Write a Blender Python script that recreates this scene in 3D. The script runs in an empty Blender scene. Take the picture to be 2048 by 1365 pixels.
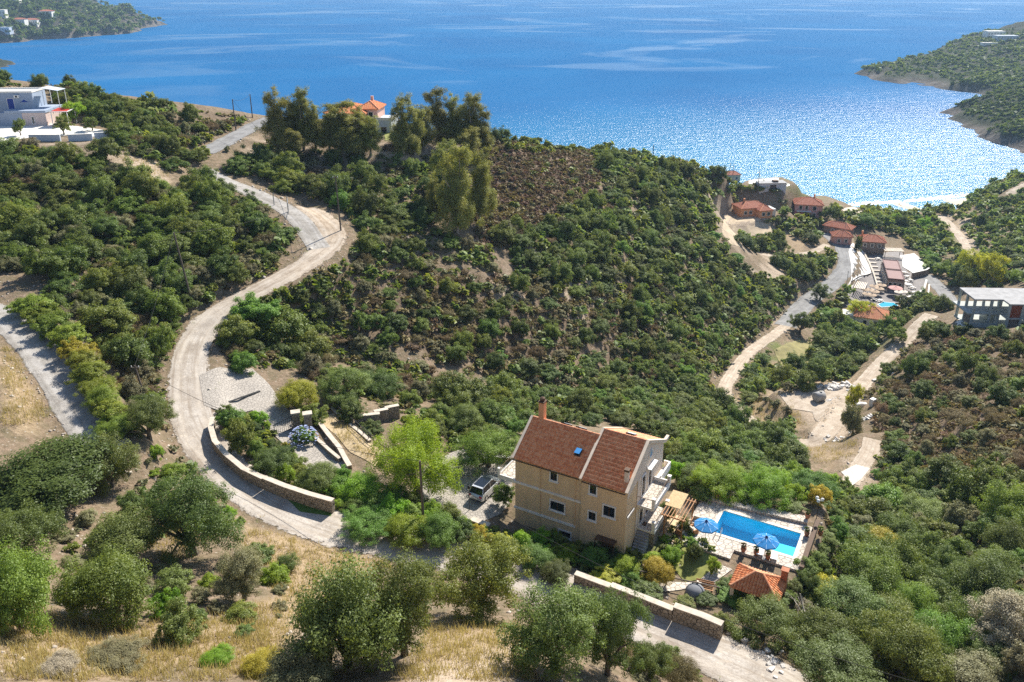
import bpy, bmesh, math, random
import numpy as np
from mathutils import Vector, Matrix
rng = np.random.default_rng(7)
random.seed(7)
SC = bpy.context.scene
COL = SC.collection
# ------------------------------------------------------------------ camera
FPX = 1660.0; CX = 1024.0; CAM_H = 110.0
_a = (5060.0 - math.sqrt(5060.0**2 - 4*FPX*FPX))/2
CY = -60.0 + _a                      # principal point row (the picture is a shifted lens view)
PITCH = math.atan(_a/FPX); CP, SP = math.cos(PITCH), math.sin(PITCH)
cam = bpy.data.cameras.new('camera'); cam_o = bpy.data.objects.new('camera', cam); COL.objects.link(cam_o)
cam.sensor_fit = 'HORIZONTAL'; cam.sensor_width = 36.0; cam.lens = 36.0*FPX/2048.0
cam.shift_y = (CY-682.5)/2048.0
cam.clip_start = 0.5; cam.clip_end = 30000.0
cam_o.location = (0, 0, CAM_H); cam_o.rotation_euler = (math.pi/2-PITCH, 0, 0)
SC.camera = cam_o
# ------------------------------------------------------------------ sky, sun, exposure
SUN_EL, SUN_AZ = math.radians(42), math.radians(30)      # azimuth clockwise from +Y
world = bpy.data.worlds.new('World'); SC.world = world; world.use_nodes = True
wn = world.node_tree.nodes; wl = world.node_tree.links
sky = wn.new('ShaderNodeTexSky'); sky.sky_type = 'NISHITA'; sky.sun_disc = False
sky.sun_elevation = SUN_EL; sky.sun_rotation = SUN_AZ; sky.altitude = 100; sky.air_density = 1.0; sky.dust_density = 0.35; sky.ozone_density = 1.5
bg = wn['Background']; bg.inputs['Strength'].default_value = 0.092
wl.new(sky.outputs['Color'], bg.inputs['Color'])
sun = bpy.data.lights.new('sun', 'SUN'); sun.energy = 5.0; sun.angle = math.radians(0.5); sun.color = (1.0, 0.94, 0.84)
sun_o = bpy.data.objects.new('sun', sun); COL.objects.link(sun_o)
sdir = Vector((math.sin(SUN_AZ)*math.cos(SUN_EL), math.cos(SUN_AZ)*math.cos(SUN_EL), math.sin(SUN_EL)))
sun_o.rotation_euler = sdir.to_track_quat('Z', 'Y').to_euler(); sun_o.location = (60, 60, 200)
SC.view_settings.view_transform = 'Standard'; SC.view_settings.look = 'None'
SC.view_settings.exposure = 0.82; SC.view_settings.gamma = 1.0; SC.view_settings.use_curve_mapping = False
cy = SC.cycles
cy.max_bounces = 6; cy.diffuse_bounces = 3; cy.glossy_bounces = 2; cy.transmission_bounces = 3; cy.transparent_max_bounces = 8; cy.volume_bounces = 0
cy.caustics_reflective = False; cy.caustics_refractive = False; cy.use_denoising = False
try: cy.denoising_prefilter = 'ACCURATE'; cy.denoising_input_passes = 'RGB_ALBEDO_NORMAL'
except Exception: pass
cy.sample_clamp_indirect = 4.0

# ------------------------------------------------------------------ helpers
def tag(o, label=None, cat=None, group=None, kind=None):
    if label: o['label'] = label
    if cat: o['category'] = cat
    if group: o['group'] = group
    if kind: o['kind'] = kind
    return o
def empty(name, loc=(0, 0, 0), rz=0.0, label=None, cat=None, group=None):
    o = bpy.data.objects.new(name, None); COL.objects.link(o)
    o.location = loc; o.rotation_euler = (0, 0, rz); o.empty_display_size = 0.3
    return tag(o, label, cat, group)
class MB:
    "collects simple solids into one mesh"
    def __init__(s): s.v = []; s.f = []
    def add(s, vs, fs):
        k = len(s.v); s.v += [tuple(p) for p in vs]; s.f += [tuple(i+k for i in f) for f in fs]; return s
    def box(s, x0, x1, y0, y1, z0, z1, M=None):
        vs = [(x, y, z) for z in (z0, z1) for y in (y0, y1) for x in (x0, x1)]
        if M is not None: vs = [M @ Vector(p) for p in vs]
        return s.add(vs, [(0, 2, 3, 1), (4, 5, 7, 6), (0, 1, 5, 4), (2, 6, 7, 3), (0, 4, 6, 2), (1, 3, 7, 5)])
    def beam(s, p, q, w, h=None):
        "rectangular bar from p to q"
        p = Vector(p); q = Vector(q); h = h or w; d = (q-p); L = d.length
        if L < 1e-6: return s
        d /= L; up = Vector((0, 0, 1)) if abs(d.z) < 0.95 else Vector((1, 0, 0))
        a = d.cross(up).normalized()*w/2; b = a.cross(d).normalized()*h/2
        vs = [p-a-b, p+a-b, p+a+b, p-a+b, q-a-b, q+a-b, q+a+b, q-a+b]
        return s.add(vs, [(3, 2, 1, 0), (4, 5, 6, 7), (0, 1, 5, 4), (1, 2, 6, 5), (2, 3, 7, 6), (3, 0, 4, 7)])
    def tube(s, pts, rs, n=7, cap=True):
        pts = [Vector(p) for p in pts]; k = len(s.v); m = len(pts)
        if not hasattr(rs, '__len__'): rs = [rs]*m
        ref = Vector((0.31, 0.17, 0.93))
        for i, p in enumerate(pts):
            d = (pts[min(i+1, m-1)]-pts[max(i-1, 0)]).normalized()
            a = d.cross(ref)
            if a.length < 1e-3: a = d.cross(Vector((1, 0, 0)))
            a.normalize(); b = d.cross(a)
            for j in range(n):
                t = 2*math.pi*j/n; s.v.append(tuple(p+(a*math.cos(t)+b*math.sin(t))*rs[i]))
        for i in range(m-1):
            for j in range(n):
                s.f.append((k+i*n+j, k+i*n+(j+1) % n, k+(i+1)*n+(j+1) % n, k+(i+1)*n+j))
        if cap:
            s.f.append(tuple(k+j for j in range(n))[::-1]); s.f.append(tuple(k+(m-1)*n+j for j in range(n)))
        return s
    def lathe(s, prof, n=16, c=(0, 0), closed=False):
        k = len(s.v); m = len(prof)
        for r, z in prof:
            for j in range(n):
                t = 2*math.pi*j/n; s.v.append((c[0]+r*math.cos(t), c[1]+r*math.sin(t), z))
        for i in range(m-1):
            for j in range(n): s.f.append((k+i*n+j, k+i*n+(j+1) % n, k+(i+1)*n+(j+1) % n, k+(i+1)*n+j))
        s.f.append(tuple(k+j for j in range(n))[::-1]); s.f.append(tuple(k+(m-1)*n+j for j in range(n)))
        return s
    def prism(s, poly, z0, z1):
        "vertical prism over a counter-clockwise polygon; z0, z1 numbers or lists"
        n = len(poly); Z0 = z0 if hasattr(z0, '__len__') else [z0]*n; Z1 = z1 if hasattr(z1, '__len__') else [z1]*n
        vs = [(p[0], p[1], Z0[i]) for i, p in enumerate(poly)]+[(p[0], p[1], Z1[i]) for i, p in enumerate(poly)]
        return s.add(vs, [tuple(range(n))[::-1], tuple(range(n, 2*n))]+[(i, (i+1) % n, n+(i+1) % n, n+i) for i in range(n)])
    def slab(s, quad, t):
        "4 (or n) corner plate extruded along its downward normal by t"
        q = [Vector(p) for p in quad]; n = (q[1]-q[0]).cross(q[2]-q[0]).normalized()
        if n.z < 0: n = -n
        m = len(q); lo = [p-n*t for p in q]
        fs = [tuple(range(m)), tuple(range(m, 2*m))[::-1]]+[(i, m+i, m+(i+1) % m, (i+1) % m) for i in range(m)]
        return s.add(q+lo, fs)
    def build(s, name, mat, parent=None, smooth=False, loc=None, rz=0.0):
        me = bpy.data.meshes.new(name); me.from_pydata(s.v, [], s.f); me.update()
        bm = bmesh.new(); bm.from_mesh(me); bmesh.ops.recalc_face_normals(bm, faces=bm.faces); bm.to_mesh(me); bm.free()
        if mat: me.materials.append(mat)
        if smooth: me.polygons.foreach_set('use_smooth', [True]*len(me.polygons))
        o = bpy.data.objects.new(name, me); COL.objects.link(o)
        if parent is not None: o.parent = parent
        if loc is not None: o.location = loc; o.rotation_euler = (0, 0, rz)
        return o
def np_mesh(name, V, Fq, mat, attrs=None, smooth=False, normals=None):
    "fast mesh from arrays; Fq (n,3) or (n,4)"
    me = bpy.data.meshes.new(name); k = Fq.shape[1]
    me.vertices.add(len(V)); me.vertices.foreach_set('co', np.ascontiguousarray(V, np.float32).ravel())
    me.loops.add(Fq.size); me.loops.foreach_set('vertex_index', np.ascontiguousarray(Fq, np.int32).ravel())
    me.polygons.add(len(Fq)); me.polygons.foreach_set('loop_start', np.arange(0, Fq.size, k, dtype=np.int32))
    me.polygons.foreach_set('loop_total', np.full(len(Fq), k, np.int32))
    if smooth: me.polygons.foreach_set('use_smooth', np.ones(len(Fq), bool))
    for an, dat in (attrs or {}).items():
        if dat.ndim == 1:
            at_ = me.attributes.new(an, 'FLOAT', 'POINT'); at_.data.foreach_set('value', dat.astype(np.float32))
        else:
            at_ = me.attributes.new(an, 'FLOAT_COLOR', 'POINT')
            c4 = np.ones((len(V), 4), np.float32); c4[:, :dat.shape[1]] = dat; at_.data.foreach_set('color', c4.ravel())
    me.update(calc_edges=True); me.validate()
    if mat: me.materials.append(mat)
    if normals is not None: me.normals_split_custom_set_from_vertices(np.ascontiguousarray(normals, np.float32))
    return me
def obj(name, me, parent=None, loc=(0, 0, 0), rz=0.0, sc=(1, 1, 1)):
    o = bpy.data.objects.new(name, me); COL.objects.link(o); o.location = loc; o.rotation_euler = (0, 0, rz); o.scale = sc
    if parent is not None: o.parent = parent
    return o
def copy_tree(o, parent=None):
    c = o.copy(); COL.objects.link(c); c.parent = parent
    for ch in o.children: copy_tree(ch, c)
    return c

# ------------------------------------------------------------------ materials
MATS = {}
class NT:
    def __init__(s, name):
        s.m = bpy.data.materials.new(name); s.m.use_nodes = True; s.t = s.m.node_tree; s.t.nodes.clear(); MATS[name] = s.m
        s.out = s.n('ShaderNodeOutputMaterial')
    def n(s, typ, **kw):
        nd = s.t.nodes.new(typ)
        for k, v in kw.items():
            if k in nd.inputs.keys(): nd.inputs[k].default_value = v
            else: setattr(nd, k, v)
        return nd
    def l(s, a, b): s.t.links.new(a, b); return s
    def pos(s): return s.n('ShaderNodeNewGeometry').outputs['Position']
    def objc(s): return s.n('ShaderNodeTexCoord').outputs['Object']
    def noise(s, vec, scale, detail=3.0, rough=0.55, dist=0.0):
        nd = s.n('ShaderNodeTexNoise'); nd.inputs['Scale'].default_value = scale; nd.inputs['Detail'].default_value = detail
        nd.inputs['Roughness'].default_value = rough; nd.inputs['Distortion'].default_value = dist
        if vec is not None: s.l(vec, nd.inputs['Vector'])
        return nd.outputs['Fac']
    def voro(s, vec, scale, feat='F1', rnd=1.0):
        nd = s.n('ShaderNodeTexVoronoi'); nd.feature = feat; nd.inputs['Scale'].default_value = scale; nd.inputs['Randomness'].default_value = rnd
        if vec is not None: s.l(vec, nd.inputs['Vector'])
        return nd
    def ramp(s, fac, stops, interp='LINEAR'):
        nd = s.n('ShaderNodeValToRGB'); cr = nd.color_ramp; cr.interpolation = interp
        while len(cr.elements) < len(stops): cr.elements.new(0.5)
        for e, (p, c) in zip(cr.elements, stops):
            e.position = p; e.color = (c[0], c[1], c[2], 1.0) if hasattr(c, '__len__') else (c, c, c, 1.0)
        if fac is not None: s.l(fac, nd.inputs['Fac'])
        return nd.outputs['Color']
    def mix(s, fac, a, b, mode='MIX'):
        nd = s.n('ShaderNodeMix'); nd.data_type = 'RGBA'; nd.blend_type = mode; nd.clamp_factor = True
        for sock, val in ((nd.inputs[0], fac), (nd.inputs[6], a), (nd.inputs[7], b)):
            if isinstance(val, bpy.types.NodeSocket): s.l(val, sock)
            elif hasattr(val, '__len__'): sock.default_value = (val[0], val[1], val[2], 1.0)
            else: sock.default_value = val
        return nd.outputs[2]
    def math(s, op, a, b=0.0, c=0.0):
        nd = s.n('ShaderNodeMath'); nd.operation = op
        for sock, val in zip(nd.inputs, (a, b, c)):
            if isinstance(val, bpy.types.NodeSocket): s.l(val, sock)
            else: sock.default_value = val
        return nd.outputs[0]
    def attr(s, name, typ='GEOMETRY'):
        nd = s.n('ShaderNodeAttribute'); nd.attribute_name = name; nd.attribute_type = typ; return nd
    def scale(s, vec, sc):
        nd = s.n('ShaderNodeVectorMath'); nd.operation = 'MULTIPLY'; s.l(vec, nd.inputs[0]); nd.inputs[1].default_value = sc; return nd.outputs[0]
    def bump(s, h, strength=0.4, dist=0.05):
        nd = s.n('ShaderNodeBump'); nd.inputs['Strength'].default_value = strength; nd.inputs['Distance'].default_value = dist
        s.l(h, nd.inputs['Height']); return nd.outputs['Normal']
    def pbr(s, col, rough=0.8, spec=0.3, metal=0.0, normal=None):
        nd = s.n('ShaderNodeBsdfPrincipled')
        for key, val in (('Base Color', col), ('Roughness', rough), ('Specular IOR Level', spec), ('Metallic', metal)):
            sock = nd.inputs[key]
            if isinstance(val, bpy.types.NodeSocket): s.l(val, sock)
            elif hasattr(val, '__len__'): sock.default_value = (val[0], val[1], val[2], 1.0)
            else: sock.default_value = val
        if normal is not None: s.l(normal, nd.inputs['Normal'])
        s.l(nd.outputs[0], s.out.inputs['Surface']); return nd
def plain(name, col, rough=0.7, var=0.12, scale=1.5, bump=0.0, metal=0.0, spec=0.3, bscale=20.0):
    "one colour with worn, uneven tone"
    m = NT(name); p = m.pos(); f = m.noise(p, scale, 5.0, 0.6)
    lo = [c*(1-var) for c in col]; hi = [min(1, c*(1+var)) for c in col]
    c = m.ramp(f, [(0.3, lo), (0.7, hi)])
    nrm = m.bump(m.noise(p, bscale, 4.0), 0.5, bump) if bump else None
    m.pbr(c, rough, spec, metal, nrm); return m.m
# ------------------------------------------------------------------ the lie of the land
# survey points: picture column, row and height above the sea of spots on the ground; the ray through them gives the plan position
def pix(u, v, z):
    a = (u-CX)/FPX; b = (CY-v)/FPX; dy = CP+b*SP; dz = -SP+b*CP
    t = (z-CAM_H)/dz; return (a*t, dy*t, z)
def proj(x, y, z):
    z = z-CAM_H; zc = y*CP-z*SP; yc = y*SP+z*CP
    return CX+FPX*x/zc, CY-FPX*yc/zc, zc
SURVEY = [
 # skyline and left ridge
 (-80,150,85),(0,160,83),(100,172,82),(200,185,80),(300,200,78.5),(400,215,77),(500,232,75),(60,240,78.5),(60,285,77.5),(160,290,77),
 (0,330,75.5),(100,400,73),(250,330,75.5),(360,310,74.5),(20,470,70.5),(150,520,69),(300,480,68.5),(440,480,67.5),(400,420,70),(500,520,65.5),(560,470,67),
 (0,560,69.5),(100,560,68.5),(220,600,66),(300,640,63.5),(280,760,62),(60,640,68.2),(-60,700,69),(0,760,68),(30,820,67.5),(-60,900,68),(60,900,66),(150,980,64.5),
 # the near slope
 (-60,1040,68),(150,1050,65.5),(300,990,62.5),(200,1200,70),(60,1200,71),(100,1340,75),(-60,1340,77),(420,1120,64),(500,1180,67),(500,1300,71),(330,1340,73.5),(700,1130,62.2),(700,1250,68),
 (760,1340,72.5),(1000,1280,69),(1000,1365,74),(850,1180,63.5),(1150,1270,65.5),(1200,1365,69.5),(1330,1345,64.5),(1450,1420,64),(900,1450,78),(300,1450,79),(1250,1450,73),(1000,1560,82),(300,1560,84),(1500,1560,70),
 # villa terrace
 (700,850,58.6),(780,900,58.2),(860,960,57.8),(940,1000,57.4),(1000,900,57.3),(1100,960,57.2),(1250,1110,57),(1350,1150,57),(1380,1180,57.2),(1420,1010,57.0),(1550,1130,56.6),(1640,1040,56.2),(820,838,57.6),(560,760,59.3),(640,760,57.2),
 # gully and middle slope
 (560,640,59.5),(520,700,59.8),(700,720,54.5),(900,760,50),(900,700,51),(900,650,53),(900,600,55.5),(900,500,60),(900,400,64),(900,330,66.5),(980,290,69),(700,600,60),(750,520,62.5),(800,450,63.5),(700,400,67.5),(600,350,70),
 (1000,790,45.5),(1100,800,42),(1100,700,45.5),(1100,600,49.5),(1100,500,54),(1100,400,59.5),(1100,300,63.5),(1200,310,57.5),
 (1300,325,51.5),(1300,400,48),(1300,500,42.5),(1300,600,37.5),(1300,700,33),(1300,790,31),(1350,860,40),(1400,910,44),(1300,880,48),(1500,960,50),(1600,975,47),
 (1400,340,44),(1450,345,37),(1460,375,30.5),(1400,420,39),(1400,500,33.5),(1400,600,29),(1400,720,25),
 # cape with houses, slope down to the hamlet
 (1500,350,31),(1560,365,26.5),(1600,385,20),(1500,385,25.5),(1500,415,22.5),(1540,430,20.5),(1610,430,17.5),(1480,445,20.5),(1450,470,20),(1530,475,17),(1530,510,16),(1620,480,15.5),(1650,392,12),(1680,410,4),
 (1460,560,24.5),(1550,560,17.5),(1590,590,13.5),(1640,460,14.5),
 # hamlet floor, beach
 (1700,425,2.5),(1700,413,0.6),(1800,408,0.6),(1900,398,0.6),(1800,430,2.6),(1900,420,2.6),(1700,470,8),(1760,480,6),(1850,480,5),(1690,520,13),(1680,490,13.5),(1700,560,11.5),(1650,580,11.5),(1600,610,11),(1790,560,9.0),(1850,540,8),(1890,590,9.5),(1740,640,9),
 (1600,660,12.3),(1600,700,14),(1660,720,15),(1700,690,13),(1800,615,11.5),(1545,670,15),(1480,720,18),(1450,780,22),(1500,830,25),(1590,885,30),(1650,865,31),(1640,800,28),(1560,800,25),(1750,740,28.4),(1800,690,29.3),(1850,638,31),(1700,760,25),(1730,690,18),
 # far right slopes
 (1930,396,1),(2048,350,12),(2040,375,14.5),(1980,385,6),(2048,440,16),(1950,450,8),(2000,520,13),(1950,545,8.5),(2048,560,17),(1900,610,13),(2150,330,24),(2250,430,40),(2200,560,40),
 # right-hand hillside
 (1940,648,37.5),(2048,650,38.5),(1900,700,37.5),(2000,760,43),(1860,760,37),(1900,850,42.5),(2040,900,50),(2150,800,52),(2200,1000,60),(1800,880,38),(1760,950,38),(1700,945,37.5),(1850,1000,42),(1720,1010,42),(1950,1000,47),
 (1700,1100,48),(1780,1060,45.5),(1850,1200,50),(1900,1100,47.5),(2040,1100,52),(1640,1140,53),(1700,1200,53),(1600,1200,55.5),(1620,1290,57.5),(1700,1300,56.5),(1850,1300,55),(2000,1250,55),(2000,1365,59),(2150,1300,63),(1750,1420,60),(2100,1500,68),
]
ROADS = {   # centre line in picture columns/rows with heights, then width in metres
 'dirt_road': ([(1640,1420,60.3),(1540,1362,59.6),(1430,1312,59.2),(1310,1258,59.1),(1150,1195,59.2),(1000,1142,59.4),(860,1098,59.5),(740,1075,59.6),(640,1048,59.8),(545,1008,60.0),(465,950,60.2),(412,890,60.4),(386,840,60.6),(378,780,60.9),(380,720,61.5),(397,672,62.2),(440,625,63.1),(510,585,64),(580,548,64.8),(632,515,65.3),(660,488,65.7),(664,466,66.2),(645,442,66.8),(612,418,67.6)], 5.0),
 'concrete_drive': ([(640,500,65.4),(615,462,66.6),(588,430,67.9),(540,402,69.2),(490,380,70.2),(440,360,71.2),(405,340,72.2)], 4.2),
 'ridge_road': ([(405,308,72.6),(440,290,73),(480,268,73.4),(520,247,73.9),(545,236,74.1)], 5.6),
 'concrete_lane': ([(-70,612,68.6),(10,635,68.3),(70,682,67.6),(112,740,66.9),(150,800,66.1),(188,862,65.3),(215,905,64.6)], 5.0),
 'valley_road': ([(1570,655,13.2),(1592,628,12),(1620,600,11.5),(1658,573,11.6),(1686,546,12.2),(1695,520,13),(1686,497,13.4),(1668,478,13.8),(1650,466,14.2)], 6.6),
 'hamlet_road': ([(1905,612,10.5),(1890,588,9.6),(1868,565,9),(1850,550,8.6)], 5.2),
 'dirt_track': ([(1862,630,31),(1850,640,31),(1800,690,29.3),(1750,740,28.4),(1705,795,29),(1668,850,31),(1632,880,31.5),(1585,884,30),(1530,862,27.2),(1490,835,25),(1458,803,22.6),(1450,775,21.5),(1472,738,19),(1500,704,16.8),(1545,672,15),(1575,650,13.4)], 3.4),
 'earth_track': ([(1462,432,20.8),(1446,455,20.4),(1458,485,18.3),(1500,506,16.4),(1560,512,15.6),(1620,506,14.6),(1655,490,14)], 3.4),
 'field_path': ([(1880,432,4),(1905,455,6),(1925,480,8),(1948,515,9)], 4.2),
 'gully_path': ([(1745,880,37),(1738,905,37.6),(1720,935,37.8),(1700,965,38.6)], 3.0),
 'hillside_road': ([(2110,345,19),(2040,378,14.5),(2020,392,12.5)], 6.0),
}
ctrl = [pix(*s) for s in SURVEY]
road_pts = {}
for rn, (pl, w) in ROADS.items():
    P = np.array([pix(*q) for q in pl])
    # Catmull-Rom through the surveyed centre line
    Q = np.vstack([2*P[0]-P[1], P, 2*P[-1]-P[-2]]); out = []
    for i in range(1, len(Q)-2):
        n = max(3, int(np.linalg.norm(Q[i+1]-Q[i])/0.9)); t = np.linspace(0, 1, n, endpoint=False)[:, None]
        a, b, c, d = Q[i-1], Q[i], Q[i+1], Q[i+2]
        out.append(0.5*((2*b)+(-a+c)*t+(2*a-5*b+4*c-d)*t*t+(-a+3*b-3*c+d)*t**3))
    R = np.vstack(out+[Q[-2][None]]); k = np.ones(9)/9
    zz = np.convolve(np.pad(R[:, 2], 4, mode='edge'), k, mode='valid'); R[:, 2] = zz
    road_pts[rn] = R
    ctrl += [tuple(p) for p in P]
# beyond the ridge the land falls to the sea; outside the picture it carries on
EXTRA = [(-150,300,45),(-90,300,40),(-30,290,38),(20,300,36),(60,330,14),(-150,370,4),(-80,360,4),(-10,350,4),(40,370,-3),(90,380,-5),(-200,440,-6),(-100,430,-8),(0,420,-8),
 (-210,150,86),(-210,230,90),(-150,60,84),(-210,60,92),(-200,300,60),(-120,10,92),(-60,0,96),(0,5,94),(60,10,84),(120,30,78),(200,60,84),(260,120,82),(330,160,90),(330,260,70),(330,340,56),(330,420,30),(330,480,2),(280,470,-4),
 (95,345,8),(110,380,-4),(130,420,-8),(180,440,-8),(240,430,-5),(150,395,-1.5),(185,392,-1.5),(215,395,-1.5),(60,480,-10),(200,480,-10)]
ctrl += EXTRA
CT = np.array(ctrl, float)
_, ui = np.unique(np.round(CT[:, :2], 1), axis=0, return_index=True); CT = CT[ui]
def phi(d2): return np.sqrt(d2+36.0)
nC = len(CT); A = np.zeros((nC+3, nC+3))
D2 = ((CT[:, None, :2]-CT[None, :, :2])**2).sum(-1)
A[:nC, :nC] = phi(D2)+np.eye(nC)*-0.6
A[:nC, nC] = 1; A[:nC, nC+1:] = CT[:, :2]/100; A[nC:, :nC] = A[:nC, nC:].T
W = np.linalg.solve(A, np.concatenate([CT[:, 2], np.zeros(3)]))
gx = np.concatenate([np.arange(-230, -64, 1.5), np.arange(-64, 64, 0.6), np.arange(64, 345, 1.9)])
gy = np.concatenate([np.arange(14, 130, 0.6), np.arange(130, 260, 1.0), np.arange(260, 500, 2.4)])
NX, NY = len(gx), len(gy); GX, GY = np.meshgrid(gx, gy)
Hh = np.zeros((NY, NX))
for r0 in range(0, NY, 12):
    x = GX[r0:r0+12].ravel(); y = GY[r0:r0+12].ravel()
    d2 = (x[:, None]-CT[None, :, 0])**2+(y[:, None]-CT[None, :, 1])**2
    h = phi(d2) @ W[:nC]+W[nC]+W[nC+1]*x/100+W[nC+2]*y/100
    Hh[r0:r0+12] = h.reshape(-1, NX)
# value noise for hummocks
def vnoise(x, y, s, seed):
    g = np.random.default_rng(seed).random((64, 64)); u = x/s; v = y/s
    i = np.floor(u).astype(int); j = np.floor(v).astype(int); fu = u-i; fv = v-j
    fu = fu*fu*(3-2*fu); fv = fv*fv*(3-2*fv)
    G = lambda a, b: g[b % 64, a % 64]
    return (G(i, j)*(1-fu)+G(i+1, j)*fu)*(1-fv)+(G(i, j+1)*(1-fu)+G(i+1, j+1)*fu)*fv-0.5
Hh += 1.1*vnoise(GX, GY, 13, 1)+0.6*vnoise(GX, GY, 5, 2)+0.28*vnoise(GX, GY, 2.1, 3)
def sstep(a, b, x):
    t = np.clip((x-a)/(b-a), 0, 1); return t*t*(3-2*t)
def inpoly(x, y, poly):
    r = np.zeros(np.shape(x), bool); n = len(poly)
    for i in range(n):
        x0, y0 = poly[i][0], poly[i][1]; x1, y1 = poly[(i+1) % n][0], poly[(i+1) % n][1]
        if y0 == y1: continue
        r ^= ((y0 > y) != (y1 > y)) & (x < (x1-x0)*(y-y0)/(y1-y0)+x0)
    return r
def polydist(x, y, poly):
    d = np.full(np.shape(x), 1e9); n = len(poly)
    for i in range(n):
        a = np.array(poly[i][:2], float); b = np.array(poly[(i+1) % n][:2], float); e = b-a
        t = np.clip(((x-a[0])*e[0]+(y-a[1])*e[1])/(e@e), 0, 1)
        d = np.minimum(d, np.hypot(x-a[0]-t*e[0], y-a[1]-t*e[1]))
    return np.where(inpoly(x, y, poly), -d, d)
VX, VY, VYAW = 0.33, 71.07, math.radians(-28.97)      # villa: front-left corner and the run of its front wall
VC, VS = math.cos(VYAW), math.sin(VYAW)
def vl(a, b, z=0.0): return (VX+a*VC-b*VS, VY+a*VS+b*VC, z)   # villa frame -> world
PADS = [  # polygon (world), height, blend width
 ([pix(*q)[:2] for q in [(1466,985,57),(1350,1000,57),(1300,1040,57),(1350,1075,57),(1440,1165,57),(1560,1180,57),(1625,1100,57),(1650,1030,57),(1640,1005,57),(1400,985,57)]], 56.95, 1.6),
 ([vl(-1, -2.0)[:2], vl(14, -2.6)[:2], vl(16.5, 10.5)[:2], vl(2, 11)[:2], vl(-2, 8)[:2]], 56.95, 2.0),
 ([pix(*q)[:2] for q in [(800,940,57.4),(870,1010,57.4),(960,1040,57.4),(1030,1010,57.4),(1040,930,57.4),(900,900,57.4)]], 57.3, 3.0),
 ([pix(*q)[:2] for q in [(1705,600,9),(1700,560,10),(1735,505,9.5),(1830,520,9),(1872,560,9),(1850,595,9),(1770,618,9)]], 9.0, 3.0),
 ([pix(*q)[:2] for q in [(1660,650,9),(1665,615,9),(1760,605,9),(1800,640,9),(1770,680,9),(1700,690,9)]], 9.0, 4.0),
 ([pix(*q)[:2] for q in [(1560,790,27.5),(1600,770,27.5),(1690,770,28),(1680,840,29),(1640,850,29.5),(1580,820,28)]], 28.3, 4.0),
 ([pix(*q)[:2] for q in [(1900,655,38),(1925,632,38),(2100,640,38),(2100,668,38)]], 37.8, 2.5),
 ([pix(*q)[:2] for q in [(-60,285,77.6),(-60,235,77.6),(120,235,77.6),(235,268,77.4),(230,283,77.4),(100,290,77.6)]], 77.5, 2.5),
 ([pix(*q)[:2] for q in [(620,290,73),(620,240,73),(780,235,73),(800,270,73),(760,290,73)]], 73.0, 10.0),
 ([pix(*q)[:2] for q in [(1480,445,21),(1470,405,21.5),(1560,400,21),(1575,430,20.5)]], 21.0, 4.0),
 ([pix(*q)[:2] for q in [(1565,440,16.5),(1570,410,16.8),(1655,405,16),(1660,440,16)]], 16.4, 4.0),
 ([pix(*q)[:2] for q in [(1497,372,27.5),(1500,354,28.5),(1560,356,27),(1585,370,26),(1556,378,27)]], 27.3, 9.0),
]
for poly, z, bw in PADS:
    px = [p[0] for p in poly]; py = [p[1] for p in poly]
    xs = np.where((gx > min(px)-12) & (gx < max(px)+12))[0]; ys = np.where((gy > min(py)-12) & (gy < max(py)+12))[0]
    if len(xs) == 0 or len(ys) == 0: continue
    sl = np.ix_(ys, xs); d = polydist(GX[sl], GY[sl], poly); w = 1-sstep(0.2, bw, d)
    Hh[sl] = Hh[sl]*(1-w)+z*w
ROADMASK = np.full((NY, NX), 99.0)
for rn, R in road_pts.items():
    hw = ROADS[rn][1]/2
    xs = np.where((gx > R[:, 0].min()-9) & (gx < R[:, 0].max()+9))[0]; ys = np.where((gy > R[:, 1].min()-9) & (gy < R[:, 1].max()+9))[0]
    sl = np.ix_(ys, xs); X = GX[sl]; Y = GY[sl]; best = np.full(X.shape, 1e9); zb = np.zeros(X.shape)
    TG = np.gradient(R, axis=0); sl_ = TG[:, 2]/np.maximum((TG[:, :2]**2).sum(1), 1e-6)
    for q, p in enumerate(R):
        d = (X-p[0])**2+(Y-p[1])**2; m = d < best; best[m] = d[m]
        zb[m] = p[2]+sl_[q]*np.clip((X[m]-p[0])*TG[q, 0]+(Y[m]-p[1])*TG[q, 1], -0.6, 0.6)
    best = np.sqrt(best); w = 1-sstep(hw+0.4, hw+3.2, best)
    Hh[sl] = Hh[sl]*(1-w)+zb*w
    ROADMASK[sl] = np.minimum(ROADMASK[sl], best-hw)
# pool basin is sunk into the terrace: lower the ground sheet under it
POOL_Z = 57.2
PX, PY = 20.16, 69.14
def pl_(a, b, z=POOL_Z): return (PX+a*VC-b*VS, PY+a*VS+b*VC, z)     # pool frame: a along, b across (near -> far)
_pd = polydist(GX, GY, [pl_(-0.1, -0.1)[:2], pl_(7.9, -0.1)[:2], pl_(7.9, 4.08)[:2], pl_(-0.1, 4.08)[:2]])
Hh = np.where(_pd < 0.55, 53.5, Hh)
def height(x, y, arr=None):
    arr = Hh if arr is None else arr
    x = np.asarray(x, float); y = np.asarray(y, float)
    i = np.clip(np.searchsorted(gx, x)-1, 0, NX-2); j = np.clip(np.searchsorted(gy, y)-1, 0, NY-2)
    fx = np.clip((x-gx[i])/(gx[i+1]-gx[i]), 0, 1); fy = np.clip((y-gy[j])/(gy[j+1]-gy[j]), 0, 1)
    return (arr[j, i]*(1-fx)+arr[j, i+1]*fx)*(1-fy)+(arr[j+1, i]*(1-fx)+arr[j+1, i+1]*fx)*fy
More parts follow.
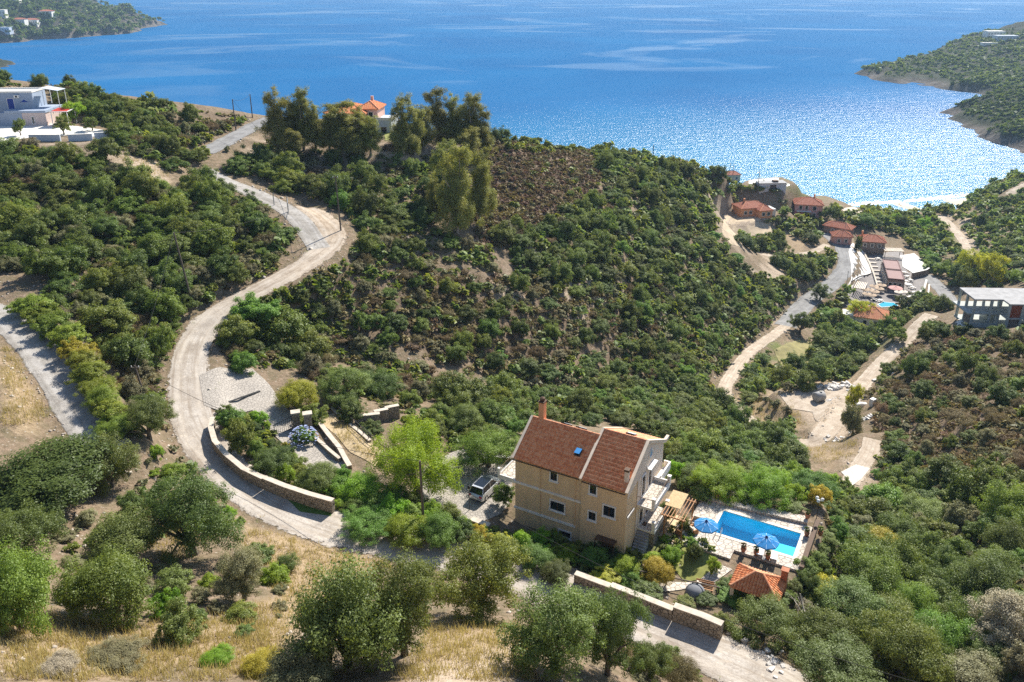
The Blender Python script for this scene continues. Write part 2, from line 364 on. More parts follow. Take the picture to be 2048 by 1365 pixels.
def ground(u, v):
    "the spot on the land that shows at this column and row of the photograph"
    a = (u-CX)/FPX; b = (CY-v)/FPX; dx, dy, dz = a, CP+b*SP, -SP+b*CP
    t = np.arange(22, 560, 0.4); x = dx*t; y = dy*t; z = CAM_H+dz*t
    hit = np.where(z < np.maximum(height(x, y), 0))[0]
    if len(hit) == 0: t0 = -CAM_H/dz
    else:
        k = hit[0]; lo, hi = t[max(k-1, 0)], t[k]
        for _ in range(18):
            m = (lo+hi)/2
            if CAM_H+dz*m < max(float(height(dx*m, dy*m)), 0): hi = m
            else: lo = m
        t0 = hi
    return Vector((dx*t0, dy*t0, max(float(height(dx*t0, dy*t0)), 0.0)))
def gz(x, y): return float(height(x, y))
def mpp(p):
    "metres per (2048-wide) photo pixel at p"
    return float(proj(p[0], p[1], p[2])[2])/FPX
UU, VV, _z = proj(GX, GY, Hh)

# land cover in photo outline -> weights on the ground sheet
COVER = {
 'dry': [[(0,1190),(150,1230),(330,1240),(560,1200),(470,1080),(490,1050),(700,1090),(800,1110),(700,1180),(600,1260),(520,1365),(0,1365)], [(0,690),(40,720),(90,830),(60,850),(0,850)], [(860,1240),(1030,1250),(1060,1365),(820,1365)],
   [(240,300),(330,320),(340,370),(290,380),(230,350)], [(1500,760),(1620,740),(1720,680),(1740,700),(1690,770),(1600,770),(1560,790)], [(1480,820),(1590,800),(1600,860),(1560,880),(1490,840)], [(1610,890),(1700,880),(1740,920),(1640,920)], [(640,830),(700,850),(760,900),(700,920)],
   [(1960,1060),(2040,1060),(2048,1130),(1980,1120)], [(1640,1180),(1700,1200),(1660,1300),(1600,1260)], [(1830,1080),(1900,1060),(1880,1120)], [(650,320),(740,310),(740,350),(670,360)], [(1560,450),(1640,450),(1640,490),(1560,510)], [(1870,420),(2000,430),(1990,470),(1920,470)]],
 'bare': [[(1445,425),(1530,430),(1545,460),(1500,470),(1470,500),(1440,470)], [(1545,790),(1600,770),(1690,770),(1690,850),(1640,880),(1600,830)], [(60,280),(230,290),(330,310),(330,370),(280,360),(200,310),(60,300)], [(820,1310),(1050,1320),(1060,1365),(800,1365)],
   [(300,500),(420,470),(420,560),(330,530)], [(960,560),(1010,530),(1050,600),(1000,620)], [(1110,560),(1250,560),(1250,620),(1140,640)], [(1560,700),(1640,680),(1640,720),(1560,740)], [(1680,690),(1710,700),(1700,720),(1670,715)], [(1690,920),(1740,930),(1720,980),(1680,970)], [(1400,380),(1470,400),(1440,440),(1400,430)], [(1900,430),(1960,430),(1960,520),(1930,520)], [(500,290),(980,300),(970,330),(500,320)], [(1440,560),(1590,500),(1560,620),(1540,640)]],
 'heath': [[(965,285),(1130,288),(1200,330),(1190,390),(1060,455),(1000,500),(950,470)], [(640,560),(820,520),(1060,560),(1290,600),(1300,700),(1150,790),(850,700),(690,640)], [(1750,760),(2048,740),(2048,900),(1980,960),(1900,980),(1780,900)], [(0,430),(120,480),(100,540),(0,520)], [(200,160),(500,230),(480,270),(250,230)], [(1880,650),(2048,660),(2048,720),(1850,720)]],
 'green': [[(1540,690),(1620,690),(1620,740),(1540,740)], [(1700,670),(1790,670),(1780,690),(1710,690)], [(560,985),(640,1000),(660,1025),(600,1020)], [(1300,1090),(1400,1060),(1440,1150),(1330,1150)], [(1900,470),(1940,500),(1900,510)], [(760,245),(800,245),(800,275),(765,275)], [(1590,350),(1640,390),(1610,400),(1570,375)]],
}
cov = {}
for k, polys in COVER.items():
    w = np.zeros((NY, NX))
    for poly in polys:
        us = [p[0] for p in poly]; vs = [p[1] for p in poly]
        m = (UU > min(us)-30) & (UU < max(us)+30) & (VV > min(vs)-30) & (VV < max(vs)+30) & (_z > 5)
        if not m.any(): continue
        jit = 46*vnoise(GX[m], GY[m], 4.5, 5)+26*vnoise(GX[m], GY[m], 1.6, 6)
        d = polydist(UU[m]+jit, VV[m]+jit, poly); w[m] = np.maximum(w[m], 1-sstep(-22, 14, d))
    cov[k] = w
def mat_ground():
    m = NT('hill_ground'); p = m.pos()
    n1 = m.noise(p, 0.35, 6, 0.65); n2 = m.noise(p, 2.2, 6, 0.7); n3 = m.noise(p, 9, 4, 0.7)
    soil = m.ramp(n2, [(0.25, (0.15, 0.098, 0.066)), (0.55, (0.31, 0.225, 0.16)), (0.75, (0.44, 0.35, 0.27))])
    scrubg = m.ramp(n1, [(0.35, (0.085, 0.085, 0.04)), (0.6, (0.16, 0.135, 0.08))])
    c = m.mix(m.ramp(m.noise(p, 0.9, 4), [(0.35, 0.15), (0.65, 0.75)]), soil, scrubg)
    dry = m.ramp(n2, [(0.25, (0.22, 0.155, 0.095)), (0.55, (0.38, 0.285, 0.18)), (0.8, (0.50, 0.40, 0.27))])
    bare = m.ramp(n2, [(0.2, (0.26, 0.19, 0.135)), (0.5, (0.44, 0.35, 0.26)), (0.8, (0.58, 0.5, 0.41))])
    heath = m.ramp(n2, [(0.25, (0.10, 0.07, 0.05)), (0.5, (0.19, 0.14, 0.095)), (0.75, (0.31, 0.24, 0.17))])
    green = m.ramp(n2, [(0.3, (0.085, 0.12, 0.03)), (0.7, (0.2, 0.22, 0.07))])
    for nm, cc in (('heath', heath), ('dry', dry), ('bare', bare), ('green', green)):
        c = m.mix(m.attr('cover_'+nm).outputs['Fac'], c, cc)
    rock = m.voro(p, 1.7).outputs['Distance']
    st = m.math('LESS_THAN', rock, m.math('MULTIPLY', m.noise(p, 0.25, 3), 0.26))
    c = m.mix(m.math('MULTIPLY', st, 0.65), c, (0.47, 0.43, 0.37))
    h = m.math('ADD', m.math('MULTIPLY', n2, 0.7), m.math('MULTIPLY', n3, 0.3))
    m.pbr(c, 0.95, 0.1, 0, m.bump(h, 0.9, 0.35)); return m.m
V = np.stack([GX.ravel(), GY.ravel(), Hh.ravel()], 1)
ii = (np.arange(NY-1)[:, None]*NX+np.arange(NX-1)[None, :]).ravel()
Fq = np.stack([ii, ii+1, ii+1+NX, ii+NX], 1)
hill = obj('hillside', np_mesh('hillside', V, Fq, mat_ground(), {'cover_'+k: w.ravel() for k, w in cov.items()}, smooth=True))
tag(hill, 'scrub-covered brown hillside above the bay', kind='structure')

# ------------------------------------------------------------------ roads: sheets draped on the graded bed
def mat_track(name, lo, mid, hi, rut, sc=1.0, rag=0.75, pale=None):
    m = NT(name); p = m.pos(); e = m.attr('across').outputs['Fac']; al = m.attr('along').outputs['Fac']
    n = m.noise(p, 0.5*sc, 6, 0.65); n2 = m.noise(p, 5*sc, 5, 0.7); f = m.math('ADD', m.math('MULTIPLY', n, 0.45), m.math('MULTIPLY', n2, 0.55))
    c = m.ramp(f, [(0.39, [x*0.82 for x in lo]), (0.5, mid), (0.62, hi)])
    # wheel ruts run with the road
    w = m.math('ABSOLUTE', m.math('SUBTRACT', m.math('ABSOLUTE', m.math('ADD', e, m.math('MULTIPLY', m.math('SUBTRACT', m.noise(p, 0.22, 3), 0.5), 0.5))), 0.42))
    rt = m.ramp(w, [(0.02, 1.0), (0.2, 0.0)]); rt = m.math('MULTIPLY', rt, m.ramp(m.noise(p, 0.9, 4), [(0.35, 0.15), (0.6, 0.8)]))
    if pale:   # crushed limestone was spread on the lower stretch
        c = m.mix(m.ramp(m.math('ADD', m.math('DIVIDE', al, 400.0), m.math('MULTIPLY', m.noise(p, 0.1, 3), 0.12)), [(pale, 0.6), (pale+0.1, 0.0)]), c, m.ramp(f, [(0.34, (0.36, 0.335, 0.31)), (0.5, (0.47, 0.45, 0.42)), (0.66, (0.57, 0.55, 0.52))]))
    big = m.noise(p, 0.16, 5, 0.7); c = m.mix(m.ramp(big, [(0.45, 0.0), (0.68, 0.55)]), c, [x*0.66 for x in lo])
    pt = m.noise(p, 1.3, 6, 0.75); c = m.mix(m.ramp(pt, [(0.56, 0.0), (0.66, 0.5)]), c, [min(1, x*1.25) for x in hi])
    cb = m.n('ShaderNodeCombineXYZ'); m.l(m.math('MULTIPLY', al, 0.09), cb.inputs[0]); m.l(m.math('MULTIPLY', e, 5.0), cb.inputs[1])
    sk = m.noise(cb.outputs[0], 1.0, 5, 0.65); c = m.mix(m.ramp(sk, [(0.38, 0.5), (0.52, 0.0)]), c, [x*0.72 for x in lo])
    c = m.mix(m.math('MULTIPLY', rt, 0.75), c, rut)
    nd = m.pbr(c, 0.9, 0.15, 0, m.bump(m.math('ADD', n2, m.math('MULTIPLY', rt, -0.5)), 0.6, 0.08))
    ed = m.math('ADD', m.math('ABSOLUTE', e), m.math('MULTIPLY', m.math('SUBTRACT', m.noise(p, 0.8, 6, 0.7), 0.5), rag))
    al_ = m.ramp(ed, [(0.80, 0.0), (0.86, 1.0)]); tr = m.n('ShaderNodeBsdfTransparent'); mx = m.n('ShaderNodeMixShader')
    m.l(al_, mx.inputs[0]); m.l(nd.outputs[0], mx.inputs[1]); m.l(tr.outputs[0], mx.inputs[2]); m.l(mx.outputs[0], m.out.inputs['Surface']); return m.m
M_DIRT = mat_track('dirt_road_surface', (0.31, 0.235, 0.165), (0.44, 0.355, 0.265), (0.55, 0.47, 0.375), (0.52, 0.46, 0.385), pale=0.27)
M_TRACK = mat_track('earth_track_surface', (0.35, 0.275, 0.20), (0.48, 0.40, 0.315), (0.58, 0.51, 0.42), (0.38, 0.30, 0.225))
M_CONC = mat_track('rough_concrete_lane', (0.27, 0.245, 0.215), (0.37, 0.345, 0.31), (0.48, 0.455, 0.42), (0.44, 0.42, 0.40), 1.4, 0.25)
M_ASPH = mat_track('worn_asphalt', (0.21, 0.205, 0.2), (0.27, 0.265, 0.26), (0.34, 0.335, 0.325), (0.3, 0.295, 0.285), 1.0, 0.3)
RMAT = {'dirt_road': M_DIRT, 'concrete_drive': M_CONC, 'ridge_road': M_ASPH, 'concrete_lane': M_CONC, 'valley_road': M_ASPH, 'hamlet_road': M_ASPH}
RLABEL = {'dirt_road': 'pale gravel road curving round the villa and up the hill', 'concrete_drive': 'concrete drive climbing through the wire gate', 'ridge_road': 'asphalt road on the ridge by the eucalyptus trees', 'concrete_lane': 'steep concrete lane beside the lime hedge',
 'valley_road': 'grey asphalt road beside the restaurant', 'hamlet_road': 'asphalt road below the restaurant terrace', 'dirt_track': 'dirt track looping past the cleared lot', 'earth_track': 'earth track round the cleared knoll', 'field_path': 'sandy path through the olive field', 'gully_path': 'stony path in the gully', 'hillside_road': 'road on the slope above the beach'}
for k, (rn, R) in enumerate(road_pts.items()):
    hw = ROADS[rn][1]/2*1.14; n = len(R); T = np.gradient(R[:, :2], axis=0); T /= np.linalg.norm(T, axis=1)[:, None]; N = np.stack([-T[:, 1], T[:, 0]], 1)
    cols = np.linspace(-1, 1, 9); s = np.arange(n)*0.9
    VV_, ac, al = [], [], []
    for c in cols:
        wob = hw*(1+0.16*(vnoise(s, s*0+c*30+k*7, 3.0, 11+k)*2)*(abs(c) > 0.9))
        xy = R[:, :2]+N*(c*wob)[:, None]
        z = np.maximum(height(xy[:, 0], xy[:, 1]), R[:, 2]-0.3)+0.07+0.012*(k % 3)-0.11*(abs(c) > 0.9)
        VV_.append(np.column_stack([xy, z])); ac.append(np.full(n, c)); al.append(s)
    Vr = np.concatenate(VV_); idx = (np.arange(8)[:, None]*n+np.arange(n-1)[None]).ravel()
    me = np_mesh(rn, Vr, np.stack([idx, idx+1, idx+1+n, idx+n], 1), RMAT.get(rn, M_TRACK), {'across': np.concatenate(ac), 'along': np.concatenate(al)}, smooth=True)
    tag(obj(rn, me), RLABEL[rn], kind='structure')
# ------------------------------------------------------------------ sea
def mat_sea():
    m = NT('sea_water'); p = m.pos()
    sep = m.n('ShaderNodeSeparateXYZ'); m.l(p, sep.inputs[0])
    # shallow turquoise water over the sand of the bay
    d = m.n('ShaderNodeVectorMath'); d.operation = 'DISTANCE'; m.l(p, d.inputs[0]); d.inputs[1].default_value = (150, 385, 0)
    sh = m.ramp(m.math('DIVIDE', d.outputs['Value'], 420.0), [(0.05, 1.0), (0.85, 0.0)])
    deep = m.ramp(m.noise(p, 0.004, 4, 0.6), [(0.3, (0.003, 0.092, 0.255)), (0.7, (0.007, 0.128, 0.315))])
    c = m.mix(m.math('MULTIPLY', sh, 0.5), deep, (0.025, 0.27, 0.38))
    # calm slicks lie as long streaks on the water
    st = m.noise(m.scale(p, (0.0021, 0.0040, 1)), 1.0, 6, 0.55, 1.6)
    slick = m.ramp(st, [(0.55, 0.0), (0.63, 1.0)])
    far = m.ramp(m.math('DIVIDE', sep.outputs['Y'], 2000.0), [(0.28, 0.0), (0.6, 1.0)])
    slick = m.math('MULTIPLY', slick, far)
    w1 = m.noise(m.scale(p, (0.62, 0.42, 1)), 1.0, 3, 0.7); w2 = m.noise(m.scale(p, (0.09, 0.16, 1)), 1.0, 3, 0.5)
    h = m.math('ADD', m.math('MULTIPLY', w1, 1.15), m.math('MULTIPLY', w2, 1.1))
    h = m.math('MULTIPLY', h, m.math('SUBTRACT', 1.0, m.math('MULTIPLY', slick, 0.8)))
    # ripples too small to see singly far out count as roughness there
    lod = m.ramp(m.math('DIVIDE', sep.outputs['Y'], 1000.0), [(0.36, 0.0), (0.95, 1.0)])
    h = m.math('MULTIPLY', h, m.math('SUBTRACT', 1.0, m.math('MULTIPLY', lod, 0.82)))
    nb = m.n('ShaderNodeBump'); nb.inputs['Distance'].default_value = 1.0; nb.inputs['Strength'].default_value = 1.0; m.l(h, nb.inputs['Height'])
    # a wavy surface never mirrors the horizon fully: the wave slopes cap the grazing reflectance
    df = m.n('ShaderNodeBsdfDiffuse'); m.l(c, df.inputs['Color']); gl = m.n('ShaderNodeBsdfGlossy'); m.l(m.math('ADD', 0.3, m.math('MULTIPLY', lod, 0.05)), gl.inputs['Roughness']); gl.distribution = 'BECKMANN'; m.l(nb.outputs[0], gl.inputs['Normal'])
    fr = m.n('ShaderNodeFresnel'); fr.inputs['IOR'].default_value = 1.33; m.l(nb.outputs[0], fr.inputs['Normal'])
    cap = m.math('ADD', m.math('SUBTRACT', 0.13, m.math('MULTIPLY', lod, 0.075)), m.math('MULTIPLY', slick, 0.30))
    k = m.math('MINIMUM', m.math('MULTIPLY', fr.outputs[0], 1.6), cap); mx = m.n('ShaderNodeMixShader'); m.l(k, mx.inputs[0]); m.l(df.outputs[0], mx.inputs[1]); m.l(gl.outputs[0], mx.inputs[2]); m.l(mx.outputs[0], m.out.inputs['Surface'])
    return m.m
bm = MB(); S = 9000
bm.add([(-S, -400, 0), (S, -400, 0), (S, 12000, 0), (-S, 12000, 0)], [(0, 1, 2, 3)])
tag(bm.build('sea', mat_sea()), 'blue bay with sun glitter', kind='structure')

# ------------------------------------------------------------------ far headlands
def mat_head():
    m = NT('headland_ground'); p = m.pos(); rock = m.attr('rock').outputs['Fac']
    n = m.noise(p, 0.045, 6, 0.65); n2 = m.noise(p, 0.2, 5, 0.7)
    c = m.ramp(n, [(0.38, (0.022, 0.028, 0.015)), (0.56, (0.042, 0.044, 0.025)), (0.74, (0.11, 0.09, 0.062))])
    c = m.mix(m.ramp(n2, [(0.4, 0.0), (0.62, 0.8)]), c, (0.045, 0.055, 0.025))
    r = m.ramp(n2, [(0.3, (0.065, 0.055, 0.046)), (0.6, (0.15, 0.13, 0.112)), (0.78, (0.27, 0.245, 0.215))])
    c = m.mix(rock, c, r); m.pbr(c, 0.95, 0.1, 0, m.bump(n2, 0.8, 2.0)); return m.m
M_HEAD = mat_head()
def headland(name, outline, crest, step, label, seed):
    "outline: shoreline polygon (x,y); crest: list of (x,y,z) summits carried on a smooth field that falls to the shore"
    o = np.array(outline, float); xs = np.arange(o[:, 0].min()-step, o[:, 0].max()+step*2, step); ys = np.arange(o[:, 1].min()-step, o[:, 1].max()+step*2, step)
    X, Y = np.meshgrid(xs, ys)
    jx = vnoise(X, Y, step*5, seed)*step*5+vnoise(X, Y, step*1.7, seed+9)*step*1.6
    d = -polydist(X+jx, Y+jx*0.6, outline)
    c = np.array(crest, float); w = 1/((X[..., None]-c[:, 0])**2+(Y[..., None]-c[:, 1])**2+400.)**1.3; top = (w*c[:, 2]).sum(-1)/w.sum(-1)
    reach = c[:, 3].mean()
    cl = np.clip(d, 0, 14)*(0.35+0.9*np.clip(vnoise(X, Y, 40, seed+5)+.35, 0, 1)); Z = top*(1-np.exp(-np.maximum(d, 0)/reach))+cl*np.clip(top/40, .2, 1)+np.minimum(d, 0)*0.35
    rough = np.clip(d/30, 0, 1); Z += (vnoise(X, Y, 60, seed+1)*14+vnoise(X, Y, 22, seed+2)*8+vnoise(X, Y, 8, seed+3)*3.5)*rough*np.clip(top/45, .3, 1)
    rock = np.clip(1.2-np.abs(d)/(reach*0.4)+vnoise(X, Y, 25, seed+6)*1.2, 0, 1)
    ii = (np.arange(len(ys)-1)[:, None]*len(xs)+np.arange(len(xs)-1)[None]).ravel(); n = len(xs)
    F4 = np.stack([ii, ii+1, ii+1+n, ii+n], 1); keep = (Z.ravel()[F4] > -6).any(1)
    me = np_mesh(name, np.stack([X.ravel(), Y.ravel(), Z.ravel()], 1), F4[keep], M_HEAD, {'rock': rock.ravel()}, smooth=True)
    tag(obj(name, me), label, kind='structure')
    return xs, ys, Z
def seap(u, v): return pix(u, v, 0.0)[:2]
def hsample(H3, x, y):
    xs, ys, Z = H3; i = int(np.clip(np.searchsorted(xs, x)-1, 0, len(xs)-2)); j = int(np.clip(np.searchsorted(ys, y)-1, 0, len(ys)-2))
    return float(Z[j, i])
def hray(H3, u, v):
    a = (u-CX)/FPX; b = (CY-v)/FPX; dx, dy, dz = a, CP+b*SP, -SP+b*CP
    for t in np.arange(300, 4200, 3.0):
        x, y, z = dx*t, dy*t, CAM_H+dz*t
        if H3[0][0] < x < H3[0][-1] and H3[1][0] < y < H3[1][-1] and z < hsample(H3, x, y): return Vector((x, y, hsample(H3, x, y)))
    p = pix(u, v, 5.0); return Vector(p)
HL = headland('headland_village', [seap(330, 50), seap(270, 63), seap(215, 70), seap(140, 76), seap(60, 82), seap(0, 87), seap(-150, 92), (-1800, 1300), (-1900, 2800), (-1400, 2900), (-1060, 2250), (-880, 2000)],
   [(-1050, 1800, 74, 150), (-800, 1830, 50, 150), (-1250, 2200, 110, 150), (-1080, 2200, 100, 150), (-1500, 1800, 90, 150)], 9, 'far headland with pale houses across the bay', 21)
HB = headland('headland_cape', [seap(1703, 149), seap(1760, 158), seap(1850, 172), seap(1960, 190), seap(2048, 196), (720, 720), (1150, 900), (1150, 1400), (720, 1260), seap(1870, 112), seap(1800, 130), seap(1725, 141)],
   [(470, 915, 5, 30), (530, 925, 13, 30), (590, 940, 24, 30), (680, 970, 34, 30), (800, 1010, 44, 30), (950, 1050, 50, 30)], 5, 'rocky cape on the far side of the bay', 31)
HA = headland('headland_point', [seap(1885, 224), seap(1925, 250), seap(1962, 272), seap(2000, 286), seap(2048, 305), seap(2150, 320), (420, 520), (700, 620), (700, 760), (480, 730), seap(1960, 205), seap(1920, 214)],
   [(335, 650, 4, 17), (375, 640, 10, 17), (420, 640, 18, 17), (480, 650, 27, 17), (600, 680, 36, 17)], 3.2, 'shaded rocky point nearer on the right', 41)
RK = headland('shore_rock', [seap(-30, 118), seap(14, 124), seap(22, 128), seap(10, 134), seap(-30, 138)], [(-640, 1010, 5, 8)], 2.2, 'pale rocks off the shore', 51)
# ------------------------------------------------------------------ shared building materials
def mat_stone(name, lo, hi, joint, sc=3.2):
    m = NT(name); p = m.pos(); v = m.voro(p, sc); e = m.voro(p, sc, 'DISTANCE_TO_EDGE')
    sp = m.n('ShaderNodeSeparateColor'); m.l(v.outputs['Color'], sp.inputs[0])
    c = m.mix(m.math('ADD', m.math('MULTIPLY', sp.outputs[0], 0.6), m.math('MULTIPLY', m.noise(p, 0.8, 4), 0.4)), lo, hi)
    ed = m.ramp(e.outputs['Distance'], [(0.02, 0.0), (0.07, 1.0)])
    c = m.mix(ed, joint, c); m.pbr(c, 0.9, 0.15, 0, m.bump(m.math('ADD', ed, m.math('MULTIPLY', m.noise(p, 14, 4), 0.4)), 0.9, 0.05)); return m.m
M_WALLSTONE = mat_stone('dry_laid_stone', (0.27, 0.22, 0.165), (0.44, 0.37, 0.29), (0.10, 0.085, 0.065))
M_PAVE = mat_stone('crazy_paving', (0.50, 0.44, 0.37), (0.68, 0.61, 0.53), (0.38, 0.33, 0.275), 2.0)
M_COBBLE = mat_stone('cobbled_concrete', (0.35, 0.315, 0.275), (0.44, 0.40, 0.35), (0.315, 0.285, 0.25), 2.6)
M_COPING = plain('coping_slab', (0.55, 0.48, 0.39), 0.85, 0.22, 1.6, 0.01)
M_TRAV = plain('travertine_coping', (0.70, 0.61, 0.50), 0.7, 0.1, 1.2)
def mat_stucco(name, col, stain=0.25):
    m = NT(name); p = m.pos(); n = m.noise(m.scale(p, (1.4, 1.4, 0.35)), 1.0, 6, 0.65); n2 = m.noise(p, 0.5, 4)
    c = m.ramp(m.math('ADD', m.math('MULTIPLY', n, 0.6), m.math('MULTIPLY', n2, 0.4)), [(0.32, [x*(1-stain) for x in col]), (0.52, col), (0.72, [min(1, x*1.08) for x in col])])
    m.pbr(c, 0.88, 0.2, 0, m.bump(m.noise(p, 40, 3), 0.3, 0.01)); return m.m
M_TAN = mat_stucco('tan_stucco', (0.72, 0.53, 0.325), 0.16)
M_WHITE = mat_stucco('white_plaster', (0.80, 0.77, 0.72), 0.14)
M_GABLE = mat_stucco('pale_plaster', (0.74, 0.62, 0.50), 0.14)
M_VERGE = plain('verge_stone_coping', (0.66, 0.55, 0.43), .85, .15, 1.5)
M_ORANGE = mat_stucco('orange_stucco', (0.72, 0.36, 0.19), 0.15)
M_PINK = mat_stucco('pink_stucco', (0.62, 0.36, 0.32), 0.15)
def mat_tile(name, a, b, c3):
    m = NT(name); p = m.pos(); n = m.noise(p, 3.5, 5, 0.7); v = m.voro(p, 4.2); sp = m.n('ShaderNodeSeparateColor'); m.l(v.outputs['Color'], sp.inputs[0])
    c = m.ramp(m.math('ADD', m.math('MULTIPLY', n, 0.5), m.math('MULTIPLY', sp.outputs[0], 0.5)), [(0.25, a), (0.5, b), (0.78, c3)])
    m.pbr(c, 0.8, 0.2, 0, m.bump(n, 0.3, 0.01)); return m.m
M_TILE = mat_tile('terracotta_tiles', (0.66, 0.215, 0.09), (0.78, 0.30, 0.13), (0.84, 0.40, 0.20))
M_TILE2 = mat_tile('light_terracotta_tiles', (0.55, 0.21, 0.11), (0.66, 0.29, 0.155), (0.74, 0.38, 0.22))
def mat_glass(name, col=(0.012, 0.016, 0.022), rough=0.08):
    m = NT(name); m.pbr(col, rough, 0.6, 0); return m.m
M_GLASS = mat_glass('dark_window_glass')
M_FRAME = plain('white_window_frame', (0.75, 0.73, 0.70), 0.6, 0.05)
M_DARKWOOD = plain('dark_wood', (0.10, 0.055, 0.03), 0.7, 0.3, 4.0)
M_WOOD = plain('orange_wood', (0.36, 0.165, 0.055), 0.6, 0.25, 5.0)
M_METAL = plain('dark_metal', (0.05, 0.048, 0.045), 0.5, 0.2, 3.0, 0, 0.5)
M_STEEL = plain('steel', (0.55, 0.55, 0.55), 0.35, 0.1, 3.0, 0, 0.8)
M_CONCRETE = plain('grey_concrete', (0.36, 0.355, 0.35), 0.9, 0.22, 0.7, 0.01)
M_TERRA = plain('terracotta_pot', (0.42, 0.17, 0.09), 0.8, 0.2, 4.0)
M_BLUE = None
def window(parent, name, x0, x1, z0, z1, y, out=-1, axis='y', sill=True, mull=True, pane=None):
    "opening with frame, pane and sill on a wall plane; out = outward sign along axis"
    d = out*0.09; g = out*0.02
    def bx(m, a0, a1, b0, b1, c0, c1):
        c0, c1 = min(c0, c1), max(c0, c1)
        if axis == 'y': m.box(a0, a1, c0, c1, b0, b1)
        else: m.box(c0, c1, a0, a1, b0, b1)
    t = 0.13; fr = MB()
    bx(fr, x0-t, x0, z0-t, z1+t, y, y+d); bx(fr, x1, x1+t, z0-t, z1+t, y, y+d); bx(fr, x0, x1, z1, z1+t, y, y+d); bx(fr, x0, x1, z0-t, z0, y, y+d)
    f = fr.build(name, M_FRAME, parent)
    pm = MB(); bx(pm, x0, x1, z0, z1, y-out*0.01, y+g); pm.build('pane', pane or M_GLASS, f)
    if mull:
        mm = MB(); c = (x0+x1)/2; bx(mm, c-0.03, c+0.03, z0, z1, y+g, y+d*0.6); mm.build('mullion', M_DARKWOOD, f)
    if sill:
        sm = MB(); bx(sm, x0-t-0.06, x1+t+0.06, z0-t-0.08, z0-t-0.004, y, y+d*1.7); sm.build('sill', M_FRAME, f)
    return f
def tile_face(m, O, ex, us, W, rng_of, pitch=0.30, row=0.46, arch=0.045, lift=0.03):
    "barrel tiles laid on the plane through O; ex along the eave, us up the slope; rng_of(x) -> (s0, s1)"
    O = Vector(O); ex = Vector(ex).normalized(); us = Vector(us).normalized(); n = ex.cross(us)
    if n.z < 0: n = -n
    nc = max(1, int(round(W/pitch))); pitch = W/nc
    for i in range(nc):
        xc = (i+0.5)*pitch; s0, s1 = rng_of(xc)
        if s1-s0 < 0.12: continue
        nr = max(1, int(round((s1-s0)/row))); rl = (s1-s0)/nr
        for j in range(nr):
            a, b = s0+j*rl-0.03, s0+(j+1)*rl+0.02; jig = random.uniform(-0.008, 0.008)
            vs = []
            for s_, up in ((a, lift+0.036), (b, lift)):
                for k in range(5):
                    th = math.pi*k/4; vs.append(O+ex*(xc+jig-math.cos(th)*pitch*0.5)+us*s_+n*(up+math.sin(th)*arch-0.02))
            m.add(vs, [(k, k+1, 6+k, 5+k) for k in range(4)]+[(4, 3, 2, 1, 0)])

# ------------------------------------------------------------------ the villa
villa = empty('villa', (VX, VY, 57.0), VYAW, 'tan two-storey villa with red tiled roofs beside the pool', 'house')
L1, LT = 7.34, 11.98
def gable_block(x0, x1, y0, y1, ze, zr, yr, mat, ymats=None):
    m = MB(); m.prism([(x0, y0), (x1, y0), (x1, y1), (x0, y1)], -1.2, ze)
    m.add([(x0, y0, ze), (x1, y0, ze), (x1, y1, ze), (x0, y1, ze), (x0, yr, zr), (x1, yr, zr)], [(0, 1, 5, 4), (2, 3, 4, 5), (0, 4, 3), (1, 2, 5)])
    return m.build('wall', mat, villa)
EZ1, RZ1, R1Y, B1 = 7.85, 10.25, 3.8, 7.6
EZ2, RZ2, R2Y, B2 = 7.95, 10.5, 4.65, 9.6
gable_block(0, L1, 0, B1, EZ1, RZ1, R1Y, M_TAN)
gable_block(L1+0.004, LT, -0.28, B2, EZ2, RZ2, R2Y, M_TAN)
sw = MB(); sw.add([(LT+.01, 2.4, -1), (LT+.01, B2, -1), (LT+.01, B2, EZ2), (LT+.01, R2Y, RZ2), (LT+.01, -0.28, EZ2), (LT+.01, -0.28, EZ2-1.0), (LT+.01, 2.4, EZ2-0.4)], [(0, 1, 2, 3, 4, 5, 6)])
sw.v += [(x+0.05, y, z) for x, y, z in sw.v]; sw.f += [(7, 8, 9, 10, 11, 12, 13)]+[(i, (i+1) % 7, 7+(i+1) % 7, 7+i) for i in range(7)]
tag(sw.build('gable_wall', M_GABLE, villa), 'pale plastered gable wall facing the pool')
def roof(name, x0, x1, ye, ze, yr, zr, yb, zb, oh=0.32):
    s1 = (zr-ze)/(yr-ye); ya, za = ye-oh, ze-oh*s1; s2 = (zr-zb)/(yb-yr); yc, zc = yb+oh, zb-oh*s2
    m = MB(); m.slab([(x0, ya, za+.06), (x1, ya, za+.06), (x1, yr, zr+.06), (x0, yr, zr+.06)], 0.12); m.slab([(x0, yr, zr+.06), (x1, yr, zr+.06), (x1, yc, zc+.06), (x0, yc, zc+.06)], 0.12)
    r = m.build(name, M_TILE, villa); tm = MB(); Lf = math.hypot(yr-ya, zr-za); Lb = math.hypot(yc-yr, zc-zr)
    tile_face(tm, (x0, ya, za+.06), (1, 0, 0), (0, yr-ya, zr-za), x1-x0, lambda x: (0, Lf))
    t = tm.build('roof_tiles', M_TILE, r, True); t['kind'] = 'stuff'
    tb = MB(); tile_face(tb, (x0, yc, zc+.06), (1, 0, 0), (0, yr-yc, zr-zc), x1-x0, lambda x: (0, Lb))
    t = tb.build('roof_tiles', M_TILE2, r, True); t['kind'] = 'stuff'
    rm = MB(); n = int((x1-x0)/0.36)
    for i in range(n):
        a = x0+(x1-x0)*i/n; rm.tube([(a, yr, zr+.07), (a+(x1-x0)/n+.03, yr, zr+.085)], 0.11, 8)
    t = rm.build('ridge_tiles', M_TILE2, r); t['kind'] = 'stuff'
    return r
rf1 = roof('roof', -0.02, L1-0.02, 0, EZ1, R1Y, RZ1, B1, EZ1)
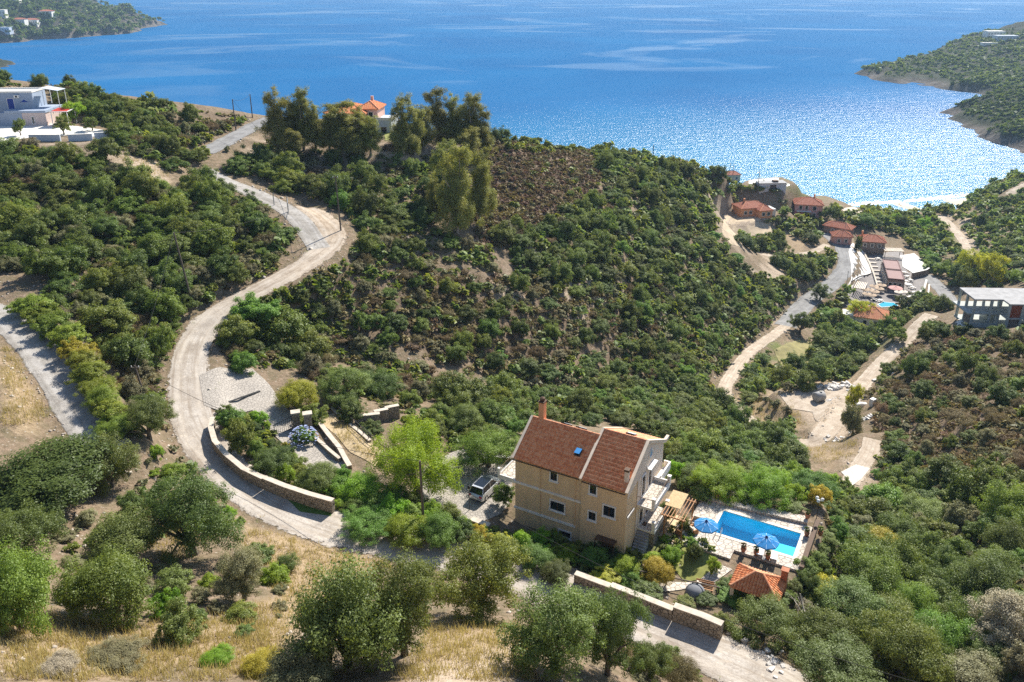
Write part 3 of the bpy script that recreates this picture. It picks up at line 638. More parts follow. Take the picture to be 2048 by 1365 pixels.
rf2 = roof('roof', L1+0.14, LT-0.06, -0.28, EZ2, R2Y, RZ2, B2, EZ2)
def verge(x, ye, ze, yr, zr, yb, zb, w=0.26, up=0.22, kick=0.0, mat=M_VERGE):
    m = MB()
    s1 = (zr-ze)/(yr-ye); s2 = (zr-zb)/(yb-yr); yf, zf = ye-0.42, ze-0.42*s1; yk, zk = yb+0.42, zb-0.42*s2
    P = [(yf, zf), (yr, zr), (yk, zk)]
    if kick: P.append((yk+kick, zk+0.02))
    for (a, b), (c, d) in zip(P[:-1], P[1:]): m.slab([(x-w/2, a, b+up), (x+w/2, a, b+up), (x+w/2, c, d+up), (x-w/2, c, d+up)], 0.34)
    return m.build('verge_coping', mat, villa)
verge(-0.12, 0, EZ1, R1Y, RZ1, B1, EZ1); verge(L1+0.02, -0.28, EZ2, R2Y, RZ2, B2, EZ2, up=0.24); verge(LT+0.05, -0.28, EZ2, R2Y, RZ2, B2, EZ2, 0.3, 0.2, 0.9)
bd = MB(); bd.box(-0.1, L1, -0.1, 0.0, 4.72, 4.94); bd.box(-0.1, 0.0, 0.0, B1, 4.72, 4.94); bd.build('string_course', M_WHITE, villa)
bd = MB(); bd.box(-0.1, L1-0.6, -0.12, 0.0, 1.72, 1.94); bd.build('string_course', M_WHITE, villa)
bd = MB(); bd.box(LT+0.06, LT+0.16, -0.2, 1.5, 4.72, 4.94); bd.build('string_course', M_WHITE, villa)
gt = MB(); gt.tube([(-0.1, -0.42, EZ1-.24), (L1-.15, -0.42, EZ1-.24)], 0.07, 8); gt.build('gutter', M_DARKWOOD, villa)
gt = MB(); gt.tube([(L1+.2, -0.72, EZ2-.24), (LT-.05, -0.72, EZ2-.24)], 0.07, 8); gt.build('gutter', M_DARKWOOD, villa)
for x, z0, z1 in ((2.82, -0.5, 7.5), (6.62, 1.9, 7.6)):
    d = MB(); d.tube([(x, -0.06, z0), (x, -0.06, z1), (x, -0.38, z1+.12)], 0.05, 6); d.build('downpipe', M_TAN, villa)
window(villa, 'window', 3.95, 4.65, 6.38, 7.37, 0); window(villa, 'window', 4.0, 5.5, 3.02, 4.0, 0)
window(villa, 'window', 8.25, 8.9, 6.46, 7.45, -0.28); window(villa, 'window', 8.22, 8.95, 3.5, 4.38, -0.28); window(villa, 'window', 9.72, 10.85, 4.5, 5.6, -0.28); window(villa, 'window', 5.0, 6.25, 0.25, 0.85, 0)
gx_ = LT+0.06
window(villa, 'balcony_door', 3.42, 4.3, 4.95, 7.15, gx_, 1, 'x', False); window(villa, 'balcony_door', 5.3, 6.1, 4.95, 7.0, gx_, 1, 'x', False)
window(villa, 'terrace_door', 3.2, 4.1, 1.9, 4.0, gx_, 1, 'x', False); window(villa, 'terrace_door', 4.9, 5.9, 1.9, 4.0, gx_, 1, 'x', False)
rw = MB()
for k in range(20):
    a = 2*math.pi*k/20; b = 2*math.pi*(k+1)/20; c, d = (5.55, 8.75), 0.42
    rw.beam((gx_+.04, c[0]+d*math.cos(a), c[1]+d*math.sin(a)), (gx_+.04, c[0]+d*math.cos(b), c[1]+d*math.sin(b)), 0.1, 0.1)
rwo = rw.build('round_window', M_FRAME, villa)
rp = MB(); rp.tube([(gx_-.01, 5.55, 8.75), (gx_+.02, 5.55, 8.75)], 0.40, 20); rp.build('pane', plain('pale_blue_glass', (0.25, 0.42, 0.6), 0.15, 0.05, 1, 0, 0, 0.6), rwo)
lm = MB(); lm.box(gx_, gx_+.14, 4.55, 4.75, 7.45, 7.7); lm.build('wall_lamp', M_FRAME, villa)
aw = MB(); aw.box(gx_, gx_+.5, 4.6, 6.6, 7.42, 7.5); aw.build('door_hood', M_WHITE, villa)
# balconies
def balcony(x0, x1, y0, y1, z, wall_h=0.55, name='balcony', rail=True):
    s = MB(); s.box(x0, x1, y0, y1, z-0.26, z); b = s.build(name, M_WHITE, villa)
    fl = MB(); nx = max(1, int((x1-x0)/0.85)); ny = max(1, int((y1-y0)/0.85)); w = 0.12
    for i in range(nx):
        for j in range(ny):
            ax = x0+w+(x1-x0-2*w)*i/nx; bx2 = x0+w+(x1-x0-2*w)*(i+1)/nx-.02; ay = y0+w+(y1-y0-2*w)*j/ny; by = y0+w+(y1-y0-2*w)*(j+1)/ny-.02
            t = MB(); t.box(ax, bx2, ay, by, z+.002, z+.02); t.build('floor_tile', M_PAVE, b)
    return b
ub = balcony(LT+.07, 13.75, 2.45, 7.15, 4.72, name='upper_balcony')
pr = MB(); pr.box(13.6, 13.78, 2.42, 7.18, 4.72, 5.05); pr.build('parapet', M_WHITE, ub)
pr = MB(); pr.box(LT+.07, 13.6, 7.0, 7.18, 4.72, 5.2); pr.build('parapet', M_WHITE, ub)
for y in (2.6, 7.05):
    p_ = MB(); p_.box(13.5, 13.8, y-.15, y+.15, 4.72, 5.75); p_.box(13.46, 13.84, y-.19, y+.19, 5.75, 5.82); p_.build('pillar', M_WHITE, ub)
rl = MB(); rl.beam((13.66, 2.7, 5.6), (13.66, 6.95, 5.6), .05); rl.beam((13.66, 2.7, 5.32), (13.66, 6.95, 5.32), .035)
rl.beam((LT+.1, 2.52, 5.6), (13.5, 2.52, 5.6), .05); rl.build('railing', M_DARKWOOD, ub)
nb = MB(); nb.box(LT+.07, 12.75, 7.2, 10.2, 4.45, 4.7); b2 = nb.build('side_balcony', M_WHITE, villa)
nb = MB(); nb.box(12.6, 12.76, 7.2, 10.25, 4.7, 5.35); nb.box(LT+.07, 12.6, 10.08, 10.25, 4.7, 5.35); nb.build('parapet', M_WHITE, b2)
lt = MB(); lt.box(LT+.07, 13.75, 3.0, 7.15, -1.0, 1.5); ltb = lt.build('terrace_base', M_WALLSTONE, villa)
lt = MB(); lt.box(LT+.07, 13.8, 2.95, 7.2, 1.5, 1.72); lt.build('terrace_slab', M_WHITE, ltb)
for i in range(2):
    for j in range(5):
        t = MB(); t.box(LT+.15+i*.8, LT+.93+i*.8, 3.05+j*.8, 3.83+j*.8, 1.723, 1.74); t.build('floor_tile', M_PAVE, ltb)
pr = MB(); pr.box(13.6, 13.78, 2.92, 7.2, 1.72, 2.05); pr.build('parapet', M_WHITE, ltb)
for y in (3.05, 7.1):
    p_ = MB(); p_.box(13.5, 13.8, y-.15, y+.15, 1.72, 2.8); p_.box(13.46, 13.84, y-.19, y+.19, 2.8, 2.87); p_.build('pillar', M_WHITE, ltb)
rl = MB(); rl.beam((13.66, 3.2, 2.6), (13.66, 7.0, 2.6), .05); rl.beam((13.66, 3.2, 2.35), (13.66, 7.0, 2.35), .035); rl.build('railing', M_DARKWOOD, ltb)
for k in range(8):
    st = MB(); st.box(LT+.1, 13.3, 1.2+k*0.225, 2.99, -0.3+k*0.21, -0.09+k*0.21+.02); st.build('step', M_CONCRETE, villa)
mt_ = MB(); mt_.box(12.3, 12.7, 3.5, 4.1, 1.742, 1.755); tag(mt_.build('door_mat', M_DARKWOOD), 'brown door mat on the lower terrace of the villa', 'mat'); bpy.data.objects['door_mat'].location = (VX, VY, 57); bpy.data.objects['door_mat'].rotation_euler = (0, 0, VYAW)
lb = balcony(-2.05, -0.11, 0.1, 3.9, 4.75, name='left_balcony')
pr = MB(); pr.box(-2.05, -1.92, 0.1, 3.9, 4.75, 4.98); pr.box(-1.92, -0.11, 0.1, 0.22, 4.75, 4.98); pr.build('parapet', M_WHITE, lb)
p_ = MB(); p_.box(-2.1, -1.86, 0.05, 0.29, 4.75, 5.7); p_.build('pillar', M_WHITE, lb)
rl = MB(); rl.beam((-1.98, .3, 5.6), (-1.98, 3.8, 5.6), .045); rl.beam((-1.98, .3, 5.3), (-1.98, 3.8, 5.3), .03); rl.build('railing', M_DARKWOOD, lb)
# chimneys, skylights
ch = MB(); ch.box(0.65, 1.2, R1Y-.1, R1Y+.55, 9.6, 12.2); c_ = ch.build('chimney', M_ORANGE, rf1)
ch = MB(); ch.box(0.58, 1.27, R1Y-.17, R1Y+.62, 12.2, 12.3); ch.lathe([(0.2, 12.3), (0.26, 12.4), (0.26, 12.62), (0.06, 12.74)], 10, (0.92, R1Y+.22)); ch.build('chimney_cap', M_DARKWOOD, c_)
ch = MB(); ch.box(11.4, 11.78, .25, .65, 7.6, 9.5); c_ = ch.build('chimney', M_GABLE, rf2); ch = MB(); ch.box(11.34, 11.84, .19, .71, 9.5, 9.72); ch.build('chimney_cap', M_DARKWOOD, c_)
def skylight(parent, x, y, z, slope, w=0.62, l=0.8, tiltup=0.0, mat=None):
    M = Matrix.Translation((x, y, z)) @ Matrix.Rotation(slope, 4, 'X')
    f = MB(); f.box(-w/2, w/2, -l/2, l/2, 0.0, 0.16, M); o = f.build('skylight', M_METAL, parent)
    g = MB(); M2 = M @ Matrix.Translation((0, l/2, .17)) @ Matrix.Rotation(tiltup, 4, 'X'); g.box(-w/2+.03, w/2-.03, -l+.03, -.03, 0.0, 0.03, M2); g.build('pane', mat or mat_sky, o)
mat_sky = mat_glass('sky_blue_glass', (0.05, 0.22, 0.5), 0.05)
sl1 = math.atan2(RZ1-EZ1, R1Y); skylight(rf1, 6.05, 1.75, EZ1+1.75*math.tan(sl1)+.1, sl1, tiltup=-0.35)
M_PANEL = plain('pale_skylight_shutter', (0.62, 0.64, 0.66), 0.4, 0.05)
skylight(rf1, 3.4, R1Y+.7, RZ1-.28, -sl1, .9, .9, 0.55, M_PANEL); skylight(rf1, 5.0, R1Y+.8, RZ1-.34, -sl1, .9, .9, 0.45, M_PANEL)
sl2 = math.atan2(RZ2-EZ2, B2-R2Y); skylight(rf2, 9.9, R2Y+1.0, RZ2-1.0*math.tan(sl2)+.12, -sl2, .9, .8, 0.1, M_PANEL)
cn = MB(); cn.box(9.2, 11.2, -1.05, -.29, 1.95, 2.05); cn.beam((9.25, -1.0, 0), (9.25, -1.0, 1.95), .08); cn.beam((11.15, -1.0, 0), (11.15, -1.0, 1.95), .08); cn.build('porch_hood', M_DARKWOOD, villa)
cn = MB(); cn.box(9.6, 10.8, -.33, -.282, 0.0, 1.85); cn.build('basement_door', M_DARKWOOD, villa)

# pergola beside the terrace
pg = empty('pergola', vl(14.0, 7.6, 57.0), VYAW, 'orange timber pergola between the villa and the pool', 'pergola')
for x in (0.1, 1.9):
    for y in (-2.6, 0.9):
        m = MB(); m.box(x-.06, x+.06, y-.06, y+.06, 0, 2.5); m.build('post', M_WOOD, pg)
for y in (-2.6, 0.9):
    m = MB(); m.box(-.3, 2.2, y-.05, y+.05, 2.5, 2.64); m.build('beam', M_WOOD, pg)
for k in range(8):
    m = MB(); x = -.2+k*.32; m.box(x-.035, x+.035, -2.9, 1.2, 2.642, 2.74); m.build('rafter', M_WOOD, pg)
fl = MB(); fl.box(-.4, 2.2, -2.9, 1.3, 0.0, 0.12); tag(fl.build('timber_deck', plain('pale_deck_boards', (0.62, 0.45, 0.26), 0.7, 0.15, 2.0), None, loc=vl(14.0, 7.6, 56.99), rz=VYAW), 'pale yellow timber deck under the pergola', 'deck')
sh = MB(); sh.slab([(-.4, 1.4, 2.95), (-.4, -1.2, 2.78), (1.2, -1.2, 2.78), (1.2, 1.4, 2.95)], .05); sh.build('reed_cover', plain('reed_matting', (0.52, 0.39, 0.22), 0.9, 0.25, 6.0), pg)
TANSEAT = plain('outdoor_cushion', (0.62, 0.55, 0.45), 0.9, 0.15, 4)
def seat(a, b, rz, label):
    e = empty('garden_armchair', vl(a, b, 57.12), VYAW+rz, label, 'chair', 'armchairs by the pergola')
    m = MB(); m.box(-.35, .35, -.35, .35, .12, .4); m.build('seat', TANSEAT, e); m = MB(); m.box(-.35, .35, .22, .38, .402, .85); m.build('backrest', TANSEAT, e)
    for s in (-1, 1): m = MB(); m.box(s*.42-.07, s*.42+.07, -.36, .3, .05, .62); m.build('armrest', M_WOOD, e)
seat(16.4, 8.3, 0, 'cream armchair beside the pergola nearest the far hedge'); seat(16.5, 6.9, 2.6, 'cream armchair beside the pergola, middle one'); seat(15.5, 6.2, 1.2, 'cream armchair beside the pergola nearest the steps')

# ------------------------------------------------------------------ pool
M_POOLT = plain('pale_blue_pool_tiles', (0.22, 0.74, 0.93), 0.5, 0.05, 1.0)
dk = MB()
outer = [(-2.65, -3.2), (2.5, -3.3), (2.6, -1.7), (8.55, -1.6), (8.55, 5.75), (-2.65, 4.7)]
def deckquad(m, a0, a1, b0, b1, z0, z1): m.prism([(a0, b0), (a1, b0), (a1, b1), (a0, b1)], z0, z1)
deckquad(dk, -2.65, -0.36, -3.2, 5.0, -.9, 0); deckquad(dk, -0.36, 2.6, -3.2, -0.36, -.9, 0); deckquad(dk, 2.6, 8.16, -1.75, -0.36, -.9, 0); deckquad(dk, 8.16, 8.75, -1.75, 5.6, -.9, 0); deckquad(dk, -0.36, 8.16, 4.34, 5.6, -.9, 0)
deck = dk.build('pool_deck', M_PAVE, None, loc=(PX, PY, POOL_Z), rz=VYAW); tag(deck, 'cream stone-paved deck round the pool', kind='structure')
pool = empty('swimming_pool', (PX, PY, POOL_Z), VYAW, 'blue rectangular swimming pool beside the villa', 'pool')
b_ = MB()
# floor: deep on the left, a slope, shallow on the right
zs = [(0, -1.75), (4.2, -1.7), (5.1, -1.05), (7.8, -1.0)]
for (a, za), (b, zb) in zip(zs[:-1], zs[1:]): b_.add([(a, 0, za), (b, 0, zb), (b, 3.98, zb), (a, 3.98, za)], [(0, 1, 2, 3)])
for y in (0, 3.98): b_.add([(a, y, z) for a, z in zs]+[(7.8, y, -.03), (0, y, -.03)], [tuple(range(6))])
b_.add([(0, 0, -1.75), (0, 3.98, -1.75), (0, 3.98, -.03), (0, 0, -.03)], [(0, 1, 2, 3)]); b_.add([(7.8, 0, -1.0), (7.8, 3.98, -1.0), (7.8, 3.98, -.03), (7.8, 0, -.03)], [(0, 1, 2, 3)])
b_.build('basin', M_POOLT, pool)
def mat_pool():
    m = NT('pool_water'); p = m.pos(); t = m.n('ShaderNodeBsdfTransparent'); t.inputs['Color'].default_value = (0.42, 0.87, 0.97, 1)
    g = m.n('ShaderNodeBsdfGlossy'); g.inputs['Roughness'].default_value = 0.03; nb = m.bump(m.noise(p, 3.0, 3), 0.25, 0.03); m.l(nb, g.inputs['Normal'])
    fr = m.n('ShaderNodeLayerWeight'); m.l(nb, fr.inputs['Normal']); fr.inputs['Blend'].default_value = 0.5
    fc = m.math('ADD', 0.02, m.math('MULTIPLY', m.math('POWER', fr.outputs['Facing'], 5.0), 0.9))
    mx = m.n('ShaderNodeMixShader'); m.l(fc, mx.inputs[0]); m.l(t.outputs[0], mx.inputs[1]); m.l(g.outputs[0], mx.inputs[2]); m.l(mx.outputs[0], m.out.inputs['Surface']); return m.m
w_ = MB(); w_.add([(0, 0, -.16), (7.8, 0, -.16), (7.8, 3.98, -.16), (0, 3.98, -.16)], [(0, 1, 2, 3)]); w_.build('water_surface', mat_pool(), pool)
for a0, a1, b0, b1 in ((-.36, 8.16, -.36, 0), (-.36, 8.16, 3.98, 4.34), (-.36, 0, 0, 3.98), (7.8, 8.16, 0, 3.98)):
    n = max(1, int(max(a1-a0, b1-b0)/0.6)); long_x = (a1-a0) > (b1-b0)
    for k in range(n):
        f0, f1 = k/n, (k+1)/n; m = MB()
        if long_x: m.box(a0+(a1-a0)*f0+.006, a0+(a1-a0)*f1-.006, b0, b1, -.06, .035)
        else: m.box(a0, a1, b0+(b1-b0)*f0+.006, b0+(b1-b0)*f1-.006, -.06, .035)
        m.build('coping_slab', M_TRAV, pool)
for y in (0.35, 0.85):
    m = MB(); m.tube([(y, -.42, .03), (y, -.4, .8), (y, -.15, .95), (y, .12, .7), (y, .12, -.9)], .03, 6); m.build('ladder_rail', M_STEEL, pool)
# raised stone edge at the far side and the stone wall on the right
def low_wall(name, pts, h, t, label, z, mat=M_WALLSTONE, cap=M_COPING, cat='wall', parent_frame=None, cap_h=0.09, over=0.05):
    "a wall along world points with its own body and coping"
    e = empty(name, (pts[0][0], pts[0][1], z[0] if hasattr(z, '__len__') else z), 0, label, cat); o = e.location.copy()
    n = len(pts); zz = z if hasattr(z, '__len__') else [z]*n; hh = h if hasattr(h, '__len__') else [h]*n
    P = [Vector((p[0], p[1], 0)) for p in pts]; nr = []
    for i in range(n):
        d = Vector((0, 0, 0))
        if i: d += (P[i]-P[i-1]).normalized()
        if i < n-1: d += (P[i+1]-P[i]).normalized()
        d.normalize(); nr.append(Vector((-d.y, d.x, 0)))
    def strip(w, z0, z1):
        m = MB(); v = []
        for i in range(n):
            for s, zq in ((-1, z0[i]), (1, z0[i]), (1, z1[i]), (-1, z1[i])): q = P[i]+nr[i]*(s*w/2); v.append((q.x-o.x, q.y-o.y, zq-o.z))
        f = [(0, 1, 2, 3), tuple(4*(n-1)+k for k in (3, 2, 1, 0))]
        for i in range(n-1):
            for k in range(4): f.append((4*i+k, 4*i+(k+1) % 4, 4*(i+1)+(k+1) % 4, 4*(i+1)+k))
        m.add(v, f); return m
    strip(t, [a-0.8 for a in zz], [a+b for a, b in zip(zz, hh)]).build('wall_body', mat, e)
    if cap: strip(t+over*2, [a+b+.003 for a, b in zip(zz, hh)], [a+b+cap_h for a, b in zip(zz, hh)]).build('coping', cap, e)
    return e
low_wall('terrace_edge_bench', [pl_(-2.5, 5.25)[:2], pl_(2.5, 5.6)[:2], pl_(8.0, 6.2)[:2]], .22, 1.0, 'low stone-paved ledge along the far side of the pool', POOL_Z, M_PAVE, M_PAVE)
low_wall('pool_side_wall', [pl_(8.95, 5.9)[:2], pl_(8.9, 2.2)[:2], pl_(8.85, -1.6)[:2]], [.75, .5, .3], .35, 'dark stone wall along the right edge of the pool deck', POOL_Z, M_WALLSTONE, M_DARKWOOD)
def mat_canopy():
    m = NT('blue_canopy'); p = m.pos(); c = m.ramp(m.noise(p, 4, 4), [(0.3, (0.05, 0.25, 0.60)), (0.7, (0.10, 0.36, 0.74))])
    d = m.n('ShaderNodeBsdfDiffuse'); t = m.n('ShaderNodeBsdfTranslucent'); m.l(c, d.inputs[0]); m.l(c, t.inputs[0]); mx = m.n('ShaderNodeMixShader'); mx.inputs[0].default_value = .35
    m.l(d.outputs[0], mx.inputs[1]); m.l(t.outputs[0], mx.inputs[2]); m.l(mx.outputs[0], m.out.inputs['Surface']); return m.m
M_CAN = mat_canopy(); M_CANL = plain('pale_blue_canopy_seam', (0.35, 0.55, 0.80), 0.8, .05)
def umbrella(a, b, label, rz=0.2, r=1.2, mats=(M_CAN, M_CANL), z=2.05, frame=None, base=POOL_Z, ribs=8):
    loc = frame if frame is not None else Vector(pl_(a, b, base)); e = empty('parasol', loc, rz, label, 'parasol')
    m = MB(); m.tube([(0, 0, 0), (0, 0, z+.4)], .03, 8); m.build('pole', M_STEEL, e)
    m = MB(); m.lathe([(.28, 0), (.28, .06), (.05, .1)], 12); m.build('base', M_CONCRETE, e)
    for k in range(ribs):
        a0, a1 = 2*math.pi*k/ribs, 2*math.pi*(k+1)/ribs; am = (a0+a1)/2
        c0, c1 = (r*math.cos(a0), r*math.sin(a0), z-.02), (r*math.cos(a1), r*math.sin(a1), z-.02); mid = (r*.955*math.cos(am), r*.955*math.sin(am), z+.0)
        t0, t1 = (.1*math.cos(a0), .1*math.sin(a0), z+.42), (.1*math.cos(a1), .1*math.sin(a1), z+.42); hm = [(c0[i]+t0[i])/2+(0, 0, .03)[i] for i in range(3)]; hn = [(c1[i]+t1[i])/2+(0, 0, .03)[i] for i in range(3)]; hc = [(mid[i]+(t0[i]+t1[i])/2)/2+(0, 0, -.02)[i] for i in range(3)]
        s = MB(); s.add([c0, mid, c1, hn, hc, hm, t0, t1], [(0, 1, 4, 5), (1, 2, 3, 4), (5, 4, 3, 7, 6)])
        s.add([(p[0]*1.0, p[1]*1.0, p[2]-.14) for p in (c0, mid, c1)]+[c0, mid, c1], [(0, 1, 4, 3), (1, 2, 5, 4)]); pn = s.build('canopy_panel', mats[0], e)
        s = MB(); s.beam(c0, t0, .05, .016); s.v = [(x, y, q+.012) for x, y, q in s.v]; s.build('seam', mats[1], pn)
    m = MB(); m.lathe([(.14, z+.40), (.16, z+.46), (.06, z+.56), (.03, z+.62)], 10); m.build('finial', plain('navy_finial', (.02, .06, .2), .6, .1) if 'navy_finial' not in MATS else MATS['navy_finial'], e)
    return e
umbrella(-0.26, -2.0, 'blue octagonal parasol at the left end of the pool'); umbrella(5.42, -1.62, 'blue octagonal parasol overhanging the right half of the pool', .5)
POTS = [(-1.11, 5.35, 'terracotta pot on the far pool ledge, leftmost', 'mastic'), (-.08, 5.7, 'terracotta pot with dark plant, second on the far ledge', 'oak'), (3.39, 6.2, 'pot with a flowering bush on the far pool ledge', 'olive'), (7.9, 6.35, 'tall terracotta pot at the far right ledge corner', 'oak'), (8.33, 3.87, 'small dark pot on the right pool deck', 'oak'), (9.5, 4.6, 'terracotta pot beyond the pool side wall', 'bright'), (3.43, -1.6, 'pot with a red-leaved plant beside the pavilion', 'heather'), (4.65, -1.5, 'dark leafy pot left of the white lounger', 'oak'), (5.75, -1.55, 'dark leafy pot between the white loungers', 'mastic')]
for i, (sx, lab) in enumerate(((4.95, 'white sun lounger by the pool, left of the two'), (6.25, 'white sun lounger by the pool, right of the two'))):
    e = empty('sun_lounger', pl_(sx, -1.05, POOL_Z), VYAW+.1, lab, 'lounger', 'white loungers by the pool')
    m = MB(); m.box(-.3, .3, -.35, .5, .24, .32); m.build('seat', M_FRAME, e); m = MB(); m.slab([(-.3, -.95, .6), (.3, -.95, .6), (.3, -.36, .32), (-.3, -.36, .32)], .07); m.build('backrest', M_FRAME, e)
    for x in (-.24, .24):
        for y in (-.3, .42): m = MB(); m.box(x-.03, x+.03, y-.03, y+.03, 0, .24); m.build('leg', M_FRAME, e)
lp = empty('pool_lamp_post', pl_(8.75, 6.6, 57.0), VYAW, 'black lamp post with three white globes at the pool corner', 'lamp')
m = MB(); m.tube([(0, 0, 0), (0, 0, .3), (0, 0, 2.9)], [.07, .045, .035], 8); m.build('post', M_METAL, lp)
for k in range(3):
    a = 2.1*k+.4; x, y = .3*math.cos(a), .3*math.sin(a); m = MB(); m.tube([(0, 0, 2.7), (x*.7, y*.7, 2.85), (x, y, 2.75)], .02, 6); ar = m.build('arm', M_METAL, lp)
    m = MB(); m.lathe([(.05, 2.76), (.15, 2.84), (.18, 2.95), (.15, 3.06), (.05, 3.13)], 12, (x, y)); m.build('globe', M_FRAME, ar, True)
# tiled pavilion
pv = empty('pavilion', pl_(6.0, -7.0, 56.9), VYAW, 'small square pavilion with a hipped terracotta roof and chimney', 'pavilion')
hw_, hd = 2.05, 1.6; ze_, zp = 1.7, 2.7
for x in (-1.9, 1.9):
    for y in (-1.4, 1.4): m = MB(); m.box(x-.16, x+.16, y-.16, y+.16, 0, ze_); m.build('pillar', M_GABLE, pv)
m = MB(); m.box(-1.9, 1.9, 1.3, 1.5, 0, 1.1); m.build('counter', M_WALLSTONE, pv)
m = MB(); c4 = [(-hw_, -hd, ze_), (hw_, -hd, ze_), (hw_, hd, ze_), (-hw_, hd, ze_)]; rd = .35
m.add(c4+[(-rd, 0, zp), (rd, 0, zp)], [(0, 1, 5, 4), (2, 3, 4, 5), (1, 2, 5), (3, 0, 4), (3, 2, 1, 0)]); pr_ = m.build('roof', M_TILE2, pv)
for O, ex, W_, run, mat, tri in (((-hw_, -hd), (1, 0), 2*hw_, (0, 1), M_TILE, 0), ((hw_, hd), (-1, 0), 2*hw_, (0, -1), M_TILE2, 0), ((hw_, -hd), (0, 1), 2*hd, (-1, 0), M_TILE, 1), ((-hw_, hd), (0, -1), 2*hd, (1, 0), M_TILE, 1)):
    hgt = hd if not tri else hw_-rd; Ls = math.hypot(hgt, zp-ze_); flat_ = hw_-rd if not tri else hd
    t = MB(); tile_face(t, (O[0], O[1], ze_), (ex[0], ex[1], 0), (run[0]*hgt, run[1]*hgt, zp-ze_), W_, lambda x, W_=W_, Ls=Ls, flat_=flat_: (-.12, Ls*min(1, min(x, W_-x)/flat_)), .26, .42, .1, .03)
    q = t.build('roof_tiles', mat, pr_, True); q['kind'] = 'stuff'
hp = MB()
for c in c4: hp.tube([(c[0], c[1], ze_+.1), (math.copysign(rd, c[0]), 0, zp+.1)], .11, 7)
hp.tube([(-rd, 0, zp+.1), (rd, 0, zp+.1)], .11, 7); hp.build('hip_tiles', M_TILE2, pr_)
m = MB(); m.box(1.7, 2.25, 1.1, 1.6, 0, 2.9); m.box(1.64, 2.31, 1.04, 1.66, 2.9, 3.0); m.build('chimney', M_TERRA, pv)
# ------------------------------------------------------------------ paved and sandy sheets laid on the ground
def drape(name, px, mat, label, dz=0.05, step=0.7, world=False, kind='structure', cat=None, zc=None):
    P = [(p[0], p[1]) for p in px] if world else [tuple(ground(*p)[:2]) for p in px]
    bm = bmesh.new(); vs = [bm.verts.new((x, y, 0)) for x, y in P]; bm.faces.new(vs)
    for ax in (0, 1):
        lo = min(p[ax] for p in P); hi = max(p[ax] for p in P); c = lo+step
        while c < hi:
            n = (1, 0, 0) if ax == 0 else (0, 1, 0); co = (c, 0, 0) if ax == 0 else (0, c, 0)
            bmesh.ops.bisect_plane(bm, geom=bm.verts[:]+bm.edges[:]+bm.faces[:], plane_co=co, plane_no=n); c += step
    bmesh.ops.triangulate(bm, faces=bm.faces[:])
    for v in bm.verts: v.co.z = (zc if zc is not None else gz(v.co.x, v.co.y))+dz
    bmesh.ops.recalc_face_normals(bm, faces=bm.faces[:])
    me = bpy.data.meshes.new(name); bm.to_mesh(me); bm.free(); me.materials.append(mat); me.polygons.foreach_set('use_smooth', [True]*len(me.polygons))
    o = obj(name, me); return tag(o, label, cat, None, kind)
M_SAND = plain('beach_sand', (0.62, 0.54, 0.43), 0.95, 0.12, 0.3)
M_LAWN = plain('dry_lawn', (0.21, 0.22, 0.06), 0.95, 0.35, 0.9, 0.03)
M_BRIGHT = plain('white_paving', (0.72, 0.69, 0.64), 0.85, 0.08, 0.5)  # even near-white tone shared by yards, copings and a terrace
M_GRAVEL = plain('pale_gravel', (0.58, 0.53, 0.46), 0.95, 0.2, 3.0, 0.03)
drape('forecourt_paving', [(398,752),(440,736),(505,738),(540,772),(572,815),(598,848),(650,888),(700,935),(668,968),(620,950),(585,905),(545,868),(505,822),(440,824),(408,812)], M_COBBLE, 'cobbled forecourt and drive from the gravel road', 0.1)
drape('parking_yard', [(820,985),(850,935),(905,905),(960,890),(1022,925),(1026,1000),(1000,1030),(955,1048),(880,1035)], M_COBBLE, 'cobbled parking yard beside the villa', 0.06)
drape('lawn', [(1335,1120),(1380,1085),(1425,1105),(1440,1150),(1370,1165)], M_LAWN, 'yellowing lawn below the pool', 0.05)
drape('garden_path', [(1395,1165),(1440,1130),(1465,1140),(1430,1165),(1330,1185),(1260,1165),(1275,1158)], M_PAVE, 'stone garden path by the lawn', 0.07)
drape('grass_verge', [(560,985),(620,1002),(668,1018),(662,1034),(600,1025)], plain('fresh_grass', (0.09, 0.16, 0.03), 0.95, 0.3, 2, 0.03), 'green grass strip under the curved stone wall', 0.09)
drape('dry_terrace', [(640,845),(668,826),(770,915),(752,935),(700,905)], plain('straw_grass', (0.42, 0.325, 0.20), 0.95, 0.25, 2.5, 0.05), 'straw-covered terrace beside the drive', 0.06)
drape('beach', [(1684,420),(1760,410),(1860,402),(1938,394),(1945,400),(1925,410),(1860,417),(1760,428),(1700,433)], M_SAND, 'sandy beach at the head of the bay', 0.06, 2.5)
drape('beach_yard', [(1735,440),(1775,432),(1778,448),(1745,452)], M_BRIGHT, 'white yard behind the beach', 0.1, 2.5)
drape('restaurant_parking', [(1697,505),(1705,487),(1733,512),(1742,545),(1712,562),(1690,600),(1680,600),(1702,560),(1702,530)], M_BRIGHT, 'bright concrete parking beside the valley road', 0.16, 2.0)
drape('restaurant_terrace', [(1690,612),(1700,570),(1735,515),(1800,500),(1850,560),(1848,590),(1800,605),(1760,615)], plain('dark_terrace_paving', (0.20, 0.18, 0.17), 0.8, 0.25, 0.8), 'dark paved restaurant terrace', 0.05, 2.0)
drape('upper_parking', [(1800,512),(1828,508),(1868,545),(1830,550),(1805,535)], M_BRIGHT, 'white yard behind the restaurant', 0.2, 2.0)
drape('knoll_clearing', [(1448,432),(1500,428),(1540,445),(1545,468),(1510,470),(1480,495),(1462,490),(1444,468)], plain('cleared_earth', (0.50, 0.40, 0.28), 0.95, 0.25, 0.4, 0.05), 'cleared earth on top of the knoll', 0.08, 2.0)
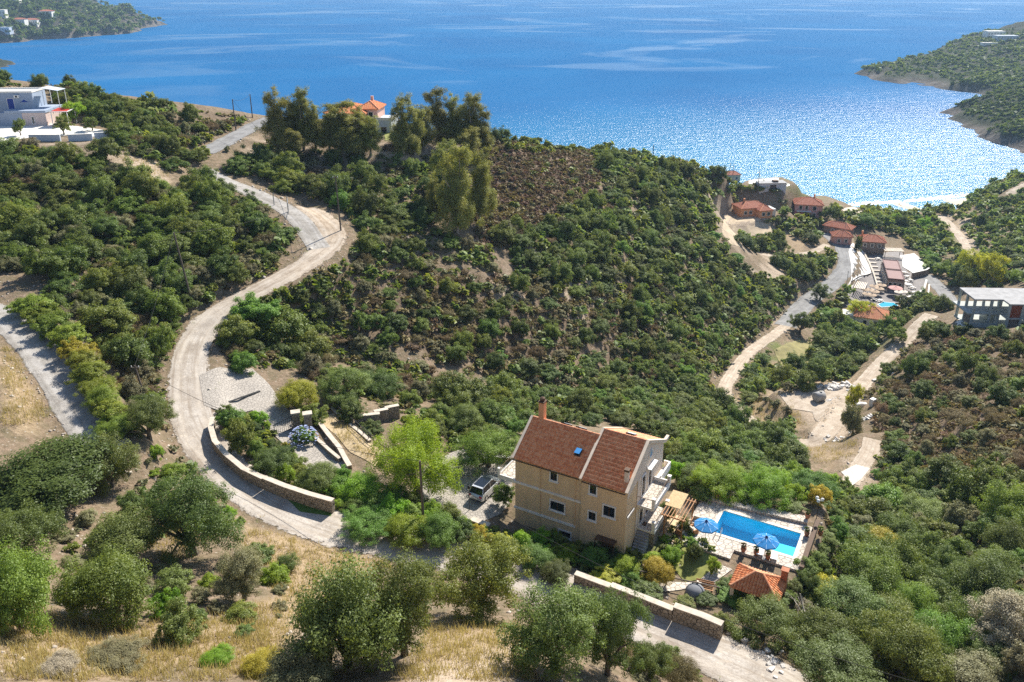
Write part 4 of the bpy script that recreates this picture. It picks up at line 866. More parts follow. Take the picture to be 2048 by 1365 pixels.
drape('cleared_lot', [(1560,792),(1598,772),(1690,772),(1700,800),(1676,850),(1645,878),(1615,880),(1640,845),(1625,825),(1580,818)], M_TRACK, 'cleared dirt lot beside the track', 0.08, 1.5)
drape('cape_yard', [(1497,368),(1500,354),(1535,354),(1558,362),(1582,372),(1560,378)], M_BRIGHT, 'paved yard of the flat-roofed building on the cape', 0.12, 2.5)
drape('field', [(1548,700),(1600,680),(1640,690),(1635,722),(1580,745)], plain('rough_pasture', (0.26, 0.23, 0.10), .95, .3, .5, .03), 'grassy field between olive trees', 0.06, 2.0)
drape('white_terrace', [(-40,292),(-40,238),(70,235),(128,250),(235,266),(232,276),(130,272),(60,276)], M_BRIGHT, 'white terrace round the flat-roofed house', 0.08, 1.5)
drape('shell_apron', [(1905,652),(1922,636),(1945,632),(1950,652),(1930,662)], M_BRIGHT, 'white slab beside the concrete shell', 0.1, 1.5)
drape('gully_clearing', [(1682,945),(1712,930),(1740,938),(1722,960),(1705,972)], M_GRAVEL, 'pale gravel patch in the gully', 0.1, 1.5)
drape('ridge_lawn', [(768,262),(800,258),(806,278),(770,282)], M_LAWN, 'lawn beside the ridge house', 0.08, 2.0)
# surf along the beach
fm = plain('surf_foam', (0.8, 0.83, 0.85), 0.6, 0.05)
sh_ = [(1684,414.5),(1740,409.5),(1800,405.5),(1860,400.5),(1905,396),(1945,391)]
for q in range(3):
    m = MB(); R = np.random.default_rng(q)
    for (u0, v0), (u1, v1) in zip(sh_[:-1], sh_[1:]):
        for k in range(14):
            f0, f1 = k/14, (k+1)/14; d0 = -2.2*q-1.2*R.random(); th = R.uniform(.3, 1.6)/(1+q*.6)
            if q and R.random() < .35: continue
            a = pix(u0+(u1-u0)*f0, v0+(v1-v0)*f0+d0+1, .03*q+.02); b = pix(u0+(u1-u0)*f1, v0+(v1-v0)*f1+d0+1, .03*q+.02)
            m.add([a, b, (b[0], b[1]+th*3, b[2]), (a[0], a[1]+th*3, a[2])], [(0, 1, 2, 3)])
    tag(m.build('surf', fm), 'white surf along the beach', kind='stuff')

# ------------------------------------------------------------------ walls along the road and in the garden
def wall_px(name, px, h, t, label, cap=M_COPING, mat=M_WALLSTONE, dense=3.0, **k):
    W = []
    for (a, b) in zip(px[:-1], px[1:]):
        A, B = ground(*a), ground(*b); n = max(1, int((B-A).length/dense))
        W += [A.lerp(B, i/n) for i in range(n)]
    W.append(ground(*px[-1])); z = [gz(p.x, p.y) for p in W]; z = list(np.convolve(np.pad(z, 1, mode='edge'), [.25, .5, .25], 'valid'))
    n = len(W); hh = list(np.interp(np.linspace(0, 1, n), np.linspace(0, 1, len(h)), h)) if hasattr(h, '__len__') else h
    return low_wall(name, [(p.x, p.y) for p in W], hh, t, label, z, mat, cap, **k)
wall_px('stone_wall', [(428,850),(424,872),(432,900),(455,928),(490,958),(530,978)], [1.0, 1.15, 1.25], .5, 'curved stone wall on the inside of the road bend')
wall_px('stone_wall', [(531,978.5),(570,995),(620,1012),(668,1026)], 1.4, .5, 'straight stepped-up stretch of the stone wall above the grass verge')
wall_px('stone_wall', [(1150,1163),(1220,1190)], .9, .5, 'low stone wall stretch below the garden bushes')
wall_px('stone_wall', [(1221,1190.5),(1300,1222),(1345,1240)], 1.1, .5, 'middle stretch of the stone garden wall beside the gravel road')
wall_px('stone_wall', [(1346,1240.5),(1400,1260),(1442,1278)], 1.5, .55, 'tallest end stretch of the stone garden wall beside the round tree')
wall_px('drive_kerb_wall', [(607,862),(640,890),(680,925)], .45, .3, 'low kerb wall on the right side of the drive', dense=2)
wall_px('terrace_wall', [(628,838),(655,872),(680,905),(700,940)], .5, .45, 'pale retaining wall between the drive and the straw terrace', dense=2)
wall_px('fence_plinth', [(663,820),(700,852),(740,886)], .25, .3, 'low plinth under the railing beside the straw terrace', dense=2)
fe = empty('railing_fence', ground(663, 818), 0, 'dark metal railing beside the straw terrace', 'fence'); o_ = fe.location
FP = [ground(663+(748-663)*k/8, 818+(892-818)*k/8) for k in range(9)]
for p in FP: m = MB(); m.beam(p-o_, p-o_+Vector((0, 0, 1.25)), .07); m.build('post', M_METAL, fe)
for h in (.7, 1.2):
    m = MB()
    for a, b in zip(FP[:-1], FP[1:]): m.beam(a-o_+Vector((0, 0, h)), b-o_+Vector((0, 0, h)), .06)
    m.build('rail', M_METAL, fe)
for i, (u, v, w_, lab) in enumerate(((735,848,3.0,'stepped garden wall, lowest block'),(763,842,1.6,'stepped garden wall, middle block'),(785,838,1.6,'stepped garden wall, top block'))):
    p = ground(u, v); low_wall('step_wall', [(p.x-w_/2, p.y-.3), (p.x+w_/2, p.y+.4)], 1.2+.25*i, .5, lab, p.z)
p = ground(962, 1062); low_wall('wall_slab', [(-4.1, 69.75), (-2.25, 68.65)], 1.0, .55, 'short wall with a pale slab beside the villa drive', 57.3)
low_wall('yard_wall', [vl(-7.6, 8.3)[:2], vl(-4.0, 9.8)[:2], vl(0, 10.6)[:2]], .6, .5, 'white-topped wall behind the parking yard', 57.2, cap=M_BRIGHT)
wall_px('lane_wall', [(80,632),(120,676),(160,735),(200,800),(236,868)], .7, .3, 'low dark wall between the concrete lane and the lime hedge', cap=None)
# gate pillars of the forecourt with the ornamental gate leaf
gp_ = ground(594, 858)
for k, (dx, dy, lab) in enumerate(((0, 0, 'left stone gate pillar at the forecourt'), (1.5, -.4, 'right stone gate pillar at the forecourt'))):
    e = empty('gate_pillar', (gp_.x+dx, gp_.y+dy, gz(gp_.x+dx, gp_.y+dy)-.1), .3, lab, 'pillar')
    m = MB(); m.box(-.45, .45, -.35, .35, 0, 2.3); m.build('shaft', M_WALLSTONE, e); m = MB(); m.box(-.55, .55, -.45, .45, 2.303, 2.45); m.build('cap', M_COPING, e)
e = empty('iron_gate', (gp_.x-.45, gp_.y-.35, gz(gp_.x-.4, gp_.y-.4)), math.radians(-140), 'dark iron gate leaf standing open at the pillar', 'gate')
m = MB(); m.beam((0, 0, .1), (0, 0, 1.9), .08); m.beam((2.2, 0, .1), (2.2, 0, 1.5), .06); m.beam((0, 0, .2), (2.2, 0, .2), .06); m.beam((0, 0, 1.85), (2.2, 0, 1.5), .06); m.build('gate_frame', M_METAL, e)
for k in range(1, 9): m = MB(); m.beam((k*.245, 0, .2), (k*.245, 0, 1.83-.0387*k), .03); m.build('bar', M_METAL, e)
# drain grate on the forecourt
a, b = ground(458, 806), ground(520, 784); m = MB(); dd = (b-a)
m.beam(Vector((0, 0, .13)), Vector((dd.x, dd.y, dd.z+.13)), .35, .04); tag(m.build('drain_grate', M_METAL, None, loc=a), 'dark drain channel across the forecourt', 'drain')

# ------------------------------------------------------------------ parked cars
def car(loc, rz, paint, label, L=4.3, W=1.8, Hc=1.62, roof_glass=True, tilt=0):
    e = empty('car', loc, rz, label, 'car'); h = L/2; w = W/2
    def ring(y, wl, zl, wb, zb): return [(-wl, y, zl), (wl, y, zl), (wb, y, zb*.62), (wb*.97, y, zb), (-wb*.97, y, zb), (-wb, y, zb*.62)]
    st = [(-h, .84*w, .42, .86*w, .80), (-h+.12, .93*w, .28, .96*w, .95), (-h+.7, w, .25, w, 1.0), (0, w, .24, w, .98), (h-1.2, w, .25, w, .95), (h-.35, .95*w, .28, .95*w, .80), (h, .80*w, .42, .8*w, .66)]
    m = MB(); R = [ring(*s) for s in st]; v = [p for r in R for p in r]; f = [tuple(range(6)), tuple(6*6+k for k in range(5, -1, -1))]
    for i in range(len(R)-1):
        for k in range(6): f.append((6*i+k, 6*i+(k+1) % 6, 6*(i+1)+(k+1) % 6, 6*(i+1)+k))
    m.add(v, f); body = m.build('body', paint, e)
    gs = [(-h+.2, .80*w, .93, .01), (-h+.55, .74*w, .97, Hc-.99), (0.1, .74*w, .97, Hc-.95), (h-1.75, .74*w, .96, Hc-1.05), (h-1.05, .82*w, .93, .01)]
    g = MB(); v = []
    for y, wt, zb, hh in gs: v += [(-.92*w, y, zb), (.92*w, y, zb), (wt if hh > .1 else .9*w, y, zb+hh), (-(wt if hh > .1 else .9*w), y, zb+hh)]
    f = [(0, 1, 2, 3), (16, 19, 18, 17)]
    for i in range(4):
        for k in range(4): f.append((4*i+k, 4*i+(k+1) % 4, 4*(i+1)+(k+1) % 4, 4*(i+1)+k))
    g.add(v, f); g.build('windows', M_GLASS, e)
    r = MB(); r.slab([(-.75*w, -h+.5, Hc-.01), (.75*w, -h+.5, Hc-.01), (.75*w, h-1.7, Hc-.06), (-.75*w, h-1.7, Hc-.06)], .05); ro = r.build('roof_panel', paint, e)
    if roof_glass: r = MB(); r.slab([(-.55*w, -.45, Hc+.006), (.55*w, -.45, Hc+.006), (.55*w, .5, Hc-.01), (-.55*w, .5, Hc-.01)], .01); r.build('sunroof', M_GLASS, ro)
    for s in (-1, 1):
        r = MB(); r.tube([(s*.72*w, -h+.6, Hc+.03), (s*.72*w, h-1.8, Hc+.02)], .025, 5); r.build('roof_rail', M_STEEL, ro)
        pl = MB()
        for y0, y1 in ((-h+.2, -h+.55), (-.35, -.25), (h-1.05, h-1.7)): pl.beam((s*.925*w, y0, .96), (s*.755*w, y1, Hc-.04), .07, .05)
        pl.build('window_pillar', paint, e)
        for y in (-h+.85, h-.85):
            wl_ = MB(); wl_.tube([(s*(w-.2), y, .33), (s*(w+.015), y, .33)], .33, 16); wh = wl_.build('wheel', M_METAL, e)
            wl_ = MB(); wl_.tube([(s*(w+.016), y, .33), (s*(w+.03), y, .33)], .2, 12); wl_.build('rim', M_STEEL, wh)
        t = MB(); t.box(s*.72*w-.14, s*.72*w+.14, -h-.02, -h+.1, .72, .92); t.build('tail_light', plain('red_lens', (.4, .02, .02), .3, .05) if 'red_lens' not in MATS else MATS['red_lens'], e)
        t = MB(); t.box(s*.62*w-.15, s*.62*w+.15, h-.12, h+.01, .55, .68); t.build('headlight', M_FRAME, e)
        t = MB(); t.box(s*(w+.09)-.09, s*(w+.09)+.09, h-1.5, h-1.35, .95, 1.1); t.build('mirror', paint, e)
    t = MB(); t.box(-.26, .26, -h-.025, -h, .5, .62); t.build('number_plate', M_FRAME, e)
    return e
def mat_paint(name, col, metal=0.6, rough=0.3):
    m = NT(name); nd = m.pbr(col, rough, 0.5, metal); nd.inputs['Coat Weight'].default_value = 0.6; return m.m
SILVER = mat_paint('silver_paint', (0.62, 0.63, 0.64)); WHITEP = mat_paint('white_paint', (0.75, 0.75, 0.74), 0.0); DARKP = mat_paint('dark_blue_paint', (0.03, 0.05, 0.09), 0.3)
c = vl(-5.0, 2.45); car((c[0], c[1], gz(c[0], c[1])+.08), VYAW, SILVER, 'silver estate car parked in the yard beside the villa')
p = ground(1712, 668); car((p.x, p.y, p.z+.05), math.radians(188), WHITEP, 'white van parked in front of the white cottage', 4.6, 1.9, 1.95, False)
p = ground(540, 256); car((p.x, p.y, p.z+.08), math.radians(60), WHITEP, 'white car on the ridge road by the eucalyptus', 4.0, 1.7, 1.5, False)

# ------------------------------------------------------------------ other houses
M_ROOF = mat_tile('far_roof_tiles', (0.34, 0.11, 0.065), (0.44, 0.165, 0.10), (0.52, 0.24, 0.16))
M_BLUEW = mat_stucco('blue_white_wash', (0.52, 0.57, 0.64), 0.12); M_BLUED = plain('blue_door_paint', (0.02, 0.06, 0.30), 0.5, 0.1)
M_STONEH = mat_stone('house_stone', (0.22, 0.17, 0.14), (0.36, 0.29, 0.24), (0.14, 0.11, 0.09), 1.6)
def hip_roof(e, x0, x1, y0, y1, z, h, oh, mat, name='roof', ridge=True):
    a, b, c, d = x0-oh, x1+oh, y0-oh, y1+oh; rl = min(b-a, d-c)/2; cy_ = (c+d)/2; cx = (a+b)/2
    R = ((a+rl, cy_, z+h), (b-rl, cy_, z+h)) if (b-a) >= (d-c) else ((cx, c+rl, z+h), (cx, d-rl, z+h))
    m = MB(); V = [(a, c, z), (b, c, z), (b, d, z), (a, d, z), R[0], R[1]]
    if (b-a) >= (d-c): F_ = [(0, 1, 5, 4), (1, 2, 5), (2, 3, 4, 5), (3, 0, 4)]
    else: F_ = [(0, 1, 4), (1, 2, 5, 4), (2, 3, 5), (3, 0, 4, 5)]
    m.add(V+[(x, y, q-.18) for x, y, q in V[:4]], F_+[(0, 6, 7, 1), (1, 7, 8, 2), (2, 8, 9, 3), (3, 9, 6, 0), (9, 8, 7, 6)]); r = m.build(name, mat, e)
    t = MB()
    for i, q in ((0, 0), (3, 0 if (b-a) >= (d-c) else 1), (1, 1 if (b-a) >= (d-c) else 0), (2, 1)): t.tube([V[i], R[q]], .13, 6)
    t.tube([R[0], R[1]], .13, 6); t.build('hip_tiles', M_TILE2, r)
    # courses of tiles as real ribs down each face
    rb = MB(); nn = 0.5
    def face(p0, p1, q0, q1):
        p0, p1, q0, q1 = map(Vector, (p0, p1, q0, q1)); L = (p1-p0).length; n = int(L/nn)
        for k in range(1, n):
            f = k/n; s = p0.lerp(p1, f); ax = (p1-p0).normalized(); t0 = (q0-p0).dot(ax)/L; t1 = (q1-p0).dot(ax)/L
            up = (q0-p0)-ax*(q0-p0).dot(ax)
            g = f/t0 if f < t0 else ((1-f)/(1-t1) if f > t1 and t1 < 1 else 1.0)
            rb.beam(s+Vector((0, 0, .02)), s+up*min(1, g)+Vector((0, 0, .02)), .2, .08)
    if (b-a) >= (d-c): face(V[0], V[1], R[0], R[1]); face(V[2], V[3], R[1], R[0]); face(V[1], V[2], R[1], R[1]); face(V[3], V[0], R[0], R[0])
    else: face(V[1], V[2], R[0], R[1]); face(V[3], V[0], R[1], R[0]); face(V[0], V[1], R[0], R[0]); face(V[2], V[3], R[1], R[1])
    q = rb.build('roof_tiles', mat, r); q['kind'] = 'stuff'
    return r
def block(e, x0, x1, y0, y1, z0, z1, mat, name='wall'):
    m = MB(); m.box(x0, x1, y0, y1, z0, z1); return m.build(name, mat, e)
def far_win(e, x0, x1, z0, z1, y, out=-1, axis='y', name='window', pane=None): return window(e, name, x0, x1, z0, z1, y, out, axis, False, False, pane)
def house(u, v, rz, label, wall, w, d, h, rh, wins=(), roofm=None, name='house', extra=None, chim=None, oh=.5):
    p = ground(u, v); e = empty(name, p, math.radians(rz), label, 'house')
    block(e, -w/2, w/2, 0, d, -1.5, h, wall); r = hip_roof(e, -w/2, w/2, 0, d, h+.02, rh, oh, roofm or M_ROOF)
    for a, b, c, q in wins: far_win(e, a, b, c, q, 0)
    if chim: m = MB(); m.box(chim[0]-.3, chim[0]+.3, chim[1]-.3, chim[1]+.3, h, h+rh+1.0); m.build('chimney', M_ORANGE, r)
    if extra: extra(e)
    return e
def ex1(e):
    block(e, 0.6, 5.8, -3.2, 0, -1.5, 3.0, M_ORANGE, 'wing'); hip_roof(e, 0.6, 5.8, -3.2, 2.5, 3.02, 1.5, .4, M_ROOF, 'wing_roof'); far_win(e, 1.5, 2.6, .9, 2.2, -3.2); far_win(e, 3.6, 4.7, .9, 2.2, -3.2)
    block(e, 5.81, 8.6, -1.0, 4.0, -1.5, 2.6, M_WHITE, 'annex')
house(1508, 433, 14, 'orange house with two red hipped roofs above the cleared knoll', M_ORANGE, 11, 7, 3.4, 1.8, [(-4.3, -3.2, 1, 2.2), (-2.2, -1.1, 1, 2.2)], extra=ex1, chim=(-2.5, 4))
def ex2(e):
    block(e, -4.6, 1.0, -1.6, 0, 2.9, 3.1, M_WHITE, 'balcony'); m = MB(); m.beam((-4.6, -1.55, 3.9), (1.0, -1.55, 3.9), .06); m.build('railing', M_METAL, e); block(e, -5.2, -1.0, -1.5, 0, -1.5, 2.4, plain('crimson_plaster', (.5, .07, .13), .9, .2), 'porch')
house(1615, 437, -12, 'pink two-storey villa with a red hipped roof near the beach', M_PINK, 10.5, 8, 5.6, 2.2, [(-3.6, -2.6, 3.6, 5), (-1.2, -.3, 3.6, 5), (1.6, 2.8, 3.4, 5), (1.8, 2.8, .6, 2.2)], extra=ex2, chim=(2.4, 5))
house(1672, 470, -38, 'long low house with red roof beside the valley road top', M_STONEH, 10, 5, 3.0, 1.6, [(-2, -1, .8, 2), (1, 2, .8, 2)])
house(1684, 490, -8, 'small red-roofed house at the top of the valley road', M_PINK, 6.5, 5, 3.2, 1.7, [(-1.8, -.9, .9, 2.1), (.8, 1.7, .9, 2.1)])
house(1742, 507, -14, 'stone house with red roof standing over the restaurant', M_STONEH, 9, 6.5, 4.6, 1.9, [(-3, -2, 2.4, 3.8), (-.5, .5, 2.4, 3.8), (2, 3, 2.4, 3.8)], chim=(-3.4, 4))
house(1466, 363, 6, 'red-roofed house on the cape below the power poles', M_TAN, 8, 6, 3.6, 1.7, [(-2.6, -1.6, 1, 2.4), (1.4, 2.4, 1, 2.4)])
def exc(e):
    block(e, -8.2, -4.6, 1.0, 5.5, -1, 2.6, M_WHITE, 'annex'); m = MB(); m.slab([(4.2, -1.6, 2.7), (7.0, -1.6, 2.7), (7.0, 3, 3.2), (4.2, 3, 3.2)], .12); m.build('porch_roof', M_ROOF, e)
    for x in (4.5, 6.8): m = MB(); m.beam((x, -1.5, -1), (x, -1.5, 2.65), .15); m.build('porch_post', M_WOOD, e)
house(1740, 655, -22, 'white cottage with a red hipped roof in front of the restaurant', M_WHITE, 9.0, 7.5, 3.0, 2.3, [(-2.2, -1.2, .8, 2.0), (.9, 2.3, 0.2, 2.1)], roofm=M_TILE2, extra=exc)
# flat-roofed white building on the cape
p = ground(1545, 381); e = empty('flat_roofed_building', p, math.radians(4), 'low white flat-roofed building on the cape', 'building')
block(e, -5.5, 5.5, 0, 4.5, -2, 2.8, M_BLUEW); block(e, -5.7, 5.7, -.2, 4.7, 2.803, 3.0, M_CONCRETE, 'roof'); far_win(e, -1.2, 1.4, .6, 2.3, 0, name='garage_door'); block(e, 0.5, 2.5, 1.0, 3.0, 3.003, 3.7, M_DARKWOOD, 'roof_hatch')
# ridge house
p = ground(695, 268); e = empty('ridge_house', p+Vector((0, 2, 0)), math.radians(-6), 'pink house with hipped tile roofs behind the eucalyptus trees', 'house')
PK = mat_stucco('salmon_stucco', (0.66, 0.42, 0.34), .12)
block(e, -5.5, 4.0, 0, 9, -2, 4.6, PK); r = hip_roof(e, -5.5, 4.0, 0, 9, 4.62, 2.0, .5, M_TILE)
block(e, 4.0, 6.8, 2.0, 9, -2, 5.4, PK, 'tower'); r = hip_roof(e, 2.0, 6.8, 2.0, 9, 5.42, 1.5, .4, M_TILE, 'tower_roof'); m = MB(); m.box(4.2, 4.8, 6, 6.6, 6.2, 7.9); m.build('chimney', PK, r)
block(e, 6.81, 10.6, 0, 8, -2.5, 3.0, M_BLUEW, 'terrace_block'); block(e, 6.81, 10.7, -.1, .1, 3.003, 3.7, M_WHITE, 'parapet'); block(e, 10.5, 10.7, .11, 8, 3.003, 3.7, M_WHITE, 'parapet')
far_win(e, 4.6, 5.6, 3.4, 4.6, 2.0); far_win(e, 2.4, 3.1, 2.8, 4.1, 0); far_win(e, -3, -2, 2.8, 4.1, 0); far_win(e, 8.0, 9.4, -.4, 1.4, 0, name='arched_opening')
# flat-roofed blue and white house, upper left
p = ground(30, 256); M_BLUEW2 = mat_stucco('blue_grey_wash', (0.34, 0.40, 0.50), 0.12)
p.x -= 1.9; e = empty('blue_white_house', (p.x, p.y+2.5, 77.5), math.radians(4), 'blue-white flat-roofed house with a blue door at the upper left edge', 'house')
block(e, -12, 4.6, 3.0, 10, -1, 7.6, M_BLUEW2); block(e, -12.1, 4.7, 2.9, 3.1, 7.603, 8.0, M_WHITE, 'parapet'); block(e, 4.5, 4.7, 3.11, 10, 7.603, 8.0, M_WHITE, 'parapet'); block(e, -12.1, 4.7, 10.01, 10.2, 7.603, 8.0, M_WHITE, 'parapet')
block(e, -12, 4.49, 3.12, 10, 7.601, 7.63, M_BRIGHT, 'roof')
block(e, 3.0, 8.6, -.6, 9.0, -1, 3.2, mat_stucco('rose_plaster', (0.62, 0.5, 0.46), .12), 'lower_room'); block(e, -1.0, 8.8, -.8, 2.99, 3.203, 3.75, M_BLUEW2, 'balcony'); block(e, 4.61, 8.8, 3.0, 9.2, 3.203, 3.75, M_BLUEW2, 'balcony')
far_win(e, -1.6, -.1, 3.6, 6.2, 3.0, name='door', pane=M_BLUED); far_win(e, 5.2, 5.7, .6, 2.2, -.6); far_win(e, 1.4, 2.8, .2, 2.2, 2.99)
m = MB(); m.box(.4, 1.6, 2.4, 2.98, 6.4, 7.1); ac = m.build('air_conditioner', M_FRAME, e); m = MB(); m.tube([(1.0, 2.38, 6.75), (1.0, 2.4, 6.75)], .26, 12); m.build('fan', M_METAL, ac)
em = MB(); em.box(1.2, 3.6, 2.95, 2.99, 5.3, 5.36); em.add([(1.5, 2.96, 5.36), (3.3, 2.96, 5.36), (2.9, 2.96, 5.62), (2.4, 2.96, 5.95), (2.0, 2.96, 5.62)], [(0, 1, 2, 3, 4)]); em.build('boat_emblem', M_BLUED, e)
e.scale = (.9, .9, .9)
st_ = MB(); st_.box(-2.5, 2.9, -.5, 2.9, -.5, 3.19); st_.build('stair_block', M_BLUEW2, e)
pg2 = empty('canopy_pergola', (p.x+11.2, p.y+3.5, 77.5), .06, 'white pergola with a red canopy beside the blue-white house', 'pergola')
for x in (-1.7, 1.7):
    for y in (-2, 2): m = MB(); m.beam((x, y, 0), (x, y, 3.2), .14); m.build('post', M_FRAME, pg2)
m = MB(); m.slab([(-1.9, -2.2, 3.25), (1.9, -2.2, 3.25), (1.9, 2.2, 3.5), (-1.9, 2.2, 3.5)], .06); m.build('canopy', plain('red_canvas', (.45, .035, .02), .9, .15, 3), pg2)
m = MB(); m.beam((-1.9, -2.2, 3.3), (1.9, -2.2, 3.3), .16); m.beam((1.9, -2.2, 3.3), (1.9, 2.2, 3.5), .16); m.build('frame', M_FRAME, pg2)
gz2 = empty('roof_gazebo', (p.x+6.6, p.y+9.5, 81.2), 0, 'white awning on posts on the terrace of the blue-white house', 'awning')
for x in (-1.6, 1.8):
    for y in (-1.6, 1.6): m = MB(); m.beam((x, y, 0), (x, y, 3.3), .1); m.build('post', M_FRAME, gz2)
m = MB(); m.slab([(-1.8, -1.8, 3.9), (2.0, -1.8, 3.3), (2.0, 1.8, 3.3), (-1.8, 1.8, 3.9)], .08); m.build('awning', M_BLUEW, gz2)
for i, (a, b, lab) in enumerate((((60,283),(122,283),'long white retaining wall under the blue-white house'), ((138,283),(186,281),'short retaining wall right of the long one'), ((190,279),(235,277),'pale retaining wall at the end of the white terrace'))):
    A, B = ground(*a), ground(*b); low_wall('retaining_wall', [(A.x, A.y), (B.x, B.y)], 1.6, .4, lab, [A.z-.3, B.z-.3], M_BLUEW, M_BRIGHT)

# concrete shell of an unfinished house
p = ground(1940, 655); e = empty('concrete_shell', (p.x, p.y, 37.8), math.radians(-2), 'unfinished grey concrete building frame at the right edge', 'building')
GC = mat_stucco('weathered_green_concrete', (0.46, 0.49, 0.465), .25); BR = plain('red_brick_infill', (.30, .09, .05), .9, .25, 3)
def slab_(z0, z1, nm, ox=0):
    m = MB(); m.prism([(-.2-ox, 0), (5.8, 0), (5.8, -2.6), (18, -2.6), (18, 7), (-.2-ox, 7)], z0, z1); return m.build(nm, M_CONCRETE if nm == 'roof_slab' else GC, e)
slab_(6.2, 6.5, 'roof_slab'); slab_(3.0, 3.3, 'floor_slab', .9); slab_(-.4, .1, 'ground_slab')
for x, y in ((.1, .2), (.1, 6.6), (3.6, .2), (5.5, .2), (5.5, 6.6), (6.1, -2.3), (8.8, -2.3), (11.5, -2.3), (15, -2.3), (3.6, 6.6), (8.8, 6.6), (11.5, 6.6), (15, 6.6), (5.5, 3.4), (.1, 3.4)):
    for z0, z1 in ((.1, 3.0), (3.3, 6.2)): m = MB(); m.box(x-.22, x+.22, y-.22, y+.22, z0+.003, z1-.003); m.build('column', GC, e)
block(e, 6.35, 8.55, -2.35, -2.15, 3.3, 6.1, BR, 'brick_panel'); block(e, 9.05, 11.25, -2.35, -2.15, 3.3, 6.1, GC, 'block_panel'); block(e, -.1, 5.6, .02, .24, .1, .95, GC, 'plinth_wall'); block(e, -.12, .1, .45, 3.15, .1, 2.95, M_STONEH, 'side_panel')
block(e, 6.35, 8.55, -2.35, -2.15, .1, 2.9, M_STONEH, 'block_panel'); block(e, 5.0, 5.2, .6, 6.2, .1, 2.9, GC, 'inner_wall')

# ------------------------------------------------------------------ restaurant
rs = empty('restaurant', (128.75, 260.4, 9.0), math.radians(-17), 'stone restaurant with two brown awning roofs on the terrace', 'restaurant')
BRN = plain('brown_awning', (0.30, 0.19, 0.175), .8, .08, 1.0); BRD = plain('brown_awning_edge', (0.19, 0.11, 0.10), .8, .08)
block(rs, -2.7, 2.7, 0, 19, -.5, 3.6, M_STONEH)
for y0, y1, z in ((0.2, 8.8, 3.9), (9.6, 18.8, 4.2)):
    m = MB(); m.slab([(-2.4, y0, z), (2.4, y0, z), (2.4, y1, z+.25), (-2.4, y1, z+.25)], .2); r = m.build('awning_roof', BRN, rs)
    m = MB()
    for x in (-2.45, 2.45): m.beam((x, y0, z+.05), (x, y1, z+.3), .3, .24)
    for y, q in ((y0, z+.05), (y1, z+.3)): m.beam((-2.45, y, q), (2.45, y, q), .3, .24)
    m.build('awning_frame', BRD, r)
for k in range(3): far_win(rs, -2.2+k*1.5, -1.2+k*1.5, .8, 2.6, 0)
for k in range(6): far_win(rs, .8+k*2.9, 2.6+k*2.9, .8, 2.8, -2.7, -1, 'x')
for k in range(2):
    m = MB(); m.beam((2.75, .5+k*9.4, 3.3), (5.6, .5+k*9.4, 2.6), .15); m.build('side_beam', M_DARKWOOD, rs)
rp_ = empty('restaurant_pool', ground(1776, 611), math.radians(14), 'small turquoise restaurant pool on the terrace', 'pool')
m = MB(); m.prism([(-3.4, -1.2), (3.0, -1.6), (3.2, 1.2), (.3, 2.8), (-3.0, 1.4)], .02, .12); m.build('basin_edge', M_WHITE, rp_)
TQ = NT('turquoise_water'); TQ.pbr((0.02, 0.36, 0.50), 0.06, 0.5); m = MB(); m.prism([(-3.1, -.95), (2.75, -1.3), (2.9, 1.05), (.3, 2.5), (-2.75, 1.2)], .123, .14); m.build('water_surface', TQ.m, rp_)
def nth(i): return 'leftmost' if i == 0 else '%d%s from left' % (i+1, {1: 'st', 2: 'nd', 3: 'rd'}.get((i+1) % 10 if (i+1) % 100 not in (11, 12, 13) else 0, 'th'))
STRAW = plain('straw_parasol', (0.50, 0.38, 0.27), .95, .2, 4); 
for i, (u, v) in enumerate(sorted([(1746,585),(1757,590),(1738,592),(1748,596),(1732,601),(1742,603),(1762,583),(1730,592)])):
    umbrella(0, 0, 'straw parasol on the restaurant terrace, '+nth(i), i*.5, 1.5, (STRAW, STRAW), 2.2, ground(u, v)+Vector((0, 0, .05)), ribs=6)['group'] = 'straw parasols left of the restaurant pool'
PKU = plain('dusty_pink_canvas', (0.52, 0.30, 0.27), .9, .1)
umbrella(0, 0, 'large dusty pink parasol at the restaurant front', .4, 2.3, (PKU, PKU), 2.4, ground(1789, 590)+Vector((0, 0, .05)))
umbrella(0, 0, 'cream parasol right of the restaurant pool, left of two', .2, 1.4, (M_TRAV, M_TRAV), 2.2, ground(1795, 597)+Vector((0, 0, .05)), ribs=6); umbrella(0, 0, 'cream parasol right of the restaurant pool, right of two', .7, 1.4, (M_TRAV, M_TRAV), 2.2, ground(1805, 596)+Vector((0, 0, .05)), ribs=6); umbrella(0, 0, 'white parasol beside the restaurant wall', .2, 1.5, (M_FRAME, M_FRAME), 2.2, ground(1813, 580)+Vector((0, 0, .05)), ribs=6)
def slat_pergola(u, v, w, d, rz, label, h=2.6, z=None):
    p = ground(u, v); e = empty('slatted_pergola', p, math.radians(rz), label, 'pergola')
    for x in (-w/2, w/2):
        for y in (0, d): m = MB(); m.beam((x, y, 0), (x, y, h), .15); m.build('post', M_DARKWOOD, e)
    for y in (0, d): m = MB(); m.beam((-w/2-.3, y, h+.08), (w/2+.3, y, h+.08), .16); m.build('beam', M_DARKWOOD, e)
    n = int(w/.5)
    for k in range(n+1): x = -w/2+w*k/n; m = MB(); m.beam((x, -.3, h+.22), (x, d+.3, h+.22), .26, .08); m.build('slat', M_TRAV, e)
slat_pergola(1716, 593, 3.0, 6.5, -30, 'slatted cream pergola left of the restaurant'); slat_pergola(1787, 517, 6.5, 3.6, -6, 'slatted cream pergola behind the restaurant')
R = np.random.default_rng(3); M_TBL = plain('pale_table', (.66, .62, .56), .7, .08)
